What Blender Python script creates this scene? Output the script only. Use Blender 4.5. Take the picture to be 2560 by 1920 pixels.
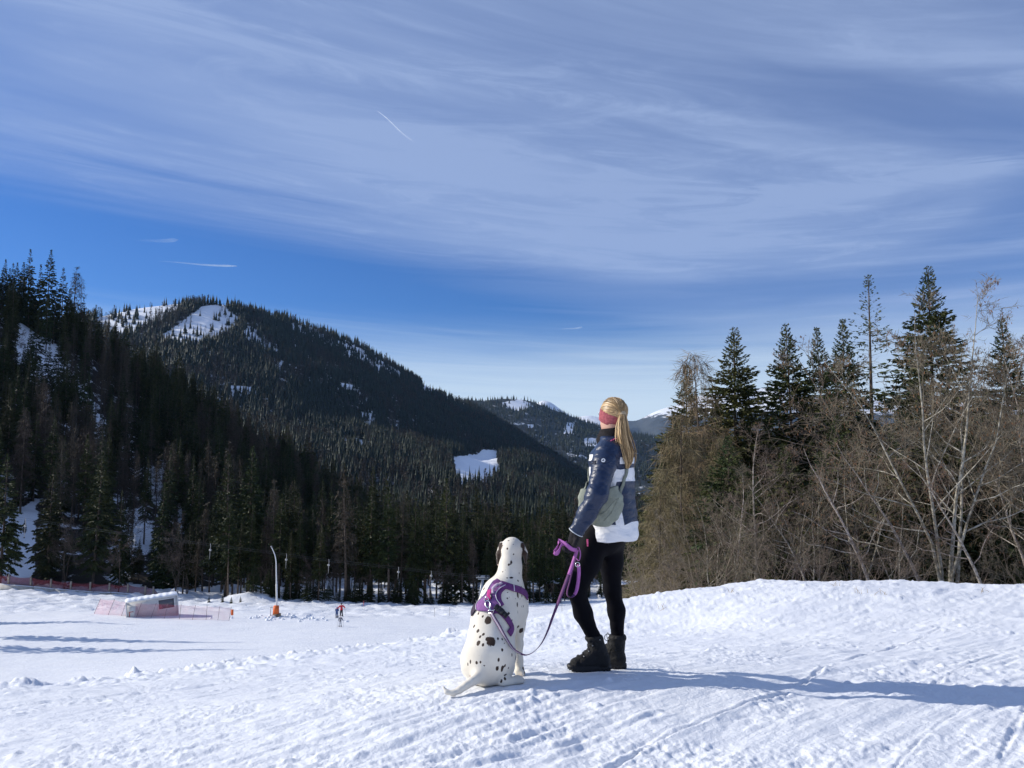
import bpy, bmesh, math, random
import numpy as np
from mathutils import Vector, Matrix

# ------------------------------------------------------------------ camera, sky, sun, exposure
SC = bpy.context.scene
for _o in list(bpy.data.objects):
    bpy.data.objects.remove(_o)
COL = SC.collection
F_PX, CX, CY = 1930.0, 1280.0, 960.0          # focal length and centre, in pixels of the photograph
PITCH = math.atan(190.0 / F_PX)
CAM_Z = 1.35
cam_data = bpy.data.cameras.new('camera')
cam = bpy.data.objects.new('camera', cam_data)
COL.objects.link(cam)
cam.location = (0, 0, CAM_Z)
cam.rotation_euler = (math.pi / 2 + PITCH, 0, 0)
cam_data.sensor_width = 36.0
cam_data.lens = 36.0 * F_PX / 2560.0
cam_data.clip_start = 0.05
cam_data.clip_end = 90000.0
SC.camera = cam

SUN_EL = math.radians(27.5)
SUN_AZ = math.atan2(-0.976, 0.216)            # from +Y towards +X
SUN_DIR = Vector((math.sin(SUN_AZ) * math.cos(SUN_EL), math.cos(SUN_AZ) * math.cos(SUN_EL), math.sin(SUN_EL)))
sun_data = bpy.data.lights.new('sun', 'SUN')
sun_data.energy = 4.7
sun_data.angle = math.radians(0.53)
sun_data.color = (1.0, 0.94, 0.84)
sun = bpy.data.objects.new('sun', sun_data)
COL.objects.link(sun)
sun.rotation_euler = SUN_DIR.to_track_quat('Z', 'Y').to_euler()
sun.location = (-40, 10, 40)

SC.view_settings.view_transform = 'Standard'
SC.view_settings.look = 'None'
SC.view_settings.gamma = 1.0
SC.view_settings.use_curve_mapping = False
SC.view_settings.exposure = 0.15
SC.cycles.max_bounces = 6
SC.cycles.diffuse_bounces = 2
SC.cycles.glossy_bounces = 2
SC.cycles.transparent_max_bounces = 12
SC.cycles.transmission_bounces = 3
SC.cycles.volume_bounces = 0
SC.cycles.use_denoising = True
SC.cycles.caustics_reflective = False
SC.cycles.caustics_refractive = False

def N(tree, kind, **kw):
    n = tree.nodes.new(kind)
    for k, v in kw.items():
        if k == 'ins':
            for a, b in v.items():
                n.inputs[a].default_value = b
        else:
            setattr(n, k, v)
    return n
def math_node(tree, op, a, b=None, c=None, clamp=False):
    n = tree.nodes.new('ShaderNodeMath')
    n.operation = op
    n.use_clamp = clamp
    for i, v in enumerate((a, b, c)):
        if v is None:
            continue
        if isinstance(v, (int, float)):
            n.inputs[i].default_value = v
        else:
            tree.links.new(v, n.inputs[i])
    return n.outputs[0]
def sstep(tree, v, lo, hi):
    n = tree.nodes.new('ShaderNodeMapRange')
    n.interpolation_type = 'SMOOTHSTEP'
    tree.links.new(v, n.inputs[0])
    n.inputs[1].default_value = lo; n.inputs[2].default_value = hi
    n.inputs[3].default_value = 0.0; n.inputs[4].default_value = 1.0
    return n.outputs[0]

def build_world():
    w = bpy.data.worlds.new('World')
    SC.world = w
    w.use_nodes = True
    t = w.node_tree
    t.nodes.clear()
    L = t.links.new
    out = N(t, 'ShaderNodeOutputWorld')
    bg = N(t, 'ShaderNodeBackground')
    bg.inputs['Strength'].default_value = 0.066
    sky = N(t, 'ShaderNodeTexSky')
    sky.sky_type = 'NISHITA'
    sky.sun_disc = False
    sky.sun_elevation = SUN_EL
    sky.sun_rotation = SUN_AZ
    sky.altitude = 1300.0
    sky.air_density = 1.0
    sky.dust_density = 0.35
    sky.ozone_density = 2.4
    hsv = N(t, 'ShaderNodeHueSaturation', ins={'Saturation': 1.13, 'Value': 1.0})
    L(sky.outputs[0], hsv.inputs['Color'])
    tint = N(t, 'ShaderNodeMix', data_type='RGBA', blend_type='MULTIPLY')
    tint.inputs[0].default_value = 1.0
    tint.inputs[7].default_value = (0.54, 0.92, 1.50, 1)
    L(hsv.outputs[0], tint.inputs[6])
    # cirrus: a layer seen from below, in plan coordinates u, v
    tc = N(t, 'ShaderNodeTexCoord')
    sp = N(t, 'ShaderNodeSeparateXYZ')
    L(tc.outputs['Generated'], sp.inputs[0])
    zz = math_node(t, 'ADD', math_node(t, 'MAXIMUM', sp.outputs[2], 0.0), 0.05)
    u = math_node(t, 'DIVIDE', sp.outputs[0], zz)
    v = math_node(t, 'DIVIDE', sp.outputs[1], zz)
    v2 = math_node(t, 'ADD', v, math_node(t, 'MULTIPLY', math_node(t, 'MULTIPLY', u, u), 0.17))
    v2 = math_node(t, 'ADD', v2, math_node(t, 'MULTIPLY', u, -0.26))
    cmb = N(t, 'ShaderNodeCombineXYZ')
    L(u, cmb.inputs[0]); L(v2, cmb.inputs[1])
    def noise(scale, detail, sx, sy, dist=0.0, rough=0.55, off=0.0):
        m = N(t, 'ShaderNodeMapping')
        m.inputs['Scale'].default_value = (sx, sy, 1)
        m.inputs['Location'].default_value = (off, off * 0.7, 0)
        L(cmb.outputs[0], m.inputs[0])
        n = N(t, 'ShaderNodeTexNoise')
        n.inputs['Scale'].default_value = scale
        n.inputs['Detail'].default_value = detail
        n.inputs['Roughness'].default_value = rough
        n.inputs['Distortion'].default_value = dist
        L(m.outputs[0], n.inputs[0])
        return n.outputs[0]
    n_big = noise(0.60, 4, 0.55, 1.0, 1.2, 0.55, 3.1)       # broad veils
    n_str = noise(1.3, 7, 0.22, 1.0, 1.6, 0.62, 7.7)      # long streaks
    n_fine = noise(4.0, 8, 0.45, 1.3, 1.6, 0.70, 1.3)     # ripples
    edge = math_node(t, 'ADD', v, math_node(t, 'MULTIPLY_ADD', n_str, 2.4, -1.2))
    edge = math_node(t, 'ADD', edge, math_node(t, 'MULTIPLY', u, -0.95))
    veil = math_node(t, 'SUBTRACT', 1.0, sstep(t, edge, 2.75, 4.25))   # ends towards the horizon
    a = math_node(t, 'MULTIPLY_ADD', sstep(t, n_big, 0.28, 0.72), 0.42, 0.32)
    a = math_node(t, 'ADD', a, math_node(t, 'MULTIPLY', sstep(t, n_str, 0.40, 0.78), 0.40))
    a = math_node(t, 'ADD', a, math_node(t, 'MULTIPLY', math_node(t, 'MULTIPLY', sstep(t, n_fine, 0.42, 0.78), sstep(t, n_big, 0.40, 0.60)), 0.38))
    a = math_node(t, 'MULTIPLY', a, veil)
    # one bright streak rising to the right
    sd = math_node(t, 'DIVIDE', math_node(t, 'ADD', math_node(t, 'ADD', v, math_node(t, 'MULTIPLY_ADD', u, 0.49, -2.90)), math_node(t, 'MULTIPLY_ADD', n_fine, 0.34, -0.17)), 0.085)
    stk = math_node(t, 'POWER', 2.718, math_node(t, 'MULTIPLY', math_node(t, 'MULTIPLY', sd, sd), -1.0))
    stk = math_node(t, 'MULTIPLY', math_node(t, 'MULTIPLY', stk, sstep(t, u, 0.35, 1.0)), sstep(t, n_fine, 0.30, 0.62))
    a = math_node(t, 'ADD', a, math_node(t, 'MULTIPLY', stk, 0.42))
    # thin low streaks over the clear band
    low = math_node(t, 'MULTIPLY', sstep(t, noise(1.1, 5, 0.10, 0.8, 0.3, 0.55, 12.4), 0.55, 0.80), 0.35)
    a = math_node(t, 'ADD', a, low)
    a = math_node(t, 'MINIMUM', a, 0.92)
    a = math_node(t, 'MULTIPLY', a, 0.76, clamp=True)
    mix = N(t, 'ShaderNodeMix', data_type='RGBA')
    L(a, mix.inputs[0])
    L(tint.outputs[2], mix.inputs[6])
    mix.inputs[7].default_value = (5.7, 7.3, 11.0, 1)
    # milky air just over the horizon
    hz = math_node(t, 'SUBTRACT', 1.0, sstep(t, math_node(t, 'ADD', sp.outputs[2], math_node(t, 'MULTIPLY_ADD', n_str, 0.06, -0.03)), 0.06, 0.20))
    mix2 = N(t, 'ShaderNodeMix', data_type='RGBA')
    L(math_node(t, 'MULTIPLY', hz, 0.92), mix2.inputs[0])
    L(mix.outputs[2], mix2.inputs[6])
    mix2.inputs[7].default_value = (10.4, 12.2, 13.6, 1)
    mix = mix2
    L(mix.outputs[2], bg.inputs['Color'])
    L(bg.outputs[0], out.inputs[0])
build_world()

# ------------------------------------------------------------------ helpers
rng = np.random.default_rng(11)
random.seed(11)
_ct, _st = math.cos(PITCH), math.sin(PITCH)
def P(px, py, Y):
    """the point at world depth Y that the photograph shows at pixel (px, py)"""
    a = (px - CX) / F_PX
    v = (CY - py) / F_PX
    ry = _ct - v * _st
    rz = _st + v * _ct
    s = Y / ry
    return np.array((a * s, Y, CAM_Z + rz * s))
def Parr(rows):
    return np.array([P(*r) for r in rows])

_prm = np.random.default_rng(5).permutation(512)
_prm = np.concatenate([_prm, _prm, _prm])
def perlin(x, y, seed=0):
    x = np.asarray(x, float) + seed * 17.31; y = np.asarray(y, float) + seed * 9.77
    xi = np.floor(x).astype(int); yi = np.floor(y).astype(int)
    xf = x - xi; yf = y - yi
    xi &= 511; yi &= 511
    def g(ix, iy, fx, fy):
        h = _prm[_prm[ix & 511] + (iy & 511)]
        ang = h * (2 * math.pi / 512)
        return np.cos(ang) * fx + np.sin(ang) * fy
    u = xf * xf * xf * (xf * (xf * 6 - 15) + 10)
    v = yf * yf * yf * (yf * (yf * 6 - 15) + 10)
    n00 = g(xi, yi, xf, yf); n10 = g(xi + 1, yi, xf - 1, yf)
    n01 = g(xi, yi + 1, xf, yf - 1); n11 = g(xi + 1, yi + 1, xf - 1, yf - 1)
    a = n00 + u * (n10 - n00); b = n01 + u * (n11 - n01)
    return (a + v * (b - a)) * 1.5
def fbm(x, y, octv=4, seed=0, gain=0.5):
    s = 0; amp = 1.0; f = 1.0
    for i in range(octv):
        s = s + amp * perlin(x * f, y * f, seed + i * 3)
        amp *= gain; f *= 2.03
    return s
def smooth(a, b, x):
    t = np.clip((np.asarray(x, float) - a) / (b - a), 0, 1)
    return t * t * (3 - 2 * t)

class TPS:
    def __init__(self, pts, reg=1e-4):
        pts = np.asarray(pts, float)
        self.s = np.abs(pts[:, :2]).max()
        c = pts[:, :2] / self.s
        n = len(c)
        K = self.k(np.linalg.norm(c[:, None] - c[None], axis=2)) + reg * np.eye(n)
        Pm = np.hstack([np.ones((n, 1)), c])
        A = np.block([[K, Pm], [Pm.T, np.zeros((3, 3))]])
        self.w = np.linalg.solve(A, np.concatenate([pts[:, 2], np.zeros(3)]))
        self.c = c
    @staticmethod
    def k(r):
        return np.where(r > 1e-9, r * r * np.log(np.maximum(r, 1e-9)), 0)
    def __call__(self, x, y):
        x = np.asarray(x, float) / self.s; y = np.asarray(y, float) / self.s
        shp = x.shape
        x = x.ravel(); y = y.ravel()
        z = self.w[-3] + self.w[-2] * x + self.w[-1] * y
        for i, (cx, cy) in enumerate(self.c):
            r2 = (x - cx) ** 2 + (y - cy) ** 2
            z = z + self.w[i] * 0.5 * r2 * np.log(np.maximum(r2, 1e-18))
        return z.reshape(shp)

def new_mesh(name, V, faces, smooth_=True, mats=(), mat_idx=None):
    """faces: list of integer arrays (n,3) / (n,4)"""
    me = bpy.data.meshes.new(name)
    V = np.asarray(V, np.float32)
    me.vertices.add(len(V))
    me.vertices.foreach_set('co', V.ravel())
    faces = [np.asarray(f, np.int32) for f in faces if len(f)]
    tot = np.concatenate([np.full(len(f), f.shape[1], np.int32) for f in faces])
    loops = np.concatenate([f.ravel() for f in faces])
    start = np.concatenate([[0], np.cumsum(tot)[:-1]]).astype(np.int32)
    me.loops.add(len(loops))
    me.loops.foreach_set('vertex_index', loops)
    me.polygons.add(len(tot))
    me.polygons.foreach_set('loop_start', start)
    me.polygons.foreach_set('loop_total', tot)
    if smooth_:
        me.polygons.foreach_set('use_smooth', np.ones(len(tot), bool))
    for m in mats:
        me.materials.append(m)
    if mat_idx is not None:
        me.polygons.foreach_set('material_index', np.asarray(mat_idx, np.int32))
    me.update(calc_edges=True)
    me.validate()
    return me
def obj(name, me, parent=None, label=None, cat=None, group=None, kind=None, loc=None):
    o = bpy.data.objects.new(name, me)
    COL.objects.link(o)
    if parent is not None:
        o.parent = parent
    if loc is not None:
        o.location = loc
    tag(o, label, cat, group, kind)
    return o
def tag(o, label=None, cat=None, group=None, kind=None):
    if label: o['label'] = label
    if cat:
        o['category'] = cat
        kind = kind or 'thing'
    if group: o['group'] = group
    if kind: o['kind'] = kind
    return o
def empty(name, loc=(0, 0, 0), rz=0.0, **kw):
    o = obj(name, None, **kw)
    o.empty_display_size = 0.2
    o.location = loc
    o.rotation_euler = (0, 0, rz)
    return o
def attr(me, name, vals, typ='FLOAT', dom='POINT'):
    a = me.attributes.new(name, typ, dom)
    if typ == 'FLOAT_VECTOR':
        a.data.foreach_set('vector', np.asarray(vals, np.float32).ravel())
    elif typ == 'FLOAT_COLOR':
        a.data.foreach_set('color', np.asarray(vals, np.float32).ravel())
    elif typ == 'INT':
        a.data.foreach_set('value', np.asarray(vals, np.int32).ravel())
    else:
        a.data.foreach_set('value', np.asarray(vals, np.float32).ravel())
def grid_faces(nr, nc, wrap=False):
    r = np.arange(nr - 1)[:, None]; c = np.arange(nc if wrap else nc - 1)[None]
    c2 = (c + 1) % nc
    return np.stack([r * nc + c, r * nc + c2, (r + 1) * nc + c2, (r + 1) * nc + c], -1).reshape(-1, 4)

class Geo:
    """collects pieces of one mesh"""
    def __init__(self):
        self.V = []; self.T = []; self.Q = []; self.n = 0; self.mt = []; self.mq = []
    def add(self, V, F, mi=0):
        V = np.asarray(V, float).reshape(-1, 3); F = np.asarray(F, int)
        if F.shape[1] == 3:
            self.T.append(F + self.n); self.mt.append(np.full(len(F), mi))
        else:
            self.Q.append(F + self.n); self.mq.append(np.full(len(F), mi))
        self.V.append(V); self.n += len(V)
        return self
    def box(self, c, s, R=None, mi=0, taper=1.0):
        c = np.asarray(c, float); h = np.asarray(s, float) / 2
        v = np.array([(x, y, z) for z in (-1, 1) for y in (-1, 1) for x in (-1, 1)], float) * h
        v[4:, :2] *= taper
        if R is not None:
            v = v @ np.asarray(R).T
        self.add(v + c, [(0, 2, 3, 1), (4, 5, 7, 6), (0, 1, 5, 4), (2, 6, 7, 3), (0, 4, 6, 2), (1, 3, 7, 5)], mi)
        return self
    def tube(self, pts, rad, sides=8, mi=0, cap=True):
        pts = np.asarray(pts, float); n = len(pts)
        rad = np.broadcast_to(np.asarray(rad, float), (n,))
        d = np.gradient(pts, axis=0)
        d /= np.linalg.norm(d, axis=1)[:, None] + 1e-12
        ref = np.array((0, 0, 1.0)) if abs(d[0][2]) < 0.9 else np.array((1.0, 0, 0))
        u = np.cross(d, ref); u /= np.linalg.norm(u, axis=1)[:, None] + 1e-12
        for i in range(1, n):
            if np.dot(u[i], u[i - 1]) < 0:
                u[i] = -u[i]
        w = np.cross(d, u)
        a = np.arange(sides) * 2 * math.pi / sides
        V = pts[:, None] + rad[:, None, None] * (np.cos(a)[None, :, None] * u[:, None] + np.sin(a)[None, :, None] * w[:, None])
        V = V.reshape(-1, 3)
        b = self.n
        self.add(V, grid_faces(n, sides, True)[:, ::-1], mi)
        if cap:
            i0 = np.arange(sides)
            self.add([pts[0], pts[-1]], np.zeros((0, 3), int))
            c0, c1 = self.n - 2, self.n - 1
            self.T.append(np.stack([np.full(sides, c0), b + i0, b + (i0 + 1) % sides], 1)); self.mt.append(np.full(sides, mi))
            e = b + (n - 1) * sides
            self.T.append(np.stack([np.full(sides, c1), e + (i0 + 1) % sides, e + i0], 1)); self.mt.append(np.full(sides, mi))
        return self
    def ball(self, c, r, R=None, mi=0, seg=12, ring=8):
        th = np.linspace(0, math.pi, ring + 1)[:, None]; ph = (np.arange(seg) * 2 * math.pi / seg)[None]
        v = np.stack([np.sin(th) * np.cos(ph), np.sin(th) * np.sin(ph), np.cos(th) + 0 * ph], -1).reshape(-1, 3) * np.asarray(r, float)
        if R is not None:
            v = v @ np.asarray(R).T
        self.add(v + np.asarray(c), grid_faces(ring + 1, seg, True), mi)
        return self
    def mesh(self, name, mats, smooth_=True):
        mats = mats if isinstance(mats, (list, tuple)) else [mats]
        fs = []; mi = []
        if self.T:
            fs.append(np.concatenate(self.T)); mi.append(np.concatenate(self.mt))
        if self.Q:
            fs.append(np.concatenate(self.Q)); mi.append(np.concatenate(self.mq))
        return new_mesh(name, np.concatenate(self.V), fs, smooth_, mats, np.concatenate(mi))
def rotz(a):
    c, s = math.cos(a), math.sin(a)
    return np.array(((c, -s, 0), (s, c, 0), (0, 0, 1.0)))

# ------------------------------------------------------------------ materials
MATS = {}
def mat(name, col, rough=0.6, spec=0.3, metal=0.0, var=0.0, vscale=8.0, bump=0.0, bscale=30.0, rand=0.0, col2=None, emit=None, coat=0.0, sheen=0.0):
    """principled material; var / col2: noise between two colours, rand: change from object to object"""
    if name in MATS:
        return MATS[name]
    m = bpy.data.materials.new(name)
    m.use_nodes = True
    t = m.node_tree; L = t.links.new
    b = t.nodes['Principled BSDF']
    b.inputs['Roughness'].default_value = rough
    b.inputs['Specular IOR Level'].default_value = spec
    b.inputs['Metallic'].default_value = metal
    if coat: b.inputs['Coat Weight'].default_value = coat
    if sheen: b.inputs['Sheen Weight'].default_value = sheen
    b.inputs['Base Color'].default_value = (*col, 1)
    last = None
    tc = N(t, 'ShaderNodeTexCoord')
    if var or col2:
        c2 = col2 or tuple(c * (1 - var) for c in col)
        n = N(t, 'ShaderNodeTexNoise', ins={'Scale': vscale, 'Detail': 5.0, 'Roughness': 0.6})
        L(tc.outputs['Object'], n.inputs[0])
        mx = N(t, 'ShaderNodeMix', data_type='RGBA')
        L(sstep(t, n.outputs[0], 0.36, 0.64), mx.inputs[0])
        mx.inputs[6].default_value = (*col, 1); mx.inputs[7].default_value = (*c2, 1)
        last = mx.outputs[2]
    if rand:
        oi = N(t, 'ShaderNodeObjectInfo')
        hs = N(t, 'ShaderNodeHueSaturation')
        hs.inputs['Color'].default_value = (*col, 1)
        if last: L(last, hs.inputs['Color'])
        L(math_node(t, 'MULTIPLY_ADD', oi.outputs['Random'], 2 * rand, 1 - rand), hs.inputs['Value'])
        L(math_node(t, 'MULTIPLY_ADD', math_node(t, 'FRACT', math_node(t, 'MULTIPLY', oi.outputs['Random'], 7.3)), 0.05, 0.475), hs.inputs['Hue'])
        last = hs.outputs[0]
    if last: L(last, b.inputs['Base Color'])
    if bump:
        n = N(t, 'ShaderNodeTexNoise', ins={'Scale': bscale, 'Detail': 4.0})
        L(tc.outputs['Object'], n.inputs[0])
        bp = N(t, 'ShaderNodeBump', ins={'Strength': bump, 'Distance': 0.02})
        L(n.outputs[0], bp.inputs['Height']); L(bp.outputs[0], b.inputs['Normal'])
    MATS[name] = m
    return m
# ------------------------------------------------------------------ the ground
def snow_material(name, fine=60.0, mid=9.0, s_fine=0.35, s_mid=0.5, dist=0.02, stretch=None):
    m = bpy.data.materials.new(name)
    m.use_nodes = True
    t = m.node_tree; L = t.links.new
    b = t.nodes['Principled BSDF']
    b.inputs['Roughness'].default_value = 0.55
    b.inputs['Specular IOR Level'].default_value = 0.25
    tc = N(t, 'ShaderNodeTexCoord')
    n1 = N(t, 'ShaderNodeTexNoise', ins={'Scale': 0.6, 'Detail': 6.0, 'Roughness': 0.65})
    L(tc.outputs['Object'], n1.inputs[0])
    mx = N(t, 'ShaderNodeMix', data_type='RGBA')
    L(sstep(t, n1.outputs[0], 0.35, 0.65), mx.inputs[0])
    mx.inputs[6].default_value = (0.85, 0.87, 0.90, 1)
    mx.inputs[7].default_value = (0.79, 0.815, 0.865, 1)
    L(mx.outputs[2], b.inputs['Base Color'])
    h = None
    n2 = N(t, 'ShaderNodeTexNoise', ins={'Scale': fine, 'Detail': 5.0, 'Roughness': 0.7})
    L(tc.outputs['Object'], n2.inputs[0])
    mp = N(t, 'ShaderNodeMapping')
    L(tc.outputs['Object'], mp.inputs[0])
    if stretch:
        mp.vector_type = 'TEXTURE'
        mp.inputs['Rotation'].default_value = (0, 0, stretch[0])
        mp.inputs['Scale'].default_value = (stretch[1], 1, 1)
    n3 = N(t, 'ShaderNodeTexNoise', ins={'Scale': mid, 'Detail': 5.0, 'Roughness': 0.6})
    L(mp.outputs[0], n3.inputs[0])
    b1 = N(t, 'ShaderNodeBump', ins={'Strength': s_mid, 'Distance': dist * 2.5})
    L(n3.outputs[0], b1.inputs['Height'])
    b2 = N(t, 'ShaderNodeBump', ins={'Strength': s_fine, 'Distance': dist})
    L(n2.outputs[0], b2.inputs['Height']); L(b1.outputs[0], b2.inputs['Normal'])
    L(b2.outputs[0], b.inputs['Normal'])
    return m
M_SNOW = snow_material('trodden_snow', 60, 16, 0.65, 0.35, 0.014, (math.radians(43), 7.0))
M_PISTE = snow_material('piste_snow', 3.0, 0.55, 0.55, 0.5, 0.25, (math.radians(12), 9.0))
M_DRIFT = snow_material('soft_snow', 20, 4, 0.3, 0.4, 0.04)

def hill_material(name, snow=(0.82, 0.85, 0.90), litter=(0.060, 0.048, 0.036), scale=0.05, bump=1.0):
    """snow lying between patches of bare brushwood; the attribute 'snow' says how open the place is"""
    m = bpy.data.materials.new(name)
    m.use_nodes = True
    t = m.node_tree; L = t.links.new
    b = t.nodes['Principled BSDF']
    b.inputs['Roughness'].default_value = 0.8
    b.inputs['Specular IOR Level'].default_value = 0.15
    tc = N(t, 'ShaderNodeTexCoord')
    n1 = N(t, 'ShaderNodeTexNoise', ins={'Scale': scale, 'Detail': 8.0, 'Roughness': 0.72})
    L(tc.outputs['Object'], n1.inputs[0])
    at = N(t, 'ShaderNodeAttribute', attribute_name='snow')
    s = math_node(t, 'ADD', n1.outputs[0], math_node(t, 'MULTIPLY_ADD', at.outputs['Fac'], 0.55, -0.28))
    mx = N(t, 'ShaderNodeMix', data_type='RGBA')
    L(sstep(t, s, 0.42, 0.50), mx.inputs[0])
    mx.inputs[6].default_value = (*litter, 1)
    mx.inputs[7].default_value = (*snow, 1)
    L(mx.outputs[2], b.inputs['Base Color'])
    bp = N(t, 'ShaderNodeBump', ins={'Strength': 0.6, 'Distance': bump})
    L(n1.outputs[0], bp.inputs['Height']); L(bp.outputs[0], b.inputs['Normal'])
    return m
M_FLOOR = hill_material('forest_floor', litter=(0.034, 0.028, 0.022), scale=0.25, bump=0.4)
M_MOUNT = hill_material('mountain_floor', scale=0.06, bump=2.0)
M_MID = hill_material('ridge_floor', litter=(0.035, 0.042, 0.045), scale=0.012, bump=6.0)

# where the things of the foreground stand
FOOT_L = P(1478, 1674, 4.84)
FOOT_R = P(1548, 1674, 4.98)
DOG_SEAT = P(1222, 1712, 4.45)
DOG_PAW = P(1303, 1692, 4.74)

# the foreground slope: crest seen at these pixels, at these distances
crest = [(-700, 1775, 8.0), (-350, 1748, 8.4), (0, 1722, 9.0), (285, 1704, 9.6), (448, 1682, 10.2), (680, 1654, 11.2), (900, 1626, 12.2), (1180, 1586, 13.8), (1420, 1540, 15.6),
         (1640, 1513, 16.8), (1715, 1500, 17.0), (1770, 1480, 17.0), (1840, 1461, 16.8), (1910, 1453, 16.5), (2000, 1456, 16.2), (2200, 1459, 15.8), (2560, 1463, 15.2), (3000, 1466, 15.0), (3600, 1470, 15)]
cp = [FOOT_L, FOOT_R, DOG_SEAT, DOG_PAW, P(1128, 1740, 4.28)]
for x, y, D in crest:
    c = P(x, y, D)
    cp.append(c)
    right = smooth(1560, 1760, x)
    for dd, dl, dr in ((2.5, -1.15, -0.62), (7, -3.2, -1.7), (16, -7.0, -4.0), (34, -12.5, -8.0)):
        e = P(x, y, D + dd); e[2] = c[2] + dl * (1 - right) + dr * right
        cp.append(e)
    # half way up the slope, on a slightly hollow line
    if 0 <= x <= 2600:
        m_ = c * 0.5 + np.array((c[0] * 0.33, 4.9, -0.07 * 0 + (c[2] * 0.12))) * 0.5
        cp.append(m_)
cp += [np.array(p) for p in ((-2.4, 3.5, -0.13), (-1.2, 3.5, 0.01), (0.6, 3.4, 0.09), (2.3, 3.4, 0.15), (2.9, 4.3, 0.065), (0, 0, 0.33), (-4, 0, 0.0), (5, 0, 0.52), (0, -7, 0.8), (-8, -7, -0.1), (9, -7, 1.1), (12, 3, 0.35), (-9, 3, -1.1))]
fore = TPS(cp, 2e-5)

TRACK = math.radians(43)
ca, sa = math.cos(TRACK), math.sin(TRACK)
def ski_line(px_pts, width=0.035, depth=0.03):
    pts = []
    for x, y in px_pts:
        Y = 4.0
        for _ in range(25):                       # meet the slope along the line of sight
            p = P(x, y, Y); z = float(fore(np.array([p[0]]), np.array([Y]))[0])
            g = (CAM_Z - z) / (CAM_Z - p[2])
            Y = Y + (Y * g - Y) * 0.6
        pts.append((P(x, y, Y)[0], Y))
    return np.array(pts), width, depth
ski_lines = [ski_line(q, w, d) for q, w, d in (
    ([(1500, 1935), (1640, 1862), (1800, 1785), (1960, 1733)], 0.022, 0.026),
    ([(2000, 1716), (2080, 1662), (2250, 1612), (2400, 1545)], 0.018, 0.022),
    ([(2480, 1930), (2520, 1850), (2570, 1760)], 0.014, 0.012),
    ([(2300, 1735), (2420, 1660), (2560, 1610)], 0.014, 0.014),
    ([(900, 1935), (1290, 1850), (1560, 1765)], 0.030, 0.016),
    ([(1040, 1945), (1420, 1858), (1640, 1790)], 0.030, 0.016),
    ([(330, 1935), (800, 1850), (1250, 1740)], 0.032, 0.014),
    ([(1890, 1660), (2040, 1600), (2240, 1560)], 0.014, 0.014),
    ([(2230, 1930), (2300, 1850), (2440, 1750)], 0.012, 0.008),
    ([(0, 1775), (500, 1720), (1000, 1640), (1400, 1570)], 0.045, 0.022),
    ([(0, 1800), (500, 1745), (1000, 1660), (1350, 1595)], 0.04, 0.018),
)]
def fore_detail(x, y):
    """grooming ridges, ski lines, footprints and clods"""
    a = x * ca + y * sa
    b = -x * sa + y * ca
    wob = 0.10 * perlin(a * 0.35, b * 0.35, 2)
    patch = smooth(-0.15, 0.35, fbm(a * 0.22, b * 0.75, 3, 4))
    cord = np.sin((b + wob) * 2 * math.pi / 0.085 + 1.5 * perlin(a * 0.7, b * 0.7, 31))
    z = 0.0045 * cord * patch * (1 - 0.8 * smooth(6.0, 9.0, y)) * (0.45 + 0.55 * smooth(-0.3, 0.3, perlin(a * 1.7, b * 6, 6)))
    z = z + 0.012 * fbm(a * 0.5, b * 2.6, 3, 8) + 0.006 * fbm(a * 1.6, b * 11.0, 3, 9)
    lump = fbm(x * 5.5, y * 5.5, 4, 12, 0.62)
    z = z + 0.0055 * lump * (0.45 + 0.9 * smooth(-0.2, 0.4, fbm(x * 0.8, y * 0.8, 2, 14)))
    z = z + 0.016 * np.maximum(fbm(x * 2.1, y * 2.1, 3, 16) - 0.1, 0)
    z = z + 0.0052 * fbm(x * 17, y * 17, 3, 26, 0.65) * (0.35 + smooth(-0.1, 0.4, fbm(x * 1.1, y * 1.1, 2, 28)))
    # footprints / clods
    clod = np.maximum(fbm(x * 9.0, y * 9.0, 2, 18) - 0.42, 0) * smooth(0.0, 0.4, fbm(x * 0.6, y * 0.6, 2, 20))
    z = z + 0.035 * clod
    hole = np.maximum(fbm(x * 2.7, y * 2.7, 2, 22) - 0.62, 0)
    z = z - 0.03 * hole
    # long swells
    z = z + 0.03 * fbm(x * 0.35, y * 0.35, 2, 24) * smooth(5.0, 8.0, y)
    for pts, w, d in ski_lines:
        best = np.full(x.shape, 9.0)
        for i in range(len(pts) - 1):
            p, q = pts[i], pts[i + 1]
            pq = q - p; L2 = pq @ pq
            t = np.clip(((x - p[0]) * pq[0] + (y - p[1]) * pq[1]) / L2, 0, 1)
            best = np.minimum(best, np.hypot(x - p[0] - t * pq[0], y - p[1] - t * pq[1]))
        best = best + 0.02 * perlin(x * 3, y * 3, 41)
        brk = smooth(-0.45, -0.05, perlin(a * 1.1, b * 1.1, 43))
        w = w * 0.6
        z = z + brk * (-d * 0.55 * np.exp(-(best / w) ** 2) + 0.25 * d * np.exp(-((best - 2.2 * w) / w) ** 2))
    return z
crest_xy = np.array([P(*c)[:2] for c in crest if c[0] <= 1300])
def berm(x, y):
    best = np.full(x.shape, 99.0)
    for i in range(len(crest_xy) - 1):
        p, q = crest_xy[i], crest_xy[i + 1]
        pq = q - p
        t = np.clip(((x - p[0]) * pq[0] + (y - p[1]) * pq[1]) / (pq @ pq), 0, 1)
        best = np.minimum(best, np.hypot(x - p[0] - t * pq[0], y - p[1] - t * pq[1]))
    e = np.exp(-(best / 0.55) ** 2)
    l = fbm(x * 2.6, y * 2.6, 4, 52, 0.65)
    return e * (0.03 + 0.085 * np.maximum(l + 0.05, 0)) + np.exp(-(best / 1.6) ** 2) * 0.05 * fbm(x * 3.2, y * 3.2, 3, 55, 0.6)
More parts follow.
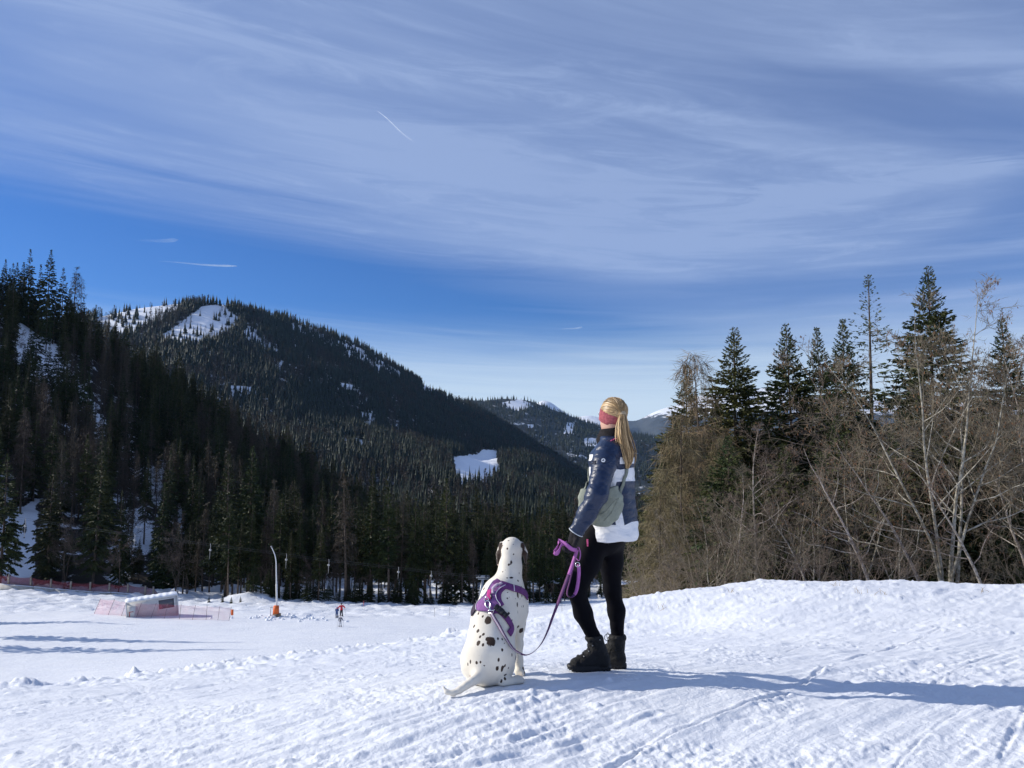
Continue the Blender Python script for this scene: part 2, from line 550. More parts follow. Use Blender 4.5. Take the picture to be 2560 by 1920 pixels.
quiet = [(FOOT_L, 0.22), (FOOT_R, 0.22), (DOG_SEAT, 0.22), (DOG_PAW, 0.12)]
def fore_z(x, y):
    x = np.asarray(x, float); y = np.asarray(y, float)
    d = fore_detail(x, y)
    k = np.ones_like(x)
    for c, r in quiet:
        k = np.minimum(k, 0.25 + 0.75 * smooth(r * 0.4, r * 1.6, np.hypot(x - c[0], y - c[1])))
    far = 1 + 0.5 * smooth(8, 14, y)
    crumb = 0.02 * fbm(x * 2.4, y * 2.4, 3, 61) * smooth(11, 15, y)
    return fore(x, y) + d * k * far + berm(x, y) + crumb

def build_fore():
    th_front = np.linspace(math.radians(-41), math.radians(41), 860)
    th_side = np.linspace(math.radians(41), math.radians(319), 64)[1:-1]
    th = np.concatenate([th_front, th_side])
    r = np.concatenate([[0.4, 0.9, 1.5, 2.1, 2.6], 1 / np.linspace(1 / 2.9, 1 / 21.0, 400), [22, 24, 27, 31, 36, 42, 50]])
    R_, T_ = np.meshgrid(r, th, indexing='ij')
    X = R_ * np.sin(T_); Y = R_ * np.cos(T_)
    Z = fore_z(X, Y)
    V = np.stack([X, Y, Z], -1).reshape(-1, 3)
    Fq = grid_faces(len(r), len(th), True)[:, ::-1]
    n = len(V)
    V = np.vstack([V, [[0, 0, float(fore(np.zeros(1), np.zeros(1))[0])]]])
    i = np.arange(len(th))
    cap = np.stack([np.full(len(th), n), (i + 1) % len(th), i], 1)
    me = new_mesh('snow_slope', V, [Fq, cap], True, [M_SNOW])
    obj('snow_slope', me, kind='structure', label='trodden snow slope in the foreground with grooming ridges and ski lines')
build_fore()

# the piste below
pp = Parr([(380, 1545, 107), (250, 1538, 107), (848, 1541, 113), (862, 1568, 97), (690, 1537, 111), (20, 1468, 150), (380, 1486, 148), (480, 1504, 142), (740, 1492, 148), (1000, 1500, 150), (1180, 1500, 152),
           (1400, 1487, 160), (1500, 1473, 168), (1640, 1462, 175), (0, 1562, 104), (0, 1640, 80), (450, 1680, 62), (0, 1725, 62), (1000, 1610, 82), (1200, 1580, 95), (1600, 1522, 122), (600, 1580, 95)])
pp = list(pp) + [np.array(p) for p in ((-150, 150, -22), (-150, 80, -15), (-40, 0, -11), (40, 0, -11), (60, 120, -22), (80, 170, -28), (-220, 120, -18))]
piste = TPS(pp, 1e-3)
def piste_z(x, y):
    x = np.asarray(x, float); y = np.asarray(y, float)
    z = piste(x, y)
    rough = smooth(112, 122, y + 0.10 * (x + 50)) * (1 - smooth(-8, 10, x)) + smooth(-70, -78, x) * smooth(104, 112, y)
    z = z + np.clip(rough, 0, 1) * (0.35 * fbm(x * 0.45, y * 0.45, 4, 71, 0.6) + 0.14 * fbm(x * 1.6, y * 1.6, 2, 73))
    z = z + 0.05 * fbm(x * 0.16, y * 0.16, 3, 75)
    # banks at the wood's edge
    z = z + smooth(138, 150, y) * 0.7 * fbm(x * 0.15, y * 0.15, 3, 77)
    bx, by = P(620, 1490, 140)[:2]
    z = z + 1.6 * np.exp(-(((x - bx) / 4.5) ** 2 + ((y - by) / 3.0) ** 2))
    # pushed-up snow round the snow lance
    lx, ly = P(690, 1537, 111)[:2]
    z = z + 0.5 * np.exp(-(((x - lx - 3) / 5.0) ** 2 + ((y - ly) / 2.2) ** 2)) * (0.6 + fbm(x * 0.9, y * 0.9, 3, 79))
    return z
def build_piste():
    x = np.linspace(-260, 150, 560); y = np.concatenate([np.linspace(-30, 55, 40), np.linspace(56, 215, 330)])
    X, Y = np.meshgrid(x, y)
    Z = piste_z(X, Y)
    V = np.stack([X, Y, Z], -1).reshape(-1, 3)
    me = new_mesh('ski_piste', V, [grid_faces(len(y), len(x))], True, [M_PISTE])
    obj('ski_piste', me, kind='structure', label='wide groomed ski piste below the foreground slope')
build_piste()

# lofted hills: rows of (pixel x, pixel y, distance), from foot to crest and beyond
def resample(row, n):
    row = np.asarray(row, float)
    p = Parr(row)
    t = np.concatenate([[0], np.cumsum(np.linalg.norm(np.diff(p[:, :2], axis=0), axis=1))])
    t /= t[-1]
    s = np.linspace(0, 1, n)
    o = np.stack([np.interp(s, t, p[:, k]) for k in range(3)], 1)
    k = max(3, n // 40) | 1                      # round the corners
    pad = np.pad(o, ((k // 2, k // 2), (0, 0)), mode='edge')
    ker = np.hanning(k + 2)[1:-1]; ker /= ker.sum()
    o2 = np.stack([np.convolve(pad[:, j], ker, 'valid') for j in range(3)], 1)
    return o2
def loft(name, rows, ncol, per, amp, scale, seed, material, label, snow_fn=None, edge_keep=None, sun_tilts=None):
    R_ = [resample(r, ncol) if not isinstance(r, np.ndarray) else r for r in rows]
    out = []; tag_ = []
    for i in range(len(R_) - 1):
        for k in range(per[i]):
            s = k / per[i]
            out.append(R_[i] * (1 - s) + R_[i + 1] * s); tag_.append(i + s)
    out.append(R_[-1]); tag_.append(len(R_) - 1)
    G = np.array(out)
    nz = amp * fbm(G[..., 0] / scale, G[..., 1] / scale, 5, seed, 0.55)
    tg = np.array(tag_)[:, None]
    if edge_keep is not None:
        nz = nz * np.interp(tg, edge_keep[0], edge_keep[1])
    G[..., 2] += nz
    for cx_, cy_, sg, k_ in (sun_tilts or ()):       # ground reshaped to tilt towards the sun, so the clearings look brighter
        G[..., 2] += k_ * (G[..., 0] - cx_) * np.exp(-((G[..., 0] - cx_) ** 2 + (G[..., 1] - cy_) ** 2) / (2 * sg * sg))
    me = new_mesh(name, G.reshape(-1, 3), [grid_faces(G.shape[0], G.shape[1])], True, [material])
    sn = snow_fn(G) if snow_fn else np.zeros(G.shape[:2])
    attr(me, 'snow', sn.ravel())
    o = obj(name, me, kind='structure', label=label)
    return G
def to_px(p):
    p = np.asarray(p, float)
    y = p[..., 1]; z = p[..., 2] - CAM_Z
    f = y * _ct + z * _st; v = -y * _st + z * _ct
    f = np.where(np.abs(f) < 1e-3, 1e-3, f)
    return CX + F_PX * p[..., 0] / f, CY - F_PX * v / f
def in_poly(x, y, poly):
    poly = np.asarray(poly, float)
    ins = np.zeros(np.shape(x), bool)
    j = len(poly) - 1
    for i in range(len(poly)):
        xi, yi = poly[i]; xj, yj = poly[j]
        c = ((yi > y) != (yj > y)) & (x < (xj - xi) * (y - yi) / (yj - yi + 1e-12) + xi)
        ins ^= c
        j = i
    return ins

def row_drop(row, dd, dz):
    o = np.array([P(*r) for r in row]); d = o[:, :2] / np.linalg.norm(o[:, :2], axis=1)[:, None]
    o[:, :2] += d * dd; o[:, 2] += dz
    return o
def rs3(p, n):
    t = np.concatenate([[0], np.cumsum(np.linalg.norm(np.diff(p[:, :2], axis=0), axis=1))]); t /= t[-1]
    s = np.linspace(0, 1, n)
    return np.stack([np.interp(s, t, p[:, k]) for k in range(3)], 1)

# the dark wooded hillside on the left
hs_foot = [(-1500, 1430, 150), (-900, 1440, 152), (-400, 1450, 153), (0, 1462, 154), (380, 1478, 156), (600, 1490, 158), (800, 1496, 164), (1000, 1500, 170), (1250, 1492, 175), (1500, 1475, 180), (1750, 1462, 185)]
hs_mid = [(-1500, 700, 215), (-900, 830, 215), (-400, 990, 212), (0, 1120, 215), (190, 1180, 222), (380, 1240, 232), (560, 1300, 240), (750, 1370, 245), (950, 1430, 250), (1250, 1455, 255), (1500, 1450, 260), (1750, 1445, 262)]
hs_crest = [(-1500, 150, 300), (-900, 330, 290), (-400, 590, 285), (0, 785, 290), (190, 885, 305), (300, 950, 320), (430, 1015, 345), (560, 1085, 365), (700, 1190, 380), (850, 1290, 390), (1000, 1360, 395), (1250, 1420, 400), (1500, 1425, 400), (1750, 1425, 400)]
NC = 260
g0 = rs3(row_drop(hs_foot, -14, 0.0), NC); g0[:, 2] = piste(g0[:, 0], g0[:, 1]) - 0.7
def hs_snow(G):
    x, y = to_px(G)
    s = 0.30 + 0 * x
    s += 0.7 * in_poly(x, y, [(20, 800), (120, 830), (200, 960), (260, 1050), (300, 1130), (240, 1160), (150, 1040), (60, 930)])
    s += 0.6 * in_poly(x, y, [(0, 1300), (90, 1250), (80, 1470), (0, 1470)])
    s += 0.5 * in_poly(x, y, [(310, 1280), (370, 1270), (390, 1380), (320, 1400)])
    s += 0.35 * in_poly(x, y, [(280, 1080), (470, 1090), (500, 1300), (440, 1330), (330, 1180)])
    return s
HS = loft('wooded_hillside', [g0, hs_foot, hs_mid, hs_crest, rs3(row_drop(hs_crest, 90, -35), NC), rs3(row_drop(hs_crest, 240, -110), NC)], NC, [3, 26, 36, 12, 6], 5.0, 55.0, 91, M_FLOOR,
          'steep shaded hillside under dark forest rising left of the piste', hs_snow, ([0, 1, 1.6, 3, 5], [0, 0.15, 1, 0.8, 1]))

# the broad wooded mountain
mt_ridge = [(-700, 960, 1400), (-300, 900, 1450), (0, 850, 1500), (200, 797, 1600), (280, 787, 1640), (330, 772, 1660), (400, 764, 1680), (450, 759, 1700), (530, 757, 1720), (600, 772, 1760), (700, 797, 1830), (800, 827, 1930), (900, 863, 2060),
            (1000, 925, 2250), (1060, 962, 2400), (1110, 990, 2520), (1200, 1024, 2650), (1300, 1087, 2750), (1400, 1150, 2800), (1480, 1200, 2800), (1600, 1265, 2800), (1800, 1330, 2800)]
mt_foot = [(-700, 1420, 430), (-300, 1420, 440), (0, 1420, 450), (450, 1410, 480), (700, 1400, 500), (1000, 1390, 530), (1300, 1370, 600), (1500, 1360, 650), (1800, 1350, 700)]
mt_low = [(-700, 1300, 700), (-300, 1290, 720), (0, 1280, 740), (450, 1255, 800), (700, 1240, 840), (1000, 1225, 900), (1160, 1215, 960), (1300, 1235, 1050), (1500, 1270, 1150), (1800, 1310, 1200)]
mt_mid = [(-700, 1120, 1050), (-300, 1090, 1080), (0, 1060, 1120), (450, 1000, 1220), (700, 1020, 1290), (900, 1060, 1400), (1000, 1095, 1480), (1160, 1130, 1600), (1300, 1180, 1720), (1500, 1240, 1800), (1800, 1300, 1850)]
clear = [  # open snowfields among the trees: polygon in the photograph and how open
    ([(235, 800), (330, 768), (420, 758), (450, 760), (455, 770), (405, 797), (345, 825), (300, 845), (250, 830)], 0.91),
    ([(395, 845), (455, 806), (505, 766), (555, 760), (600, 800), (560, 840), (500, 862), (440, 858)], 0.95),
    ([(560, 800), (640, 820), (690, 870), (720, 930), (690, 930), (640, 870)], 0.55),
    ([(690, 800), (780, 815), (860, 830), (900, 860), (860, 880), (760, 840)], 0.55),
    ([(830, 850), (900, 870), (1000, 930), (1010, 955), (920, 920), (860, 890)], 0.80),
    ([(1050, 945), (1100, 955), (1115, 985), (1060, 985)], 0.95),
    ([(1110, 985), (1160, 1000), (1170, 1020), (1120, 1012)], 0.7),
    ([(570, 965), (655, 968), (660, 985), (575, 990)], 0.9),
    ([(845, 955), (895, 965), (900, 985), (850, 980)], 0.85),
    ([(850, 1096), (905, 1100), (945, 1130), (900, 1128), (855, 1115)], 0.98),
    ([(1128, 1142), (1195, 1136), (1205, 1124), (1240, 1126), (1246, 1165), (1262, 1190), (1230, 1215), (1140, 1218)], 1.0),
    ([(1290, 1185), (1330, 1190), (1330, 1212), (1292, 1206)], 1.0),
    ([(1010, 1218), (1085, 1225), (1085, 1258), (1050, 1250)], 0.9),
    ([(1125, 1262), (1155, 1272), (1150, 1285), (1128, 1278)], 0.9),
    ([(900, 1030), (940, 1028), (945, 1080), (910, 1085)], 0.7),
]
def mt_clear(x, y):
    c = np.zeros(np.shape(x))
    for poly, o in clear:
        c = np.maximum(c, o * in_poly(x, y, poly))
    return c
def mt_snow(G):
    x, y = to_px(G)
    return 0.32 + 0.68 * mt_clear(x, y)
NM = 520
MT = loft('wooded_mountain', [mt_foot, mt_low, mt_mid, mt_ridge, rs3(row_drop(mt_ridge, 180, -60), NM), rs3(row_drop(mt_ridge, 700, -420), NM)], NM, [40, 70, 110, 6, 6], 26.0, 330.0, 131, M_MOUNT,
          'broad forested mountain with snowy clearings under its summit', mt_snow, ([0, 1, 2, 2.7, 3, 4], [0.3, 0.5, 0.8, 0.35, 0.10, 0.3]),
          [(P(1195, 1165, 1520)[0], 1520.0, 95.0, 0.62), (P(895, 1112, 1480)[0], 1480.0, 50.0, 0.35), (P(1310, 1198, 1650)[0], 1650.0, 50.0, 0.40), (P(1050, 1235, 900)[0], 900.0, 40.0, 0.35)])

# the second ridge beyond the valley
rd_top = [(1000, 1010, 4300), (1120, 1008, 4300), (1180, 1000, 4350), (1215, 1002, 4400), (1260, 996, 4450), (1320, 1000, 4500), (1360, 1016, 4550), (1420, 1038, 4600), (1480, 1060, 4700), (1530, 1078, 4750), (1600, 1086, 4800), (1680, 1100, 4800), (1800, 1105, 4800), (2100, 1110, 4800), (2600, 1110, 4800), (3200, 1110, 4800)]
rd_mid = [(1000, 1150, 3300), (1260, 1130, 3400), (1420, 1140, 3500), (1600, 1150, 3600), (1800, 1160, 3600), (2600, 1160, 3600), (3200, 1160, 3600)]
rd_low = [(1000, 1290, 2300), (1260, 1280, 2400), (1420, 1270, 2500), (1600, 1260, 2500), (1800, 1260, 2500), (2600, 1250, 2500), (3200, 1250, 2500)]
rclear = [([(1255, 1008), (1300, 998), (1330, 1012), (1325, 1020), (1290, 1028), (1270, 1022)], 1.0), ([(1415, 1060), (1440, 1052), (1432, 1080), (1415, 1085)], 0.9), ([(1460, 1095), (1495, 1098), (1495, 1118), (1460, 1114)], 0.85),
          ([(1325, 1062), (1335, 1062), (1335, 1070), (1325, 1070)], 1.0)]
def rd_clear(x, y):
    c = np.zeros(np.shape(x))
    for poly, o in rclear:
        c = np.maximum(c, o * in_poly(x, y, poly))
    return c
RD = loft('wooded_ridge', [rd_low, rd_mid, rd_top, rs3(row_drop(rd_top, 500, -250), 240), rs3(row_drop(rd_top, 1500, -700), 240)], 240, [30, 60, 5, 5], 45.0, 700.0, 171, M_MID,
          'bluish wooded ridge beyond the valley with one bright clearing', lambda G: 0.25 + 0.75 * rd_clear(*to_px(G)), ([0, 1, 1.8, 2, 4], [0.5, 1, 0.4, 0.05, 0.2]))

# the high snowy range
def range_material():
    m = bpy.data.materials.new('alpine_rock_and_snow')
    m.use_nodes = True
    t = m.node_tree; L = t.links.new
    b = t.nodes['Principled BSDF']
    b.inputs['Roughness'].default_value = 0.8
    tc = N(t, 'ShaderNodeTexCoord')
    n1 = N(t, 'ShaderNodeTexNoise', ins={'Scale': 0.004, 'Detail': 9.0, 'Roughness': 0.75})
    L(tc.outputs['Object'], n1.inputs[0])
    at = N(t, 'ShaderNodeAttribute', attribute_name='snow')
    s = math_node(t, 'ADD', math_node(t, 'MULTIPLY_ADD', n1.outputs[0], 1.5, -0.75), at.outputs['Fac'])
    mx = N(t, 'ShaderNodeMix', data_type='RGBA')
    L(sstep(t, s, 0.42, 0.56), mx.inputs[0])
    mx.inputs[6].default_value = (0.05, 0.058, 0.062, 1)
    mx.inputs[7].default_value = (0.86, 0.88, 0.92, 1)
    L(mx.outputs[2], b.inputs['Base Color'])
    bp = N(t, 'ShaderNodeBump', ins={'Strength': 0.7, 'Distance': 60.0})
    L(n1.outputs[0], bp.inputs['Height']); L(bp.outputs[0], b.inputs['Normal'])
    return m
M_RANGE = range_material()
fr_top = [(900, 1100, 11000), (1250, 1050, 11000), (1320, 1030, 11000), (1345, 1003, 11000), (1365, 997, 11000), (1385, 1010, 11000), (1405, 1028, 11000), (1440, 1046, 11500), (1465, 1036, 11500), (1490, 1041, 11500), (1530, 1052, 11500), (1565, 1050, 11500), (1590, 1055, 11500), (1625, 1034, 11500),
          (1660, 1020, 11500), (1700, 1012, 11500), (1760, 985, 11800), (1830, 968, 12000), (1905, 972, 12000), (1935, 962, 12000), (2050, 992, 12000), (2300, 1005, 12000), (2560, 1012, 12000), (3200, 1050, 12000)]
fr_low = [(900, 1200, 8200), (1300, 1180, 8200), (1600, 1170, 8200), (1900, 1170, 8200), (2500, 1170, 8200), (3200, 1170, 8200)]
def fr_snow(G):
    z = G[..., 2]
    x, y = to_px(G)
    base = smooth(350, 900, z) * 1.0
    base = base + 0.45 * smooth(1560, 1480, x)
    return base
FR = loft('snowy_range', [fr_low, fr_top, rs3(row_drop(fr_top, 2500, -900), 300)], 300, [60, 10], 190.0, 1500.0, 211, M_RANGE,
          'distant snow-covered mountain range on the horizon', fr_snow, ([0, 0.7, 1, 2], [1, 0.8, 0.03, 1]))

# valley floor and land to the horizon
g = Geo()
n_ = 60
xs = np.linspace(-17000, 17000, n_)
X, Y = np.meshgrid(xs, xs)
g.add(np.stack([X, Y, np.full_like(X, -190.0)], -1).reshape(-1, 3), grid_faces(n_, n_))
gm = g.mesh('ground', M_MID)
attr(gm, 'snow', np.full(len(gm.vertices), 0.5))
obj('ground', gm, kind='structure', label='snowy valley floor reaching to the horizon')
# ------------------------------------------------------------------ trees
def foliage(name, c1, c2, rand=0.25, vscale=0.6, transl=0.0):
    m = mat(name, c1, 0.65, 0.2, col2=c2, vscale=vscale, rand=rand)
    return m
M_NEEDLE = foliage('spruce_needles', (0.019, 0.029, 0.010), (0.054, 0.063, 0.019))
M_NEEDLE_N = foliage('near_spruce_needles', (0.034, 0.052, 0.018), (0.085, 0.088, 0.026), 0.18, 0.9)
M_NEEDLE_FAR = foliage('far_spruce_needles', (0.011, 0.019, 0.012), (0.020, 0.028, 0.015), 0.35, 0.2)
M_LARCH = foliage('larch_twigs', (0.076, 0.058, 0.039), (0.052, 0.042, 0.031), 0.25)
M_LARCH_N = foliage('near_larch_twigs', (0.205, 0.160, 0.082), (0.130, 0.110, 0.062), 0.12, 1.2)
M_LARCH_FAR = foliage('far_larch_twigs', (0.050, 0.039, 0.028), (0.036, 0.030, 0.024), 0.3, 0.2)
M_BARE_FAR = foliage('far_bare_twigs', (0.046, 0.039, 0.036), (0.036, 0.030, 0.028), 0.25, 0.2)
M_BARK = mat('grey_brown_bark', (0.135, 0.105, 0.082), 0.9, 0.1, var=0.5, vscale=3.0, bump=0.5, bscale=14)
M_ALDER = mat('pale_alder_bark', (0.44, 0.40, 0.345), 0.85, 0.15, col2=(0.15, 0.125, 0.10), vscale=9.0, bump=0.4, bscale=30, rand=0.12)
M_TWIG = mat('alder_twigs', (0.200, 0.160, 0.122), 0.85, 0.15, col2=(0.105, 0.084, 0.064), vscale=1.5, rand=0.15)
M_TWIG_MID = mat('bare_twigs', (0.13, 0.105, 0.085), 0.85, 0.1, col2=(0.085, 0.068, 0.058), vscale=1.0, rand=0.2)
M_CATKIN = mat('catkins', (0.20, 0.105, 0.055), 0.85, 0.1, col2=(0.13, 0.075, 0.045), vscale=2.0)

def norm(v):
    return v / (np.linalg.norm(v, axis=-1, keepdims=True) + 1e-12)
def rhombs(g, p, d, L, w, R, mi=0, mid=0.45):
    """thin pointed leaves at p along d, random roll"""
    n = len(p)
    d = norm(d)
    rnd = R.normal(size=(n, 3))
    s = norm(np.cross(d, rnd))
    L = np.broadcast_to(L, (n,))[:, None]; w = np.broadcast_to(w, (n,))[:, None]
    V = np.stack([p, p + d * L * mid + s * w * 0.5, p + d * L, p + d * L * mid - s * w * 0.5], 1).reshape(-1, 3)
    g.add(V, np.arange(4 * n).reshape(n, 4), mi)

def make_spruce(seed, H, Rb, nb, per, leafL, leafW, droop=0.45, bare=0.06, sparse_top=0.0, upturn=0.25, mat_n=None, trunk_r=None, dead=0.0):
    """returns (trunk mesh, crown mesh)"""
    R = np.random.default_rng(seed)
    mat_n = mat_n or M_NEEDLE
    tg = Geo()
    zt = np.linspace(0, H * 0.985, 9)
    tr = trunk_r or H * 0.011
    lean = np.stack([0.012 * H * np.sin(zt / H * 2 + seed), 0.012 * H * np.cos(zt / H * 1.6 + seed * 2) - 0.012 * H * math.cos(seed * 2), zt], 1)
    lean[:, :2] -= lean[0, :2]
    tg.tube(lean, tr * (1 - zt / H * 0.93), 7)
    def axis(z):
        return np.stack([np.interp(z, zt, lean[:, 0]), np.interp(z, zt, lean[:, 1])], 1)
    t = np.sort(bare + (1 - bare) * R.random(nb) ** 0.92)
    t = 0.88 * t + 0.12 * (np.round(t * nb / 8) / (nb / 8))             # loose whorls
    t = np.clip(t, bare, 0.992)
    az = np.arange(nb) * 2.39996 + R.normal(0, 0.35, nb)
    prof = (1 - t) ** (0.86 + 0.25 * smooth(0.7, 1.0, t))
    prof = prof * (0.35 + 0.65 * smooth(bare - 0.02, bare + 0.18, t))
    L = Rb * prof * R.uniform(0.62, 1.12, nb) + 0.006 * H
    z0 = t * H
    up = np.interp(t, [0, 0.35, 0.8, 1.0], [-0.25, -0.12, 0.35, 1.1])
    dr = droop * np.interp(t, [0, 0.5, 1], [1.2, 0.9, 0.25])
    g = Geo()
    base = np.concatenate([axis(z0), z0[:, None]], 1)
    dirh = np.stack([np.cos(az), np.sin(az), 0 * az], 1)
    lat = np.stack([-np.sin(az), np.cos(az), 0 * az], 1)
    def at(i, s):
        zz = L[i] * (up[i] * s - dr[i] * s * s + (upturn * dr[i]) * s ** 4)
        p = base[i] + dirh[i] * (L[i] * s)[:, None]
        p[:, 2] += zz
        tz = up[i] - 2 * dr[i] * s + 4 * upturn * dr[i] * s ** 3
        tan = norm(dirh[i] + np.array((0, 0, 1.0)) * tz[:, None])
        return p, tan
    # branch wood, as thin blades
    for k in range(3):
        i = np.arange(nb)
        p, tan = at(i, np.full(nb, k / 3.0)); q, _ = at(i, np.full(nb, (k + 1) / 3.0))
        rhombs(g, p, q - p, np.linalg.norm(q - p, axis=1) * 1.1, 0.012 + 0.02 * L / Rb, R, 1, 0.3)
    cnt = np.maximum(3, (per * L / Rb * R.uniform(0.8, 1.2, nb))).astype(int)
    thin = np.where(t > 1 - sparse_top, 0.4, 1.0)
    cnt = np.maximum(2, (cnt * thin)).astype(int)
    idx = np.repeat(np.arange(nb), cnt)
    s = 0.10 + 0.90 * R.random(len(idx)) ** 0.75
    p, tan = at(idx, s)
    side = R.choice((-1.0, 1.0), len(idx))
    ang = R.uniform(0.35, 1.05, len(idx))
    d = tan * np.cos(ang)[:, None] + lat[idx] * (np.sin(ang) * side)[:, None]
    d[:, 2] += R.normal(-0.18, 0.22, len(idx))
    ll = leafL * (0.55 + 0.6 * R.random(len(idx))) * (0.16 + 0.84 * np.minimum(L[idx] / Rb * 1.25, 1)) * (1.15 - 0.5 * s)
    lw = leafW * (0.5 + 0.5 * np.minimum(L[idx] / Rb * 1.6, 1))
    rhombs(g, p, d, ll, lw * R.uniform(0.7, 1.3, len(idx)), R)
    # hanging sprays under the boughs
    k = R.random(len(idx)) < 0.45
    d2 = tan[k] * 0.5 + np.array((0, 0, -0.75)) + R.normal(0, 0.25, (k.sum(), 3))
    rhombs(g, p[k], d2, ll[k] * 0.8, lw[k] * 0.8, R)
    # shoots pointing out at the tip of every bough and up at the leader
    p, tan = at(np.arange(nb), np.full(nb, 0.93))
    rhombs(g, p, tan, leafL * (0.12 + 0.7 * L / Rb), leafW * 0.5, R)
    top = np.array([(axis(np.array([H * 0.95]))[0][0], axis(np.array([H * 0.95]))[0][1], H * 0.95)])
    rhombs(g, np.repeat(top, 3, 0), np.array([(0, 0, 1.0), (0.1, 0, 1), (0, 0.1, 1)]), H * 0.055, leafW * 0.5, R)
    return tg.mesh('spruce_trunk', M_BARK), g.mesh('spruce_crown', [mat_n, M_BARK], False)

def make_larch(seed, H, Rb, nb, per, strandL, strandW, bare=0.12, mat_n=None):
    R = np.random.default_rng(seed)
    mat_n = mat_n or M_LARCH
    tg = Geo()
    zt = np.linspace(0, H * 0.985, 9)
    lean = np.stack([0.015 * H * np.sin(zt / H * 2.2 + seed), 0.01 * H * np.sin(zt / H * 2.9 + seed), zt], 1)
    lean[:, :2] -= lean[0, :2]
    tg.tube(lean, H * 0.010 * (1 - zt / H * 0.93), 7)
    t = np.sort(bare + (1 - bare) * R.random(nb) ** 0.9)
    t = np.clip(t, bare, 0.985)
    az = np.arange(nb) * 2.39996 + R.normal(0, 0.4, nb)
    L = Rb * ((1 - t) ** 0.75) * (0.5 + 0.5 * smooth(bare, bare + 0.25, t)) * R.uniform(0.5, 1.15, nb) + 0.012 * H
    z0 = t * H
    base = np.stack([np.interp(z0, zt, lean[:, 0]), np.interp(z0, zt, lean[:, 1]), z0], 1)
    dirh = np.stack([np.cos(az), np.sin(az), 0 * az], 1)
    lat = np.stack([-np.sin(az), np.cos(az), 0 * az], 1)
    up = np.interp(t, [0, 0.5, 1], [0.0, 0.12, 0.9]); dr = np.interp(t, [0, 0.6, 1], [0.75, 0.6, 0.3])
    def at(i, s):
        p = base[i] + dirh[i] * (L[i] * s)[:, None]
        p[:, 2] += L[i] * (up[i] * s - dr[i] * s * s + 0.42 * dr[i] * s ** 4)
        return p
    g = Geo()
    for i in range(nb):
        s = np.linspace(0, 1, 6)
        g.tube(at(np.full(6, i), s), (0.010 + 0.018 * L[i] / Rb) * (1 - 0.8 * s) * (H / 16) ** 0.5, 3, 1, False)
    cnt = np.maximum(3, per * L / Rb * R.uniform(0.7, 1.3, nb)).astype(int)
    idx = np.repeat(np.arange(nb), cnt)
    s = 0.12 + 0.88 * R.random(len(idx)) ** 0.8
    p = at(idx, s)
    p = p + lat[idx] * (R.normal(0, 0.10, len(idx)) * L[idx])[:, None]
    d = np.array((0, 0, -1.0)) * R.uniform(0.3, 1.2, len(idx))[:, None] + dirh[idx] * 0.25 + R.normal(0, 0.35, (len(idx), 3))
    rhombs(g, p, d, strandL * R.uniform(0.4, 1.2, len(idx)), strandW, R)
    k = R.random(len(idx)) < 0.4
    d = lat[idx[k]] * R.choice((-1.0, 1.0), k.sum())[:, None] + dirh[idx[k]] * 0.6 + R.normal(0, 0.3, (k.sum(), 3))
    rhombs(g, p[k], d, strandL * 0.8, strandW * 0.8, R)
    return tg.mesh('larch_trunk', M_BARK), g.mesh('larch_crown', [mat_n, M_BARK], False)

